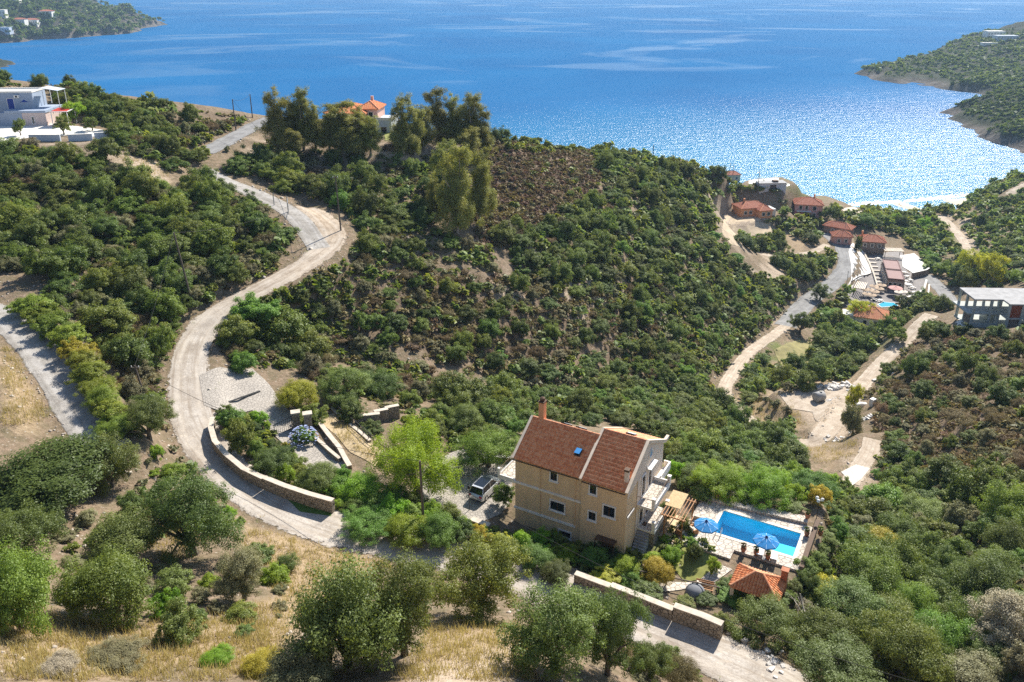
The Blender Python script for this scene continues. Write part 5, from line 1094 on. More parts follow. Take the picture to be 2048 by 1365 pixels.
for i, (u, v) in enumerate(sorted([(1808,548),(1814,556),(1820,563),(1811,566),(1818,572),(1824,578),(1826,588),(1768,530),(1776,526),(1756,520),(1748,602),(1760,604)])):
    p = ground(u, v); e = empty('dining_table', p, R.uniform(0, 3), 'small pale table with seats on the restaurant terrace, '+nth(i), 'table', 'tables on the restaurant terrace')
    m = MB(); m.box(-.6, .6, -.6, .6, .7, .76); m.build('tabletop', M_TBL, e); m = MB(); m.box(-.06, .06, -.06, .06, 0, .7); m.build('leg', M_METAL, e)
    for k in range(4): a = k*1.571; m = MB(); m.box(math.cos(a)*1.0-.24, math.cos(a)*1.0+.24, math.sin(a)*1.0-.24, math.sin(a)*1.0+.24, .05, .5); m.build('seat', M_WHITE, e)
wall_px('parking_retaining_wall', [(1703,563),(1722,552),(1742,548)], [.2, .3], .4, 'retaining wall between the bright parking and the restaurant terrace', M_BRIGHT)
wall_px('terrace_parapet', [(1800,604),(1830,595),(1848,582),(1852,565)], .9, .5, 'white parapet wall round the restaurant terrace', M_BRIGHT, M_WHITE)
wall_px('terrace_outer_wall', [(1815,613),(1840,603),(1856,590),(1858,572)], .5, .4, 'lower white wall outside the restaurant parapet', M_BRIGHT, M_WHITE)
wall_px('yard_stone_wall', [(1823,558),(1850,552),(1856,548)], 2.2, .5, 'brown stone wall below the white yard', M_BRIGHT, M_STONEH)
wall_px('restaurant_stair_wall', [(1728,508),(1738,528),(1746,548),(1752,568),(1757,585)], .7, .35, 'long pale stair wall left of the restaurant', M_COPING, M_WHITE)
q0 = ground(1735, 520); e = empty('terrace_stairs', q0, 0, 'flight of pale terrace steps left of the restaurant', 'stairs')
for k in range(9):
    f = k/8; p = ground(1735+f*22, 520+f*62)-q0; m = MB(); m.box(-.1, 2.6, -.3, .3, 0, .5, Matrix.Translation(p) @ Matrix.Rotation(math.radians(-10), 4, 'Z')); m.build('step', M_TRAV, e)

# ------------------------------------------------------------------ far houses across the water
def far_house(H3, u, v, w, d, h, label, wall, roofm=None, rz=0):
    p = hray(H3, u, v); e = empty('far_house', p, rz, label, 'house'); block(e, -w/2, w/2, 0, d, -4, h, wall)
    if roofm: hip_roof(e, -w/2, w/2, 0, d, h+.02, 2.4, .5, roofm)
    else: block(e, -w/2-.2, w/2+.2, -.2, d+.2, h+.003, h+.5, wall, 'roof_parapet')
    n = max(2, int(w/3.5))
    for k in range(n): far_win(e, -w/2+w*(k+.3)/n, -w/2+w*(k+.62)/n, h*.35, h*.72, 0)
far_house(HL, 30, 3, 14, 10, 8, 'white tall house at the top left edge of the far headland', M_WHITE)
far_house(HL, 5, 32, 10, 9, 9, 'white house at the left edge of the far headland', M_WHITE); far_house(HL, 10, 68, 16, 12, 7, 'pale domed-looking house near the far shore', M_BLUEW)
far_house(HL, 38, 50, 20, 12, 8, 'large pale villa with red roof on the far headland', M_WHITE, M_ROOF); far_house(HL, 62, 50, 22, 12, 8, 'second red-roofed villa on the far headland', M_WHITE, M_ROOF); far_house(HL, 92, 36, 22, 12, 8, 'white villa with red roof above the green field', M_WHITE, M_ROOF)
far_house(HB, 1992, 74, 22, 12, 6, 'white house on the cape skyline', M_WHITE); far_house(HB, 2015, 84, 26, 12, 5, 'long white house on the cape', M_BLUEW); far_house(HB, 1980, 92, 18, 6, 2.5, 'white boathouse terrace on the cape', M_BRIGHT)

# ------------------------------------------------------------------ poles, wires, gate, tank, junk
M_POLE = plain('weathered_pole', (0.13, 0.105, 0.085), .9, .25, 3)
def pole(u, v, h, label, lean=(0, 0), arm=True, name='utility_pole', r=.13, mat=M_POLE):
    p = ground(u, v); e = empty(name, p, 0, label, 'pole'); top = Vector((lean[0], lean[1], h))
    m = MB(); m.tube([(0, 0, -.5), top*.5, top], [r*1.15, r, r*.8], 8); m.build('shaft', mat, e)
    if arm:
        m = MB(); m.beam(top+Vector((-.5, 0, -.3)), top+Vector((.5, 0, -.3)), .09); a = m.build('crossarm', mat, e)
        for x in (-.42, 0, .42): m = MB(); m.lathe([(.05, h-.25), (.07, h-.15), (.03, h-.05)], 8, (top.x+x, top.y)); m.build('insulator', M_FRAME, a)
    return p+top
T1 = pole(297, 820, 5.6, 'leaning dark utility pole beside the gravel road bend', (-.9, .4)); T2 = pole(848, 1062, 7.8, 'wooden utility pole rising from the hedge beside the yard', (-.1, 0), False)
T3 = pole(682, 462, 10, 'dark utility pole beside the fork of the gravel road', (-.3, 0)); T4 = pole(385, 608, 11, 'slim utility pole on the hillside left of the gravel road', (-1.2, 0), False)
T5 = pole(472, 262, 7.5, 'utility pole on the ridge left of the asphalt road', (0, 0), False); T6 = pole(505, 236, 6.0, 'utility pole on the skyline by the ridge road', (0, 0), False); T7 = pole(1305, 330, 6.5, 'lone pole on the skyline above the bay', (0, 0), False)
T8 = pole(1458, 362, 10, 'left pole of the twin power poles on the cape'); T9 = pole(1465, 362, 9.6, 'right pole of the twin power poles on the cape'); T10 = pole(1515, 385, 9, 'thin pole in front of the flat-roofed cape building', (0, 0), False)
for i, (u, v, h, lab) in enumerate(((1691,582,7,'street lamp pole on the valley road, nearest'),(1704,568,7,'street lamp pole between the road and the parking'),(1712,575,6,'thin lamp pole at the pergola corner'),(1687,480,9,'tall pole by the small red-roofed house'))): pole(u, v, h, lab, (0, 0), False, 'street_pole', .1, M_CONCRETE)
p = ground(846, 1050)
yl = empty('yard_lamp', vl(-4.9, -1.0, 57.3), 0, 'slim black yard lamp beside the parked car', 'lamp'); m = MB(); m.tube([(0, 0, 0), (0, 0, 2.6)], .04, 6); m.build('post', M_METAL, yl); m = MB(); m.lathe([(.06, 2.6), (.16, 2.7), (.16, 2.9), (.05, 3.0)], 8); m.build('lantern', M_METAL, yl)
def wire(a, b, sag, label, r=.022):
    a = Vector(a); b = Vector(b); m = MB(); P = [(a.lerp(b, t/20)-Vector((0, 0, sag*4*(t/20)*(1-t/20))))-a for t in range(21)]; m.tube(P, r, 4); tag(m.build('power_line', M_METAL, None, loc=a), label, 'wire')
wire(T1, T2, 2.2, 'power line crossing the forecourt to the wooden pole'); wire(T1, T4, .8, 'power line from the leaning pole up the hillside'); wire(T4, T3, 2.5, 'power line over the hillside to the road fork'); wire(T2, pix(2210, 1455, 68), 3.6, 'power line sagging in front of the villa garden wall'); wire(T3, T5, 3, 'power line climbing to the ridge', .03); wire(T5, T6, .8, 'short power line on the ridge', .03)
gt_ = ground(575, 424); e = empty('wire_gate', gt_, math.radians(-35), 'open chain-link gate across the concrete drive', 'gate')
GAL = plain('galvanised_steel', (.42, .43, .44), .5, .1, 2, 0, .6)
for x in (-3.6, 0.2): m = MB(); m.beam((x, 0, -.3), (x, 0, 3.0), .12); m.build('post', GAL, e)
m = MB(); [m.beam(a, b, .07) for a, b in (((.3, 0, .2), (.3, 0, 2.6)), ((.3, 0, 2.6), (2.2, -1.6, 2.3)), ((2.2, -1.6, 2.3), (2.2, -1.6, .2)), ((.3, 0, .2), (2.2, -1.6, .2)))]; m.build('gate_frame', GAL, e)
for k in range(1, 10): m = MB(); f = k/10; m.beam((.3+1.9*f, -1.6*f, .2), (.3+1.9*f, -1.6*f, 2.6-.3*f), .02); m.build('wire', GAL, e)
tk = ground(1637, 802); e = empty('water_tank', tk, .4, 'dark grey cylindrical tank lying on the cleared lot', 'tank'); m = MB(); m.tube([(-1.1, 0, 1.0), (-.95, 0, 1.0), (.95, 0, 1.0), (1.1, 0, 1.0)], [.8, 1.0, 1.0, .8], 18); m.build('shell', M_CONCRETE, e, True); m = MB(); m.tube([(.3, 0, 1.98), (.3, 0, 2.12)], .28, 12); m.build('lid', M_METAL, e)
tk = ground(1390, 1188); e = empty('bread_oven', tk, .3, 'grey domed oven behind the stone garden wall', 'oven'); m = MB(); m.lathe([(.9, 0), (.9, .28), (.82, .52), (.62, .74), (.33, .88), (.05, .92)], 18); m.build('dome', plain('dark_grey_render', (.20, .21, .23), .8, .15, 2), e, True); m = MB(); m.tube([(.35, .3, .75), (.35, .3, 1.1)], .1, 8); m.build('flue', M_TRAV, e)
bn = ground(1408, 1182); e = empty('garden_bench', bn, math.radians(-20), 'red-brown wooden bench beside the domed oven', 'bench')
for k in range(3): m = MB(); m.box(-.8, .8, -.3+k*.2, -.14+k*.2, .42, .46); m.build('seat_slat', M_WOOD, e)
for k in range(2): m = MB(); m.box(-.8, .8, .32, .36, .6+k*.2, .74+k*.2); m.build('back_slat', M_WOOD, e)
for x in (-.7, .7): m = MB(); m.box(x-.05, x+.05, -.3, .36, 0, .415); m.build('leg', M_WOOD, e)
M_RUB = plain('white_rubble', (.62, .59, .55), .95, .25, 2, .03)
def rubble(name, u, v, n, spread, size, label, mat=M_RUB, seed=0):
    R = np.random.default_rng(seed); p = ground(u, v); e = empty(name, p, 0, label, 'rubble')
    for k in range(n):
        x, y = R.normal(0, spread), R.normal(0, spread*.6); s = size*R.uniform(.5, 1.4); z = gz(p.x+x, p.y+y)-p.z; M = Matrix.Translation((x, y, z+s*.2)) @ Matrix.Rotation(R.uniform(0, 3), 4, 'Z') @ Matrix.Rotation(R.uniform(-.5, .5), 4, 'X')
        m = MB(); m.box(-s*.6, s*.6, -s*.4, s*.4, -s*.3, s*.3, M); m.v = [(a+R.uniform(-.1, .1)*s, b+R.uniform(-.1, .1)*s, c+R.uniform(-.1, .1)*s) for a, b, c in m.v]; m.build('stone', mat, e)
rubble('rubble_pile', 1672, 776, 46, 1.6, .7, 'pile of white rubble beside the cleared lot', seed=1); rubble('rubble_pile', 1656, 802, 26, .9, .35, 'scattered white debris beside the tank', seed=2); rubble('rubble_pile', 1732, 838, 26, 1.0, .5, 'white rubble under the thin yellow tree', seed=3); rubble('rubble_pile', 1795, 738, 40, 1.6, .6, 'white stones below the dirt track', seed=4); rubble('rubble_pile', 1675, 880, 14, .9, .5, 'grey scrap and stones at the track corner', seed=5); rubble('rubble_pile', 1560, 1322, 24, 1.2, .28, 'pale stones on the verge of the gravel road', seed=6); rubble('rubble_pile', 680, 362, 40, 2.4, .8, 'grey stone scree below the ridge house', M_CONCRETE, seed=7); rubble('rubble_pile', 1690, 758, 5, .6, .8, 'pale boulders by the dirt track', seed=8)
p = ground(1720, 815); e = empty('skip_boat', p, .2, 'white upturned dinghy hull by the junk pile', 'boat'); m = MB(); m.tube([(-1.6, 0, .35), (-1.2, 0, .4), (0, 0, .5), (1.2, 0, .4), (1.6, 0, .3)], [.2, .5, .62, .5, .1], 10); m.build('hull', M_FRAME, e, True)
p = ground(1744, 812); e = empty('discarded_fridge', p, .6, 'white discarded cabinet by the junk pile', 'cabinet'); m = MB(); m.box(-.5, .5, -.4, .4, 0, 1.5); m.build('cabinet_body', M_FRAME, e); m = MB(); m.box(-.46, .46, -.44, -.402, .1, 1.4); m.build('cabinet_door', M_CONCRETE, e)
# timber rail in the lower garden
fe = empty('garden_handrail', ground(1280, 1165), 0, 'grey timber handrail in the lower garden', 'railing'); o_ = fe.location
FP = [ground(1280+k*26, 1160+k*5.5) for k in range(7)]
for q in FP[::2]: m = MB(); m.beam(q-o_, q-o_+Vector((0, 0, 1.0)), .1); m.build('post', M_POLE, fe)
for a, b in zip(FP[:-1], FP[1:]): m = MB(); m.beam(a-o_+Vector((0, 0, 1.0)), b-o_+Vector((0, 0, 1.0)), .09); m.build('rail', M_POLE, fe)
# ------------------------------------------------------------------ vegetation
def unit(v): return v/np.maximum(np.linalg.norm(v, axis=-1, keepdims=True), 1e-9)
def leaf_mesh(P, N, L, W, R):
    n = len(P); t = unit(np.cross(N, unit(R.normal(size=(n, 3))))); b = np.cross(N, t)
    L = L[:, None]; W = W[:, None]
    V = np.stack([P-t*L*0.5, P+b*W*0.5+N*L*0.06, P+t*L*0.5, P-b*W*0.5+N*L*0.06], 1).reshape(-1, 3)
    return V, np.arange(4*n).reshape(n, 4)
def cloud(seed, lobes, nclump, nleaf, leaf, aspect=0.5, cr=(0.2, 0.34), up=0.75, rag=0.12, zmin=0.03, droop=0.0, shell=0.55):
    "leaves in clumps spread over ellipsoid lobes (cx,cy,cz,rx,ry,rz)"
    R = np.random.default_rng(seed); lob = np.array(lobes, float); wl_ = (lob[:, 3]*lob[:, 4]+lob[:, 4]*lob[:, 5]+lob[:, 3]*lob[:, 5]); wl_ /= wl_.sum()
    li = R.choice(len(lob), nclump, p=wl_); d = unit(R.normal(size=(nclump, 3))); d[:, 2] = np.where(d[:, 2] < -0.45, -d[:, 2]*0.6, d[:, 2]); d = unit(d)
    rad = 1-shell*R.random(nclump)**2.0; rad *= 1+rag*R.normal(size=nclump)
    C = lob[li, :3]+d*lob[li, 3:]*rad[:, None]*0.82
    crad = R.uniform(cr[0], cr[1], nclump)*np.cbrt(lob[li, 3]*lob[li, 4]*lob[li, 5])
    tint_c = R.random(nclump)
    w = crad**2; ci = R.choice(nclump, nleaf, p=w/w.sum())
    q = unit(R.normal(size=(nleaf, 3))); r = R.random(nleaf)**0.45
    off = q*(crad[ci]*r)[:, None]; off[:, 2] *= 0.78
    P = C[ci]+off
    if droop: P[:, 2] -= droop*R.random(nleaf)**2*crad[ci]*2
    out = unit(P-lob[li[ci], :3]); N = unit(0.55*q+0.45*out+R.normal(size=(nleaf, 3))*0.55+np.array([0, 0, up]))
    L = leaf*R.uniform(0.6, 1.35, nleaf); k = P[:, 2] > zmin
    P, N, L, ci = P[k], N[k], L[k], ci[k]
    V, F = leaf_mesh(P, N, L, L*aspect, R)
    tint = np.clip(0.65*tint_c[ci]+0.35*R.random(len(ci)), 0, 1)
    cen = lob.mean(0)[:3]; SN = unit(0.62*unit(P-C[ci])+0.38*unit(P-cen)+0.42*N+np.array([0, 0, 0.12]))
    cloud.normals = np.repeat(SN, 4, 0)
    return V, F, np.repeat(tint, 4), C
def limbs(C, base, top, r0, seed, n=5, z0=0.0):
    "a short tapered trunk that forks into limbs reaching some of the clumps"
    R = np.random.default_rng(seed); m = MB(); tp = Vector((base[0]+R.uniform(-.05, .05), base[1]+R.uniform(-.05, .05), top))
    m.tube([(base[0], base[1], z0-0.25), (base[0]+R.uniform(-.03, .03), base[1]+R.uniform(-.03, .03), z0+(top-z0)*0.5), tp], [r0*1.35, r0, r0*0.85], 7)
    sel = C[R.choice(len(C), min(n, len(C)), replace=False)]
    for c in sel:
        c = Vector(c); mid = tp.lerp(c, 0.5)+Vector((R.uniform(-.1, .1), R.uniform(-.1, .1), R.uniform(0, .12)))
        m.tube([tp-Vector((0, 0, r0)), mid, c], [r0*0.6, r0*0.38, r0*0.12], 5)
    return m
def mat_leaf(name, a, b, transl=0.45, gloss=0.025, hv=0.045, vv=0.45):
    m = NT(name); oi = m.n('ShaderNodeObjectInfo'); t = m.attr('tint').outputs['Fac']
    a = [a[0]*1.38, a[1]*1.42, a[2]*0.98]; b = [b[0]*1.38, b[1]*1.42, b[2]*0.98]
    c = m.mix(t, a, b)
    hs = m.n('ShaderNodeHueSaturation'); m.l(c, hs.inputs['Color'])
    m.l(m.math('ADD', 0.5-hv/2, m.math('MULTIPLY', oi.outputs['Random'], hv)), hs.inputs['Hue'])
    r2 = m.math('FRACT', m.math('MULTIPLY', oi.outputs['Random'], 17.31))
    m.l(m.math('ADD', 1-vv/2, m.math('MULTIPLY', r2, vv)), hs.inputs['Value'])
    df = m.n('ShaderNodeBsdfDiffuse'); tr = m.n('ShaderNodeBsdfTranslucent'); gl = m.n('ShaderNodeBsdfGlossy'); gl.inputs['Roughness'].default_value = 0.5
    gl.inputs['Color'].default_value = (0.8, 0.85, 0.8, 1)
    m.l(hs.outputs[0], df.inputs['Color']); tc = m.mix(1.0, hs.outputs[0], (1.25, 1.2, 0.7), 'MULTIPLY'); m.l(tc, tr.inputs['Color'])
    mx = m.n('ShaderNodeMixShader'); mx.inputs[0].default_value = transl; m.l(df.outputs[0], mx.inputs[1]); m.l(tr.outputs[0], mx.inputs[2])
    m2 = m.n('ShaderNodeMixShader'); m2.inputs[0].default_value = gloss; m.l(mx.outputs[0], m2.inputs[1]); m.l(gl.outputs[0], m2.inputs[2])
    m.l(m2.outputs[0], m.out.inputs['Surface']); return m.m
LEAF = {
 'olive': mat_leaf('olive_leaves', (0.084, 0.112, 0.036), (0.158, 0.195, 0.070)),
 'mastic': mat_leaf('mastic_leaves', (0.086, 0.118, 0.028), (0.175, 0.205, 0.055)),
 'oak': mat_leaf('dark_oak_leaves', (0.06, 0.085, 0.026), (0.125, 0.15, 0.046)),
 'grey': mat_leaf('grey_shrub_leaves', (0.135, 0.12, 0.09), (0.20, 0.185, 0.13), 0.25),
 'lime': mat_leaf('lime_leaves', (0.13, 0.21, 0.018), (0.25, 0.34, 0.035), 0.45),
 'bright': mat_leaf('bright_green_leaves', (0.085, 0.145, 0.028), (0.155, 0.225, 0.055), 0.42),
 'yellow': mat_leaf('yellowing_leaves', (0.25, 0.22, 0.03), (0.40, 0.35, 0.06), 0.4),
 'heather': mat_leaf('heather_sprigs', (0.108, 0.078, 0.056), (0.19, 0.14, 0.10), 0.2, 0.02, 0.04, 0.4),
 'purple': mat_leaf('flowering_heather_sprigs', (0.135, 0.083, 0.082), (0.23, 0.15, 0.145), 0.2, 0.02),
 'euc': mat_leaf('eucalyptus_leaves', (0.14, 0.15, 0.045), (0.25, 0.235, 0.085), 0.4),
 'hedge': mat_leaf('hedge_leaves', (0.125, 0.16, 0.026), (0.225, 0.255, 0.055), 0.45),
 'poplar': mat_leaf('yellow_green_poplar_leaves', (0.24, 0.26, 0.025), (0.38, 0.38, 0.05), 0.45),
 'bare': mat_leaf('bare_twigs', (0.22, 0.19, 0.185), (0.33, 0.29, 0.28), 0.1, 0.02),
 'dry': mat_leaf('dry_grass_blades', (0.30, 0.245, 0.165), (0.46, 0.395, 0.285), 0.3, 0.02),
}
BARK = plain('grey_bark', (0.16, 0.13, 0.10), 0.9, 0.35, 6.0, 0.02)
BARK_P = plain('pale_bark', (0.36, 0.30, 0.24), 0.85, 0.3, 4.0, 0.02)
def shrub_lobes(seed, n=5, flat=0.72):
    R = np.random.default_rng(seed); L = [(0, 0, 0.55, 0.72, 0.72, flat*0.95)]
    for i in range(n):
        a = 2*math.pi*(i+R.random()*0.7)/n; d = R.uniform(0.35, 0.55); s = R.uniform(0.38, 0.56)
        L.append((d*math.cos(a), d*math.sin(a), R.uniform(0.28, 0.62), s, s, s*R.uniform(0.8, 1.05)))
    return L
def tree_lobes(seed, n=7):
    R = np.random.default_rng(seed); L = [(0, 0, 0.92, 0.66, 0.66, 0.66), (0.1, -0.1, 0.5, 0.6, 0.6, 0.36)]
    for i in range(n):
        a = 2*math.pi*(i+R.random()*0.8)/n; d = R.uniform(0.42, 0.62); s = R.uniform(0.36, 0.5)
        L.append((d*math.cos(a), d*math.sin(a), R.uniform(0.42, 1.1), s, s, s*R.uniform(0.85, 1.1)))
    return L
PROTO = {}      # (form, lod, variant, species) -> (crown mesh, trunk mesh or None)
_geo = {}
LODP = {'near': (230, 37000, 0.038), 'mid': (110, 12500, 0.068), 'far': (60, 4200, 0.115), 'mass': (22, 92, 0.66), 'speck': (12, 22, 1.08)}
def proto(form, lod, var, sp):
    key = (form, lod, var, sp)
    if key in PROTO: return PROTO[key]
    g = (form, lod, var)
    if g not in _geo:
        nc, nl, lf = LODP[lod]; sd = hash_(form)*100+var*7
        if form == 'shrub': V, F, t, C = cloud(sd, shrub_lobes(sd, 3+(var*2) % 6, (.72, .9, .6, .8, 1.0, .66)[var % 6]), nc, nl, lf, rag=.12+.05*(var % 3))
        elif form == 'tree': V, F, t, C = cloud(sd, tree_lobes(sd), nc, nl, lf, 0.42, zmin=0.1)
        elif form == 'weep': V, F, t, C = cloud(sd, tree_lobes(sd, 8), nc, nl, lf*1.1, 0.3, droop=0.5, zmin=0.12, up=0.5)
        elif form == 'euc': V, F, t, C = cloud(sd, euc_lobes(sd), int(nc*2.4), int(nl*3.2), lf*1.08, 0.36, cr=(0.28, 0.46), droop=0.45, zmin=0.25, rag=0.22, shell=0.7)
        else: V, F, t, C = cloud(sd, [(0, 0, 0.35, 0.9, 0.9, 0.45)], nc, nl, lf*1.05, 0.35, cr=(0.2, 0.36), up=0.6, rag=0.25)
        tr = None
        if lod in ('near', 'mid') and form in ('tree', 'weep', 'euc'):
            if form == 'euc': tr = limbs(C, (0, 0), 1.1, 0.075, sd, 10)
            else: tr = limbs(C, (0, 0), 0.32, 0.07, sd, 9)
        elif lod == 'near': tr = limbs(C, (0, 0), 0.15, 0.06, sd, 9)
        _geo[g] = (V, F, t, tr, cloud.normals)
    V, F, t, tr, SN = _geo[g]
    if g not in _mesh:
        tm = None
        if tr is not None:
            tm = bpy.data.meshes.new('trunk'); tm.from_pydata(tr.v, [], tr.f); tm.materials.append(BARK_P if form == 'euc' else BARK)
        _mesh[g] = (np_mesh('%s_foliage' % form, V, F, LEAF[sp], {'tint': t}), tm)
    PROTO[key] = _mesh[g]; return PROTO[key]
_mesh = {}
def leafy(o, sp):
    o.material_slots[0].link = 'OBJECT'; o.material_slots[0].material = LEAF[sp]; return o
def hash_(s): return sum(ord(c)*(i+3) for i, c in enumerate(s)) % 977
def euc_lobes(seed):
    R = np.random.default_rng(seed); L = []
    for i in range(16):
        a = 2*math.pi*R.random(); d = R.uniform(0.15, 0.66)*(1.1-0.13*(i % 5)); z = 0.55+3.0*((i+R.random())/16); s = R.uniform(0.44, 0.66)*(1.12-0.13*z)
        L.append((d*math.cos(a), d*math.sin(a), z, s, s, s*R.uniform(1.1, 1.7)))
    L.append((0, 0, 3.3, 0.34, 0.34, 0.6)); L.append((0, 0, 2.0, 0.5, 0.5, 1.1)); return L
NAMES = {'olive': 'olive_tree', 'mastic': 'mastic_shrub', 'oak': 'kermes_oak_shrub', 'grey': 'grey_shrub', 'lime': 'lime_green_shrub', 'bright': 'bright_green_shrub', 'yellow': 'yellow_shrub', 'heather': 'heather_bush', 'purple': 'heather_bush', 'euc': 'eucalyptus_tree', 'hedge': 'hedge_bush', 'poplar': 'poplar_tree', 'bare': 'bare_shrub', 'dry': 'dry_shrub'}
def plant(form, lod, var, sp, p, r, hz, label, group, name=None, cat=None, parts=False, tilt=0.0):
    "one plant as a thing of its own; with parts: an Empty that carries trunk and crown"
    me, tm = proto(form, lod, var, sp); name = name or NAMES[sp]; cat = cat or ('tree' if form != 'shrub' and form != 'low' else 'shrub')
    rz = (p[0]*12.9898+p[1]*78.233) % 6.283
    sc = (r, r*(0.9+0.2*((p[0]*3.7) % 1)), hz)
    if parts and tm is not None:
        e = empty(name, p, rz, label, cat, group); e.scale = sc
        c = leafy(bpy.data.objects.new('crown', me), sp); COL.objects.link(c); c.parent = e
        t = bpy.data.objects.new('trunk', tm); COL.objects.link(t); t.parent = e
        return e
    o = leafy(bpy.data.objects.new(name, me), sp); COL.objects.link(o); o.location = p; o.rotation_euler = (0, 0, rz); o.scale = sc
    return tag(o, label, cat, group)
OCC = []     # taken ground: (x, y, r)
def put(u, v, wpx, hpx, form, sp, label, var=0, lod='near', name=None, cat=None, group=None, parts=True, sink=0.0):
    "plant whose crown fills wpx x hpx pixels of the photograph, standing where its foot shows (u, v)"
    p = ground(u, v); k = mpp(p); r = wpx*k/2*0.94
    dep = math.atan2(CAM_H-p.z, math.hypot(p.x, p.y)); top = {'shrub': 1.35, 'tree': 1.62, 'weep': 1.62, 'euc': 3.9, 'low': 0.85}[form]
    hz = max(0.35*r, (hpx*k-r*0.9*math.sin(dep))/math.cos(dep)/top)
    if form == 'weep': r *= 1.25; hz *= 1.15
    if form == 'tree': r *= 1.12; hz *= 1.04
    p.z -= sink; OCC.append((p.x, p.y, r*0.92))
    return plant(form, lod, var, sp, p, r, hz, label, group, name, cat, parts)

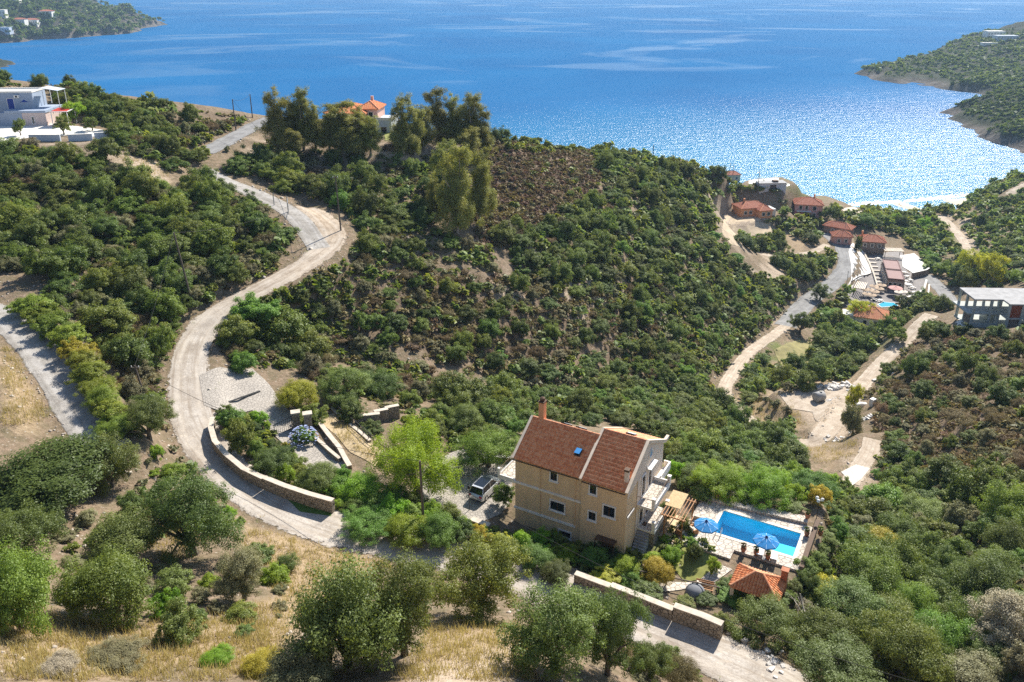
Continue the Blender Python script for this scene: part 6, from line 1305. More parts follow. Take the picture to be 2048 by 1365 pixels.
# the large plants one can point to in the photograph: foot (u, v), crown width, crown height, form, species, label
BIG = [
 (110,990,350,175,'shrub','oak','wide dark green shrub mass beside the steep concrete lane',0),
 (225,972,150,130,'shrub','olive','grey-green shrub at the right end of the dark thicket by the lane',1),
 (45,1110,180,150,'shrub','olive','grey olive at the left edge below the dark thicket',2),
 (45,1265,210,215,'shrub','bright','bright green bushy tree at the left edge above dry grass',1),
 (235,1235,225,190,'shrub','mastic','dark rounded tree beside the yellow-green bush on the dry slope',0),
 (255,1120,200,135,'shrub','olive','spreading olive with bare lower branches near the dry slope',1),
 (390,1110,200,195,'tree','olive','tall olive beside the bend of the gravel road',2),
 (340,1230,85,75,'shrub','lime','small yellow-green bush among olives on the near slope',2),
 (490,1200,130,130,'tree','grey','rounded grey olive standing alone in dry grass',0),
 (700,1330,300,260,'shrub','olive','largest olive in the foreground, centre left',1),
 (810,1310,190,230,'tree','olive','olive merging with the largest foreground olive on its right',0),
 (960,1235,220,200,'tree','mastic','olive-green tree standing against the gravel road in front of the villa',2),
 (1110,1345,230,210,'tree','olive','big olive in front of the garden wall',0),
 (1215,1350,160,190,'tree','olive','olive on the right of the foreground clump, over the gravel road',2),
 (600,1365,170,110,'shrub','grey','pale straggly shrub at the bottom edge left of the largest olive',1),
 (1300,1352,110,95,'shrub','olive','low olive bush on the lower verge of the gravel road',2),
 (1360,1362,90,60,'low','heather','brown dry bush on the verge at the bottom edge',0),
 (1525,1282,150,112,'tree','mastic','round green tree at the end of the stone garden wall',1),
 (1670,1380,200,130,'tree','olive','olive at the bottom edge right of the gravel road',0),
 (1790,1370,190,170,'tree','mastic','dense green tree at the bottom edge on the right-hand slope',2),
 (1930,1385,190,110,'shrub','grey','grey-green bush near the bottom right corner',0),
 (2010,1310,170,160,'tree','bare','bare grey tree near the right edge',1),
 (430,1330,90,50,'shrub','lime','low green cushion bush in the dry grass at the bottom left',0),
 (520,1345,100,60,'shrub','yellow','yellowing low bush in the dry grass at the bottom left',1),
 (225,1330,140,70,'shrub','grey','grey cushion shrub in the dry grass on the left',2),
 (110,1350,110,55,'shrub','bare','leafless grey cushion shrub at the bottom left',0),
 (570,1140,70,40,'low','oak','small dark bush on the verge of the gravel road',0),
 (640,1330,90,90,'shrub','olive','olive sucker left of the largest olive',2),
 # by the villa drive
 (490,745,72,52,'shrub','bright','bright green round bush at the top of the paved forecourt',1),
 (600,815,105,80,'shrub','yellow','golden-green bush behind the forecourt gate pillar',0),
 (630,845,80,55,'shrub','mastic','green bush under the golden-green bush',2),
 (490,900,85,85,'shrub','mastic','flowering bush inside the curved stone wall',1),
 (470,860,80,60,'shrub','bright','light green bush at the head of the curved stone wall',0),
 (545,945,110,75,'shrub','olive','oleander-like grey bush inside the curved stone wall',2),
 (640,975,110,75,'shrub','olive','second grey bush further along inside the curved stone wall',0),
 (835,990,170,165,'weep','lime','big lime-green weeping pepper tree beside the parking yard',0),
 (725,1000,130,75,'shrub','lime','broad lime-green shrub at the end of the curved wall',1),
 (740,1060,130,70,'shrub','bright','hedge bush along the gravel road, nearest the curved wall',2),
 (810,1080,120,75,'shrub','lime','yellow-green hedge bush below the wooden pole',0),
 (880,1085,110,80,'shrub','bright','hedge bush to the right of the wooden pole',1),
 (925,1075,75,55,'shrub','olive','pale green bush at the left end of the garden wall slab',2),
 (975,935,130,90,'weep','bright','leafy green tree behind the parked car',1),
 (1005,1010,60,60,'shrub','mastic','clipped bush between the car and the villa',0),
 (930,860,100,70,'shrub','olive','olive behind the pepper tree, above the yard',1),
 # garden in front of the villa
 (1010,1115,90,55,'shrub','mastic','garden bush left of the villa front',0),(1070,1130,90,55,'shrub','bright','garden bush under the villa left front',1),(1130,1120,80,45,'shrub','lime','yellow-green garden bush before the basement window',2),
 (1110,1160,90,55,'shrub','oak','dark bush hanging over the garden wall',1),(1190,1130,80,55,'shrub','bright','light green bush before the villa front',0),(1250,1150,90,55,'shrub','lime','yellow-green bush at the villa right corner',1),
 (1210,1165,80,40,'shrub','yellow','reddish yellow bush along the garden wall',2),(1310,1160,90,65,'shrub','yellow','golden-leaved small tree in the lower garden',0),(1290,1190,80,40,'shrub','mastic','green bush overhanging the stone wall',2),
 (1340,1130,60,50,'shrub','lime','yellow-green bush by the lawn',1),(1390,1120,50,45,'shrub','oak','dark palm-like plant by the lawn',0),(1425,1145,40,40,'shrub','lime','bright yellow-green clump beside the pavilion',0),
 (1460,1175,70,35,'shrub','mastic','low bush in front of the pavilion',1),(1330,1040,50,50,'shrub','olive','small tree beside the balcony steps',0),(1365,1065,40,40,'shrub','mastic','potted shrub by the pool path',1),
 (1462,1200,80,34,'shrub','bright','green bush before the left pavilion corner',0),(1545,1200,70,40,'shrub','olive','olive bush before the right pavilion corner',2),(1372,1212,60,30,'shrub','mastic','low bush before the domed oven',1),(1415,1205,60,30,'shrub','olive','pale bush right of the domed oven',0),
 # behind the pool
 (1440,985,110,70,'weep','lime','lime-green tree behind the pool, left of the pair',0),(1530,1000,120,75,'weep','lime','lime-green tree behind the pool, right of the pair',1),(1380,975,90,60,'shrub','olive','grey-green bush behind the sun deck',1),
 (1620,990,110,75,'shrub','bright','leafy green bush by the gully path',2),(1640,1010,60,50,'shrub','yellow','yellow-green bush by the pool lamp',1),(1345,965,60,60,'shrub','lime','bright bush behind the balcony',0),
 (1490,1008,60,35,'shrub','olive','pale bush on the terrace edge behind the pool',2),(1400,998,60,40,'shrub','olive','silver bush at the terrace corner',0),(1580,1022,70,35,'shrub','olive','grey bush at the far corner of the pool terrace',1),
 # hedge on the concrete lane
 (70,628,110,55,'shrub','hedge','top bush of the lime hedge along the concrete lane',0),(118,668,105,60,'shrub','hedge','second bush of the lime hedge along the lane',1),(155,718,95,60,'shrub','yellow','yellowed bush in the middle of the lime hedge',2),(186,765,95,62,'shrub','hedge','lime hedge bush beside the dry bank',0),(208,818,90,62,'shrub','hedge','lower bush of the lime hedge',1),(234,868,90,62,'shrub','hedge','last bush at the foot of the lime hedge',2),
 (92,646,95,58,'shrub','hedge','lime hedge bush between the top two',2),(136,692,95,60,'shrub','hedge','lime hedge bush above the yellowed one',0),(172,742,92,60,'shrub','hedge','lime hedge bush below the yellowed one',1),(198,792,90,62,'shrub','hedge','lime hedge bush in the lower half',2),(222,844,88,62,'shrub','hedge','lime hedge bush second from the foot',0),
 (215,665,150,90,'shrub','mastic','rounded green shrub above the lime hedge',1),(265,740,130,95,'shrub','oak','dark green shrub beside the leaning pole',0),(300,880,120,110,'tree','olive','grey olive between the lane and the gravel road',1),(320,720,80,100,'shrub','mastic','shrub on the bank left of the gravel road',2),(350,960,70,45,'shrub','hedge','small yellow-green fig on the road bend',1),
 # slope beside the forecourt
 (470,690,110,80,'shrub','mastic','large shrub at the inside of the road bend',0),(560,690,160,100,'shrub','mastic','broad green shrub above the forecourt',1),(510,640,130,75,'shrub','bright','green shrub beside the gravel road bend',2),(620,720,110,80,'shrub','mastic','shrub right of the broad green shrub above the forecourt',0),(690,800,120,85,'tree','olive','grey-green tree above the grassy terrace',1),(760,790,100,75,'shrub','olive','grey shrub over the stepped wall',2),
 (1052,848,62,44,'shrub','mastic','bush behind the left end of the villa roof',0),(1095,842,66,42,'shrub','olive','bush behind the villa roof left of centre',1),(1140,846,66,42,'shrub','mastic','bush behind the middle of the villa roof',2),(1185,852,64,40,'shrub','oak','bush behind the gap between the villa roofs',0),(1240,852,66,40,'shrub','olive','bush behind the right villa roof',1),(1285,862,66,44,'shrub','mastic','bush behind the right end of the villa roof',2),(1030,868,60,44,'shrub','bright','light bush behind the villa chimney',1),
 # blue house terrace
 (42,272,34,40,'tree','olive','small olive left of the flat-roofed house steps',0),(128,270,40,42,'tree','olive','small olive before the flat-roofed house corner',1),(185,262,36,34,'tree','olive','olive on the terrace right of the flat-roofed house',2),(220,262,36,38,'tree','olive','olive at the terrace end by the flat-roofed house',0),(147,247,50,46,'weep','lime','bright lime bush beside the red canopy',1),(210,325,90,62,'shrub','oak','dark round bush below the terrace wall',0),
 # hamlet
 (1715,640,56,46,'weep','poplar','bright lime tree in front of the white cottage',0),(1655,640,60,34,'shrub','bright','green bushy tree left of the white cottage',1),(1600,668,60,58,'tree','olive','dark olive beside the valley road end',0),(1640,600,50,40,'tree','olive','olive on the valley road verge',1),(1935,556,62,66,'weep','poplar','tall yellow-green tree behind the restaurant, left of two',1),(1980,570,66,70,'weep','poplar','tall yellow-green tree behind the restaurant, right of two',0),
 (1676,720,70,55,'tree','olive','large olive in front of the cottage yard',2),(1640,700,60,50,'tree','olive','olive left of the cottage yard',0),(1715,505,22,40,'shrub','oak','dark conifer beside the roadside villas',1),(1790,680,60,45,'shrub','mastic','shrub right of the cottage yard',2),
 (1700,870,60,80,'shrub','grey','tall grey bush below the junk pile',1),(1705,825,42,70,'tree','yellow','thin yellow-green tree by the junk pile',0),(1725,455,60,36,'shrub','bright','reed-like green clump behind the beach',1),(1658,440,50,40,'shrub','oak','dark tree beside the pink villa',2),
]
for i, (u, v, w, h, form, sp, lab, var) in enumerate(BIG):
    lod = 'near' if w >= 90 and v > 780 else 'mid'
    put(u, v, w, h, form, sp, lab, var, lod)
EUC = [(557,318,70,135,'leftmost tall eucalyptus on the ridge beside the road',0),(608,300,60,118,'second eucalyptus from the left on the ridge',1),(690,306,110,108,'wide eucalyptus hiding the ridge house front',2),(742,312,60,80,'short brownish eucalyptus right of the ridge house',0),
 (806,310,72,112,'pointed eucalyptus right of the ridge house lawn',1),(850,306,62,95,'eucalyptus between the pointed one and the tallest pair',0),(880,300,80,125,'tallest eucalyptus on the ridge',2),(946,306,78,116,'rightmost eucalyptus on the skyline',1),(915,466,95,180,'big eucalyptus standing lower on the slope below the others',2),(872,445,50,90,'slim young eucalyptus left of the lower big one',0),(590,330,60,75,'low eucalyptus at the road bend on the ridge',2),
 (580,305,60,110,'eucalyptus between the two left ridge trees',2),(632,302,56,95,'eucalyptus left of the ridge house',1),(660,308,60,80,'bushy eucalyptus at the ridge house corner',0),(720,310,64,90,'eucalyptus right of the wide one at the ridge house',1),(830,312,60,100,'dense eucalyptus left of the tallest one',2),(912,306,70,112,'eucalyptus between the tallest and the rightmost',0),(965,310,56,90,'slim eucalyptus at the right end of the grove',2),(885,410,75,120,'eucalyptus just above the lower big one',1),(960,452,75,150,'eucalyptus right of the lower big one',0),(930,340,70,80,'bushy eucalyptus below the rightmost skyline tree',1)]
for u, v, w, h, lab, var in EUC: put(u, v, w*1.05, h*1.08, 'euc', 'euc', lab, var, 'mid', group='eucalyptus trees on the ridge')

# scatter zones: outline in the photo, packing, radius range (m), species weights, where it is
MIX = {'olive': 3.4, 'mastic': 4, 'oak': 2.4, 'grey': 1.4, 'bright': 0.6, 'heather': 1.4}
DRK = {'oak': 4, 'mastic': 3.4, 'olive': 3, 'bright': .5, 'grey': .6, 'heather': .6}
OLV = {'olive': 6, 'mastic': 2, 'oak': 1.5, 'bright': 0.5}
HTH = {'heather': 5, 'mastic': 1.2, 'grey': 1.5, 'oak': 0.7, 'olive': .5}
ZONES = [
 ([(1870,425),(1960,405),(2000,440),(1990,560),(1930,560),(1895,500)], 1.35, 1.6, 2.8, OLV, 'in the field behind the beach'),
 ([(1600,590),(1700,575),(1690,645),(1620,655)], .95, 1.3, 2.4, OLV, 'between the valley road and the cottage'),
 ([(1470,380),(1640,395),(1700,430),(1690,470),(1600,470),(1480,420)], 1.0, 1.4, 2.4, DRK, 'close to the red-roofed houses'),
 ([(1180,560),(1330,600),(1420,700),(1400,780),(1300,790),(1200,790),(1250,690)], 0.8, .9, 2.2, MIX, 'on the slope right of the brown heath'),
 ([(955,278),(1100,284),(1190,295),(1190,312),(1060,306),(955,300)], 0.9, .8, 1.6, {'oak': 3, 'mastic': 2, 'heather': 4}, 'on the skyline right of the eucalyptus'),
 ([(430,640),(520,600),(610,565),(700,510),(720,470),(850,470),(960,490),(1000,540),(860,560),(700,600),(690,660),(800,720),(870,780),(830,830),(760,820),(690,780),(620,740),(530,735),(440,705)], 0.72, 1.2, 2.6, MIX, 'on the slope beyond the forecourt'),
 ([(690,600),(860,550),(1050,545),(1200,590),(1300,640),(1290,740),(1180,790),(1060,800),(900,730),(790,690)], 0.95, 0.8, 1.9, {'mastic': 3, 'oak': 2.5, 'olive': 2, 'grey': 2, 'bright': .5, 'heather': 3}, 'on the brown heath behind the villa'),
 ([(1000,480),(1190,400),(1330,340),(1430,390),(1440,470),(1500,540),(1590,590),(1560,640),(1470,690),(1440,770),(1480,840),(1400,760),(1300,640),(1180,580),(1050,545)], 0.68, 1.2, 2.6, DRK, 'on the dark slope above the dirt track'),
 ([(880,790),(1000,790),(1180,790),(1300,740),(1420,770),(1480,850),(1580,900),(1600,950),(1480,960),(1360,930),(1330,850),(1200,840),(1060,825),(960,830),(900,850),(860,830)], 0.68, 1.3, 2.7, {'mastic': 4, 'oak': 3, 'olive': 3, 'bright': 1.2}, 'in the gully behind the villa'),
 ([(965,285),(1040,292),(1130,288),(1200,330),(1190,380),(1120,430),(1060,455),(1000,500),(950,470),(975,400)], 0.85, 0.7, 1.25, {'heather': 9, 'purple': 5, 'grey': .6, 'mastic': .5, 'oak': .3}, 'on the heather knoll'),
 ([(1180,305),(1330,325),(1440,345),(1470,380),(1430,395),(1330,345),(1215,395)], 0.72, 1.3, 2.4, DRK, 'along the skyline above the bay'),
 ([(0,300),(60,305),(190,320),(330,390),(420,375),(560,455),(590,500),(560,545),(450,600),(380,640),(300,600),(60,545),(0,535)], 0.72, 1.2, 2.9, MIX, 'on the hillside left of the gravel road'),
 ([(0,160),(110,180),(230,195),(400,222),(500,238),(510,250),(410,300),(360,340),(250,300),(235,262),(150,235),(100,200),(0,180)], 0.72, 1.2, 2.4, {'olive': 3, 'mastic': 3, 'oak': 2, 'grey': 2, 'heather': 2}, 'on the ridge beside the flat-roofed house'),
 ([(430,345),(520,330),(640,360),(760,390),(860,430),(850,470),(720,470),(690,420),(620,395),(540,375)], 0.8, 1.2, 2.6, OLV, 'between the drive and the eucalyptus slope'),
 ([(500,290),(620,300),(860,310),(960,320),(960,440),(870,430),(760,390),(640,350),(520,330)], 1.15, 0.8, 2.0, {'olive': 3, 'grey': 3, 'heather': 2}, 'on the bank below the ridge house'),
 ([(90,590),(200,580),(300,600),(345,650),(335,720),(345,800),(330,870),(270,840),(250,720),(180,650)], 0.8, 1.2, 2.3, MIX, 'between the lane and the gravel road'),
 ([(1640,1060),(1700,1000),(1760,975),(1850,960),(1960,1010),(2048,960),(2048,1365),(1900,1365),(1640,1365),(1590,1260),(1620,1180)], 0.78, 1.2, 2.6, {'mastic': 4, 'olive': 3.5, 'oak': 2, 'bright': 1, 'grey': 1.6, 'yellow': .3}, 'on the slope below the pool'),
 ([(1780,720),(1860,650),(2048,665),(2048,960),(1960,1000),(1850,950),(1770,900),(1730,800)], 1.08, 0.9, 2.2, {'oak': 2, 'mastic': 2.5, 'olive': 1.5, 'heather': 6, 'purple': 1.1, 'grey': 3}, 'on the heath below the concrete shell'),
 ([(1740,880),(1800,880),(1860,950),(1760,970),(1730,930)], 0.8, 1.3, 2.4, DRK, 'beside the gully path'),
 ([(1440,690),(1500,640),(1560,610),(1590,640),(1540,660),(1500,700),(1460,740)], 0.8, 1.4, 2.6, DRK, 'above the valley road end'),
 ([(1470,760),(1530,680),(1560,720),(1640,740),(1600,770),(1540,790),(1500,820)], 0.95, 1.1, 2.3, {'olive': 3, 'mastic': 3, 'oak': 2, 'grey': 1}, 'beside the loop of the dirt track'),
 ([(1620,660),(1700,660),(1740,690),(1800,680),(1840,640),(1790,660),(1740,720),(1680,760),(1640,740)], 0.85, 1.3, 2.6, {'olive': 6, 'mastic': 2, 'oak': 1}, 'in the olive grove by the cottage'),
 ([(1480,820),(1560,800),(1600,860),(1540,870)], 1.6, 0.8, 1.4, {'olive': 3, 'grey': 2}, 'on the dry bank inside the track loop'),
 ([(1770,620),(1860,600),(1900,620),(1920,645),(1860,640),(1800,650)], 0.75, 1.3, 2.4, {'oak': 3, 'olive': 3, 'mastic': 2}, 'between the restaurant and the concrete shell'),
 ([(1400,350),(1490,375),(1570,385),(1640,400),(1690,420),(1690,470),(1640,455),(1570,440),(1470,400),(1430,395)], 0.9, 1.5, 2.8, DRK, 'among the red-roofed houses'),
 ([(1545,440),(1600,440),(1660,470),(1640,500),(1560,470)], 1.0, 1.5, 2.6, OLV, 'on the terraces below the red-roofed houses'),
 ([(1470,480),(1540,470),(1560,505),(1500,505)], 0.8, 1.5, 2.6, DRK, 'inside the bend of the earth track'),
 ([(1540,520),(1650,510),(1670,540),(1640,575),(1590,590)], 0.75, 1.6, 2.8, DRK, 'on the cutting above the valley road'),
 ([(1690,425),(1780,425),(1900,410),(1930,440),(1880,470),(1890,520),(1940,560),(2048,600),(1960,580),(1900,600),(1860,540),(1820,500),(1740,480),(1700,460)], 0.85, 1.6, 3.0, {'olive': 4, 'oak': 2.5, 'mastic': 2.5, 'bright': 1.2, 'lime': .5}, 'in the valley behind the beach'),
 ([(1930,400),(2048,345),(2048,560),(1980,560),(1960,500),(1970,450)], 0.95, 1.6, 3.0, {'olive': 5, 'oak': 3, 'mastic': 1}, 'on the far slope above the beach'),
 ([(330,900),(400,960),(330,1000),(290,950)], 1.2, 0.6, 1.2, {'lime': 1, 'grey': 2}, 'by the road bend'),
 ([(300,1020),(420,1000),(470,1080),(560,1250),(420,1290),(300,1240),(130,1230),(120,1050)], 1.9, 0.5, 1.0, {'grey': 3, 'olive': 2, 'heather': 1}, 'on the dry near slope'),
 ([(1440,1240),(1560,1290),(1640,1365),(1590,1365),(1480,1300)], 1.3, 0.5, 1.2, {'grey': 3, 'heather': 3, 'mastic': 1}, 'on the verge of the gravel road'),
]
GARDEN = {'mastic': 3, 'bright': 3, 'lime': 2, 'oak': 1.5, 'yellow': .6, 'olive': 1.5}
GZ = [
 ([(950,1055),(1040,1075),(1110,1090),(1240,1100),(1300,1120),(1330,1160),(1300,1185),(1220,1165),(1130,1125),(1010,1110),(950,1085)], 0.8, .5, 1.1, GARDEN, 'in the garden bed before the villa'),
 ([(680,985),(740,990),(840,1020),(930,1050),(960,1075),(900,1095),(800,1075),(720,1045),(675,1015)], 0.75, .6, 1.3, {'lime': 4, 'bright': 4, 'mastic': 2}, 'in the hedge along the gravel road'),
 ([(435,835),(510,830),(545,875),(580,915),(640,960),(700,965),(660,1000),(560,965),(480,930),(440,880)], 0.95, .5, 1.1, GARDEN, 'inside the curved stone wall'),
 ([(800,850),(900,830),(1000,840),(1030,870),(980,900),(900,890),(840,900)], 0.85, .8, 1.5, {'olive': 3, 'mastic': 3, 'bright': 2}, 'above the parking yard'),
 ([(1340,930),(1470,960),(1640,980),(1650,1010),(1560,1005),(1440,975),(1370,985)], 0.85, .6, 1.3, {'olive': 3, 'mastic': 2, 'bright': 2, 'lime': 1.5}, 'behind the pool terrace'),
 ([(1330,1060),(1400,1060),(1435,1110),(1390,1090),(1340,1130),(1310,1110)], 1.1, .35, .7, GARDEN, 'beside the lawn'),
 ([(1440,1165),(1560,1180),(1620,1130),(1650,1150),(1600,1200),(1500,1215),(1440,1200)], 0.9, .5, 1.1, GARDEN, 'around the pavilion'),
 ([(1650,1000),(1690,980),(1700,1040),(1660,1110),(1630,1130),(1650,1060)], 0.9, .7, 1.4, {'olive': 3, 'mastic': 3, 'bright': 1}, 'beside the pool wall'),
 ([(640,740),(720,790),(700,830),(760,870),(730,880),(680,830),(640,790)], 0.95, .8, 1.5, {'olive': 4, 'mastic': 2, 'oak': 1}, 'above the straw terrace'),
 ([(50,600),(100,640),(170,720),(235,830),(260,880),(230,880),(190,800),(130,700),(60,640)], 0.8, .5, .95, {'hedge': 5, 'yellow': 1, 'mastic': 1}, 'in the lime hedge beside the lane'),
 ([(240,1000),(330,930),(400,960),(430,1010),(480,1060),(420,1060),(330,1040)], 1.2, .4, .9, {'grey': 3, 'lime': 1, 'olive': 3}, 'on the verge by the road bend'),
 ([(0,1010),(120,1000),(250,1010),(300,1050),(450,1090),(560,1130),(560,1230),(420,1250),(200,1230),(0,1170)], 1.5, .6, 1.4, {'olive': 5, 'grey': 2, 'mastic': 2, 'lime': .6}, 'among the near olives'),
 ([(1230,1290),(1330,1330),(1400,1365),(1200,1365)], 1.2, .5, 1.1, {'olive': 3, 'heather': 2, 'grey': 2}, 'below the gravel road'),
]
GZ += [([(1030,785),(1200,800),(1345,835),(1350,905),(1325,870),(1200,840),(1060,818)], 0.8, .9, 1.9, {'olive': 3, 'mastic': 4, 'oak': 2, 'bright': 1}, 'right behind the villa'),
 ([(860,840),(960,830),(1030,845),(1020,880),(940,880),(880,870)], .8, .8, 1.5, {'olive': 3, 'mastic': 3, 'bright': 2}, 'behind the villa yard'),
 ([(1330,900),(1460,935),(1640,960),(1680,975),(1640,985),(1470,965),(1340,935)], .8, .7, 1.5, {'olive': 3, 'mastic': 3, 'bright': 2, 'lime': 1}, 'on the terrace edge behind the pool')]
NGZ = len(GZ)
ZONES += [([(2040,350),(2300,330),(2300,640),(2040,600)], .95, 1.6, 3.0, OLV, 'beyond the far slope'), ([(2040,660),(2260,640),(2260,1000),(2040,960)], 1.0, .9, 2.2, HTH, 'beyond the heath'), ([(2040,960),(2260,1000),(2260,1450),(2040,1450)], .85, 1.2, 2.6, MIX, 'beyond the slope below the pool'),
 ([(-220,300),(5,300),(5,560),(-220,560)], .8, 1.2, 2.6, MIX, 'beyond the left hillside'), ([(-220,900),(5,900),(5,1365),(-220,1365)], 1.1, 1.2, 2.6, OLV, 'beyond the near olives'), ([(-220,150),(5,160),(5,185),(-220,230)], .8, 1.2, 2.4, MIX, 'beyond the ridge')]
def rays(us, vs):
    "first ground hit for many picture points"
    a = (us-CX)/FPX; b = (CY-vs)/FPX; dy = CP+b*SP; dz = -SP+b*CP; t = np.arange(24, 520, 1.0)
    T = np.full(len(us), np.nan)
    for s in range(0, len(us), 3000):
        e = slice(s, s+3000); x = a[e, None]*t; y = dy[e, None]*t; z = CAM_H+dz[e, None]*t
        below = z < height(x, y); k = below.argmax(1); ok = below.any(1) & (k > 0)
        r = np.arange(len(k)); k1 = np.maximum(k, 1)
        d1 = z[r, k1]-height(x[r, k1], y[r, k1]); d0 = z[r, k1-1]-height(x[r, k1-1], y[r, k1-1])
        f = d0/np.maximum(d0-d1, 1e-6); T[e] = np.where(ok, t[k1-1]+f, np.nan)
    return a*T, dy*T, CAM_H+dz*T
KEEP_OUT = [[(60,288),(190,298),(335,325),(345,385),(300,390),(230,345),(150,322),(60,310)],[(400,740),(500,735),(560,790),(600,840),(690,920),(640,985),(500,950),(430,840)], [(640,840),(770,830),(1030,900),(1060,1060),(880,1040),(760,960)], [(1020,900),(1350,900),(1660,1000),(1640,1120),(1560,1180),(1440,1180),(1240,1120),(1020,1080)],
 [(1700,480),(1760,480),(1890,560),(1860,600),(1800,612),(1770,645),(1790,660),(1720,662),(1660,650),(1690,590),(1690,540)], [(1880,580),(2048,580),(2048,668),(1915,660),(1890,655)], [(0,170),(100,180),(125,215),(235,262),(225,285),(0,290)], [(620,200),(765,200),(765,285),(620,285)],
 [(1460,385),(1555,385),(1560,440),(1490,445)], [(1570,390),(1660,395),(1665,440),(1580,440)], [(1440,325),(1490,325),(1490,355),(1440,355)], [(1500,340),(1570,345),(1620,385),(1560,380),(1500,365)], [(1650,430),(1700,445),(1700,490),(1660,480)], [(1700,460),(1780,460),(1780,500),(1710,500)], [(1690,405),(1935,392),(1935,412),(1695,425)],[(1560,785),(1690,780),(1690,860),(1640,880),(1600,830)],[(1690,795),(1760,800),(1750,860),(1700,860)]]
HARD_OUT = [[(1020,880),(1300,840),(1350,990),(1330,1080),(1290,1110),(1100,1085),(1020,1060)], [(1360,1000),(1400,985),(1655,1015),(1630,1110),(1570,1150),(1440,1110),(1385,1075)], [(398,752),(440,736),(505,738),(540,772),(598,848),(650,888),(700,935),(668,968),(620,950),(545,868),(505,822),(440,824)], [(840,930),(905,905),(1000,905),(1026,1000),(1000,1030),(955,1048),(880,1035)]]
cell = {}
def occ_add(x, y, r): cell.setdefault((int(x//6), int(y//6)), []).append((x, y, r))
def occ_free(x, y, r, k):
    cx, cy_ = int(x//6), int(y//6)
    for i in (-1, 0, 1):
        for j in (-1, 0, 1):
            for a, b, c in cell.get((cx+i, cy_+j), ()):
                if (x-a)**2+(y-b)**2 < (k*(r+c))**2: return False
    return True
for o_ in OCC: occ_add(o_[0], o_[1], o_[2]*0.8)
SCAT = []
R6 = np.random.default_rng(99)
for zi, (poly, k, r0, r1, spw, where) in enumerate(GZ+ZONES):
    us = [p[0] for p in poly]; vs = [p[1] for p in poly]; n = int(min(9000, (max(us)-min(us))*(max(vs)-min(vs))/9))
    u = R6.uniform(min(us), max(us), n); v = R6.uniform(min(vs), max(vs), n); jf = .35 if zi < NGZ else 1.0
    ju = 60*vnoise(u, v, 90, 61)+34*vnoise(u, v, 30, 62); jv = 60*vnoise(u, v, 90, 63)+34*vnoise(u, v, 30, 64)
    m = inpoly(u+ju*jf*min(1, (max(us)-min(us))/200), v+jv*jf*min(1, (max(vs)-min(vs))/200), poly); u, v = u[m], v[m]
    for ko in (KEEP_OUT if zi >= NGZ else HARD_OUT):
        m = ~inpoly(u, v, ko); u, v = u[m], v[m]
    if len(u) == 0: continue
    x, y, z = rays(u, v); ok = np.isfinite(x); x, y, z = x[ok], y[ok], z[ok]
    names = list(spw); wt = np.array([spw[s] for s in names], float); wt /= wt.sum()
    rr = 1.42*(r0+(r1-r0)*R6.random(len(x))**1.9)+.25*R6.normal(size=len(x))*r0; rr = np.clip(rr, .45, 4.2); order = np.argsort(-rr+0.8*R6.normal(size=len(x))*(r1-r0))
    rm = height(x, y, ROADMASK); hz_ = height(x, y)
    for i in order:
        if rm[i] < rr[i]*(0.75 if zi >= NGZ else .45) or hz_[i] < 1.2: continue
        sp = names[R6.choice(len(names), p=wt)]; r = rr[i]*(0.62 if sp in ('heather', 'purple', 'grey') else 1.0)
        if not occ_free(x[i], y[i], r, k*0.66): continue
        occ_add(x[i], y[i], r); pu, pv, pz = proj(x[i], y[i], hz_[i]); fu = (pu-min(us))/(max(us)-min(us)); fv = (pv-min(vs))/(max(vs)-min(vs))
        spot = ('upper' if fv < .34 else 'lower' if fv > .67 else 'middle')+(' left' if fu < .34 else ' right' if fu > .67 else ' centre')
        SCAT.append((x[i], y[i], hz_[i]-0.12*r, r, sp, where, FPX*r/float(pz), spot))
SCAT.sort(key=lambda t: -t[6])
ADJ = {'olive': 'grey-green olive', 'mastic': 'green mastic shrub', 'oak': 'dark green oak shrub', 'grey': 'grey cushion shrub', 'lime': 'lime-green shrub', 'bright': 'bright green shrub', 'yellow': 'yellow-leaved shrub', 'hedge': 'yellow-green hedge bush', 'heather': 'brown heather bush', 'purple': 'purple-brown heather bush'}
count = {}; MASS = []; ONES = []
for x, y, z, r, sp, where, px, spot in SCAT:
    nm = NAMES[sp]; c = count.get(nm, 0)
    if 'beyond' in where and px > 34: continue
    if c >= 285 or px < 5.0 or not -8 < proj(x, y, z)[0] < 2056: MASS.append((x, y, z, r, sp)); continue
    count[nm] = c+1
    lod = 'near' if px > 62 else ('mid' if px > 17 else 'far')
    form = 'low' if sp in ('heather', 'purple') else ('tree' if sp == 'olive' and (c % 3 == 0) else 'shrub')
    hz = r*R6.uniform(0.6, 1.3)
    ONES.append((form, lod, c % 3, sp, Vector((x, y, z)), r, hz, where, spot, px))
by = {}
for o1 in ONES: by.setdefault((o1[3], o1[7], o1[8], 'small' if o1[5] < 1.2 else 'large' if o1[5] > 2.4 else 'mid-sized'), []).append(o1)
def nth(i): return 'leftmost' if i == 0 else '%d%s from left' % (i+1, {1: 'st', 2: 'nd', 3: 'rd'}.get((i+1) % 10 if (i+1) % 100 not in (11, 12, 13) else 0, 'th'))
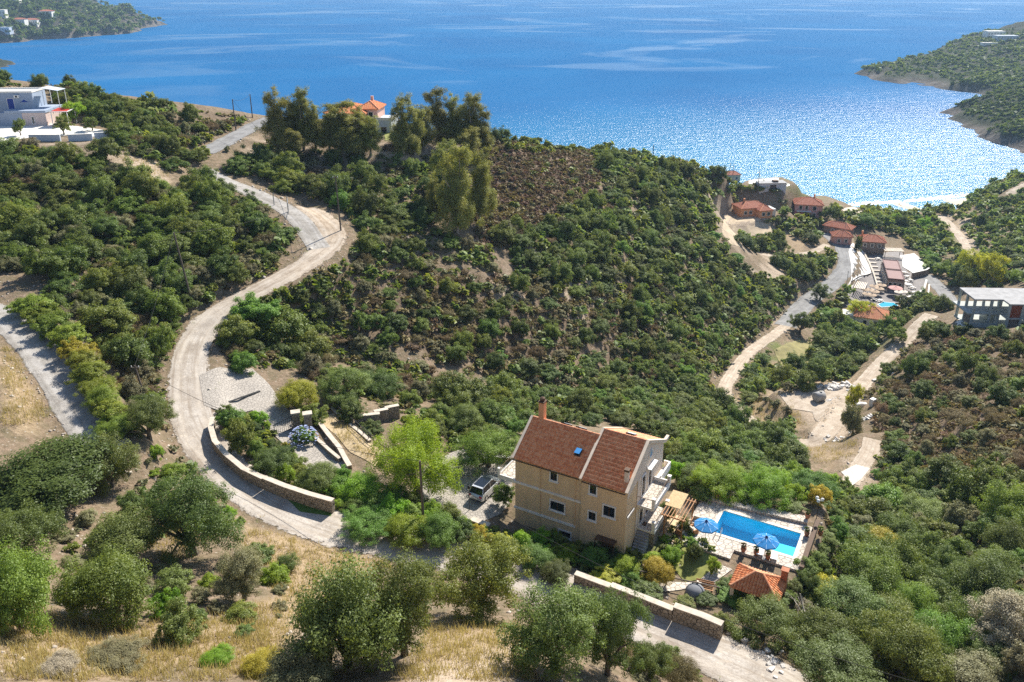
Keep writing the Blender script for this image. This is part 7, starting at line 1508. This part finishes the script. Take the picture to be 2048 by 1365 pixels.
for (sp, where, spot, size), lst in by.items():
    lst.sort(key=lambda q: proj(q[4].x, q[4].y, q[4].z)[0]); wh = where.replace('the ', '')
    for i, (form, lod, var, _s, p, r, hz, _w, _p, px) in enumerate(lst):
        lab = '%s %s %s, %s' % (size, ADJ[sp], wh, spot)+('' if len(lst) == 1 else ', '+nth(i))
        if len(lab.split()) > 16: lab = lab.replace(size+' ', '', 1)
        plant(form, lod, var+3*(int(px*7) % 2) if lod == 'mid' and form == 'shrub' else var, sp, p, r, hz, lab, '%s %s' % (ADJ[sp], where), None, 'tree' if sp == 'olive' else 'shrub', parts=(form == 'tree' and px > 34))

# low undergrowth that closes the gaps between the shrubs
UND = []; R8 = np.random.default_rng(77)
for zi, (poly, k, r0, r1, spw, where) in enumerate(ZONES[1:21]):
    us = [p[0] for p in poly]; vs = [p[1] for p in poly]; n = int((max(us)-min(us))*(max(vs)-min(vs))/80)
    u = R8.uniform(min(us), max(us), n); v = R8.uniform(min(vs), max(vs), n); m = inpoly(u, v, poly); u, v = u[m], v[m]
    for ko in KEEP_OUT: m = ~inpoly(u, v, ko); u, v = u[m], v[m]
    x, y, z = rays(u, v); ok = np.isfinite(x); x, y = x[ok], y[ok]; ok = (height(x, y, ROADMASK) > .8) & (height(x, y) > 1.5) & (R8.random(len(x)) < .35+vnoise(x, y, 9, 55)*1.2+.3); x, y = x[ok], y[ok]; hz_ = height(x, y)
    for i in np.repeat(np.arange(len(x)), 2 if 'knoll' in where else 1): UND.append((x[i]+R8.normal(0, .5), y[i]+R8.normal(0, .5), hz_[i]-.1, R8.uniform(.4, 1.25), (('heather', 'grey', 'olive', 'mastic', 'mastic', 'oak')[int(R8.integers(0, 6))] if 'hea' not in where else ('heather', 'heather', 'purple', 'heather', 'grey', 'heather')[int(R8.integers(0, 6))])))

# what is left over reads as one mass of scrub
def mass(name, items, label, form_of, lod='mass'):
    bysp = {}
    for it in items: bysp.setdefault(it[4], []).append(it)
    for sp, its in bysp.items():
        Vs, Fs, Ts, Ns = [], [], [], []; off = 0; q = np.random.default_rng(5)
        for x, y, z, r, _ in its:
            g = (form_of(sp), lod, int(q.integers(0, 4)))
            if g not in _geo: proto(g[0], lod, g[2], sp)
            V, F, t, _tr, SN = _geo[g]; a = q.uniform(0, 6.28); ca, sa = math.cos(a)*r, math.sin(a)*r; h = r*q.uniform(0.75, 1.1)
            Vs.append(np.stack([V[:, 0]*ca-V[:, 1]*sa+x, V[:, 0]*sa+V[:, 1]*ca+y, V[:, 2]*h+z], 1)); Ns.append(np.stack([SN[:, 0]*math.cos(a)-SN[:, 1]*math.sin(a), SN[:, 0]*math.sin(a)+SN[:, 1]*math.cos(a), SN[:, 2]], 1)); Fs.append(F+off); off += len(V); Ts.append(np.clip(t*0.6+q.random()*0.4, 0, 1))
        me = np_mesh(name, np.concatenate(Vs), np.concatenate(Fs), LEAF[sp], {'tint': np.concatenate(Ts)})
        tag(obj(name, me), label % ADJ.get(sp, sp).split(' bush')[0].split(' shrub')[0], None, None, 'stuff')
mass('undergrowth', UND, 'low %s undergrowth between the shrubs', lambda s: 'low', 'speck')
mass('far_scrub', MASS, 'mass of %s scrub across the far slopes', lambda s: 'low' if s in ('heather', 'purple') else 'shrub')

# scrub on the far headlands, where they show
R9 = np.random.default_rng(31)
def hrays(H3, us, vs):
    xs, ys, Z = H3; a = (us-CX)/FPX; b = (CY-vs)/FPX; dy = CP+b*SP; dz = -SP+b*CP; t = np.arange(420, 2900, 5.0); x = a[:, None]*t; y = dy[:, None]*t; z = CAM_H+dz[:, None]*t
    i = np.clip(np.searchsorted(xs, x)-1, 0, len(xs)-2); j = np.clip(np.searchsorted(ys, y)-1, 0, len(ys)-2); inside = (x > xs[0]) & (x < xs[-1]) & (y > ys[0]) & (y < ys[-1]); h = np.where(inside, Z[j, i], -99)
    hit = z < h; k = hit.argmax(1); ok = hit.any(1); r = np.arange(len(us)); return x[r, k][ok], y[r, k][ok], h[r, k][ok]
for H3, box, n, rr0, rr1, nm in ((HL, (0, 340, 0, 86), 800, 2.5, 6.5, 'far headland with the houses'), (HB, (1700, 2048, 60, 195), 1500, 1.3, 3.6, 'rocky cape'), (HA, (1885, 2048, 175, 305), 900, 1.0, 2.6, 'shaded point')):
    u = R9.uniform(box[0], box[1], n*2); v = R9.uniform(box[2], box[3], n*2); x, y, h = hrays(H3, u, v)
    if nm.startswith('far'): keep = R9.random(len(x)) < .15+1.3*(vnoise(x, y, 60, 8)+.4)
    else: keep = (R9.random(len(x)) < .9)
    keep &= h > 4+3*R9.random(len(x)); x, y, h = x[keep][:n], y[keep][:n], h[keep][:n]
    mass('headland_scrub', [(x[i], y[i], h[i]-.5, R9.uniform(rr0, rr1), 'oak' if R9.random() < .88 else 'mastic') for i in range(len(x))], 'mass of %s scrub on the '+nm, lambda s: 'shrub', 'speck')
# ------------------------------------------------------------------ pots, flowers, dead tree, grass
for a, b, lab, sp in POTS:
    q = pl_(a, b, POOL_Z+.02+(.31 if b > 5 else 0)); e = empty('plant_pot', q, VYAW, lab, 'pot'); m = MB(); m.lathe([(.16, 0), (.24, .2), (.27, .38), (.22, .5), (.25, .55), (.2, .55)], 14); m.build('pot', M_TERRA, e, True)
    me, tm = proto('shrub', 'far', 1, sp); c = leafy(bpy.data.objects.new('plant', me), sp); COL.objects.link(c); c.parent = e; c.location = (0, 0, .5); c.scale = (.38, .38, .5)
p = ground(607, 876); put(607, 884, 60, 42, 'shrub', 'bright', 'blue-flowering bush at the forecourt gate pillar', 2, 'mid', name='flowering_bush')
FL = plain('pale_blue_petals', (0.30, 0.36, 0.58), .8, .2, 8); bo = bpy.data.objects['flowering_bush']; R = np.random.default_rng(8); m = MB()
for k in range(170):
    d = unit(R.normal(size=3)); d[2] = abs(d[2]); r = 1.02; cx, cyy, cz = d[0]*r, d[1]*r, .2+d[2]*1.1; s = .07
    m.add([(cx-s, cyy, cz), (cx, cyy-s, cz+s*.4), (cx+s, cyy, cz), (cx, cyy+s, cz-s*.2)], [(0, 1, 2, 3)])
f_ = m.build('blossoms', FL, bo); f_['kind'] = 'stuff'
# dead branching tree below the pavilion
p = ground(1612, 1245); e = empty('dead_tree', p, .3, 'bleached dead tree below the pavilion', 'tree'); DW = plain('bleached_wood', (.46, .41, .35), .9, .2, 3); R = np.random.default_rng(12); m = MB()
def branch(m, p, d, L, r, lev):
    pts = [p]; q = p
    for k in range(3): d = (d+Vector(R.normal(0, .18, 3))).normalized(); q = q+d*L/3; pts.append(q)
    m.tube(pts, [r, r*.85, r*.7, r*.5], 5)
    if lev:
        for _ in range(3): branch(m, pts[R.integers(1, 4)], (d+Vector(R.normal(0, .6, 3))+Vector((0, 0, .15))).normalized(), L*.62, r*.55, lev-1)
branch(m, Vector((0, 0, -.3)), Vector((-.1, .1, 1)), 2.8, .09, 3); m.build('trunk', DW, e)
# dry grass: nobody could count it
def grass_mesh(name, polys, n, label, sp, hgt=(.25, .6), blades=9, spread=.22, XY=None):
    R = np.random.default_rng(len(name)); X, Y = ([], []) if XY is None else ([XY[0]], [XY[1]])
    for poly in polys:
        us = [q[0] for q in poly]; vs = [q[1] for q in poly]; k = int(n*(max(us)-min(us))*(max(vs)-min(vs))/sum((max(a[0] for a in p_)-min(a[0] for a in p_))*(max(a[1] for a in p_)-min(a[1] for a in p_)) for p_ in polys))
        u = R.uniform(min(us), max(us), k); v = R.uniform(min(vs), max(vs), k); mm = inpoly(u+30*vnoise(u, v, 40, 3), v+20*vnoise(u, v, 40, 4), poly); x, y, z = rays(u[mm], v[mm]); ok = np.isfinite(x); X.append(x[ok]); Y.append(y[ok])
    X = np.concatenate(X); Y = np.concatenate(Y); ok = height(X, Y, ROADMASK) > (.5 if XY is None else -.6); X, Y = X[ok], Y[ok]; Z = height(X, Y); N = len(X)
    dens = vnoise(X, Y, 1.1, 77)+.5; ok = R.random(N) < (.25+dens); X, Y, Z = X[ok], Y[ok], Z[ok]; N = len(X)
    x = np.repeat(X, blades)+R.normal(0, spread, N*blades); y = np.repeat(Y, blades)+R.normal(0, spread, N*blades); z = np.repeat(Z, blades)-.04
    h = R.uniform(hgt[0], hgt[1], N*blades)*np.repeat(R.uniform(.6, 1.3, N), blades); a = R.uniform(0, 6.28, N*blades); w = .028; ln = R.normal(0, .22, (N*blades, 2))*h[:, None]
    V = np.stack([np.stack([x-np.cos(a)*w, y-np.sin(a)*w, z], 1), np.stack([x+np.cos(a)*w, y+np.sin(a)*w, z], 1), np.stack([x+ln[:, 0], y+ln[:, 1], z+h], 1)], 1).reshape(-1, 3)
    me = np_mesh(name, V, np.arange(len(V)).reshape(-1, 3), LEAF[sp], {'tint': np.repeat(np.repeat(R.random(N), blades)*.6+R.random(N*blades)*.4, 3)}); tag(obj(name, me), label, None, None, 'stuff')
grass_mesh('dry_grass', [[(0,1200),(150,1235),(330,1245),(560,1205),(480,1120),(490,1060),(700,1085),(840,1110),(700,1180),(600,1265),(540,1365),(0,1365)],[(860,1235),(1030,1245),(1070,1365),(800,1365)],[(270,1000),(420,1020),(440,1090),(330,1120),(280,1060)]], 11000, 'dry straw-coloured grass on the near slope', 'dry')
grass_mesh('straw_tufts', [[(1480,820),(1590,795),(1610,850),(1560,880),(1490,840)],[(1500,760),(1620,735),(1740,670),(1760,690),(1690,770),(1600,770),(1560,790)],[(1610,890),(1710,880),(1745,920),(1640,925)],[(230,300),(330,320),(340,380),(290,380)],[(640,835),(680,845),(770,915),(750,935)],[(650,320),(740,310),(750,350),(670,360)],[(0,690),(40,720),(90,830),(60,850),(0,850)],[(1960,1050),(2048,1050),(2048,1140),(1980,1130)],[(1640,1180),(1700,1200),(1680,1320),(1600,1280)],[(200,640),(250,690),(230,740),(190,710)],[(1900,900),(2048,870),(2048,960),(1950,980)],[(1440,1270),(1560,1310),(1600,1365),(1560,1365)]], 8000, 'tufts of straw-coloured grass across the slopes', 'dry', (.25, .7), 9, .3)
grass_mesh('heath_undergrowth', [COVER['heath'][1], COVER['heath'][2], COVER['heath'][0]], 9000, 'low brown heath undergrowth between the shrubs', 'heather', (.25, .6), 9, .35)

# loose stones and weeds along the roads, stones on the slopes
R5 = np.random.default_rng(41)
def pebbles(name, X, Y, S, mat, label, dz=0.0):
    N = len(X); Z = height(X, Y)+dz; base = unit(np.array([(1, 0, -.3), (-.5, .87, -.3), (-.5, -.87, -.3), (.6, .5, .5), (-.7, .2, .45), (.1, -.7, .5), (0, 0, .8)])); tri = np.array([(0, 1, 3), (1, 4, 3), (1, 2, 4), (2, 5, 4), (2, 0, 5), (0, 3, 5), (3, 4, 6), (4, 5, 6), (5, 3, 6)])
    V = base[None]*S[:, None, None]*R5.uniform(.6, 1.3, (N, 7, 3)); a = R5.uniform(0, 6.28, N); ca, sa = np.cos(a)[:, None], np.sin(a)[:, None]
    V = np.stack([V[..., 0]*ca-V[..., 1]*sa+X[:, None], V[..., 0]*sa+V[..., 1]*ca+Y[:, None], V[..., 2]*.7+Z[:, None]], -1).reshape(-1, 3)
    F_ = (tri[None]+7*np.arange(N)[:, None, None]).reshape(-1, 3); tag(obj(name, np_mesh(name, V, F_, mat)), label, None, None, 'stuff')
xs_, ys_ = [], []
for rn, Rr in road_pts.items():
    hw = ROADS[rn][1]/2; n = len(Rr)*9; i = R5.integers(1, len(Rr)-1, n); T = Rr[np.minimum(i+1, len(Rr)-1), :2]-Rr[i-1, :2]; T /= np.linalg.norm(T, axis=1)[:, None]
    d = (hw*R5.uniform(.82, 1.3, n)+.25*np.abs(R5.normal(size=n)))*R5.choice([-1, 1], n); xs_.append(Rr[i, 0]-T[:, 1]*d+R5.normal(0, .3, n)); ys_.append(Rr[i, 1]+T[:, 0]*d+R5.normal(0, .3, n))
X = np.concatenate(xs_); Y = np.concatenate(ys_); ok = R5.random(len(X)) < .35+vnoise(X, Y, 6, 12); X, Y = X[ok], Y[ok]
pebbles('verge_stones', X, Y, R5.uniform(.04, .16, len(X))*(1+2*(R5.random(len(X)) < .05)), plain('verge_stone', (.46, .41, .35), .95, .25, 1.0), 'loose stones along the road verges', .05)
u = R5.uniform(0, 2048, 5200); v = R5.uniform(330, 1365, 5200); x, y, z = rays(u, v); ok = np.isfinite(x); x, y = x[ok], y[ok]; ok = (height(x, y, ROADMASK) > .6) & (R5.random(len(x)) < .3+1.4*vnoise(x, y, 7, 13)) & (polydist(x, y, [pl_(-3, -4)[:2], pl_(9, -3)[:2], pl_(9, 7)[:2], pl_(-3, 6)[:2]]) > 0)
pebbles('field_stones', x[ok], y[ok], R5.uniform(.06, .28, ok.sum()), plain('field_stone', (.44, .385, .325), .95, .25, 1.0), 'pale stones scattered on the slopes')

ok = R5.random(len(X)) < .45
grass_mesh('verge_weeds', [], 0, 'dry weeds growing along the road verges', 'dry', (.12, .4), 7, .2, (X[ok][::2]+R5.normal(0, .35, len(X[ok][::2])), Y[ok][::2]+R5.normal(0, .35, len(X[ok][::2]))))
grass_mesh('verge_herbs', [], 0, 'green weeds growing along the road verges', 'mastic', (.1, .35), 8, .18, (X[~ok][::3]+R5.normal(0, .35, len(X[~ok][::3])), Y[~ok][::3]+R5.normal(0, .35, len(X[~ok][::3]))))
# ------------------------------------------------------------------ air over the bay
hm = NT('sea_air'); hv = hm.n('ShaderNodeVolumePrincipled'); hv.inputs['Color'].default_value = (0.5, 0.72, 1.0, 1); hv.inputs['Density'].default_value = 0.00010; hv.inputs['Anisotropy'].default_value = 0.3
hm.l(hv.outputs[0], hm.out.inputs['Volume'])
b = MB(); b.box(-9400, 9400, -800, 12400, -14, 152); tag(b.build('haze', hm.m), 'thin blue sea haze', None, None, 'stuff')
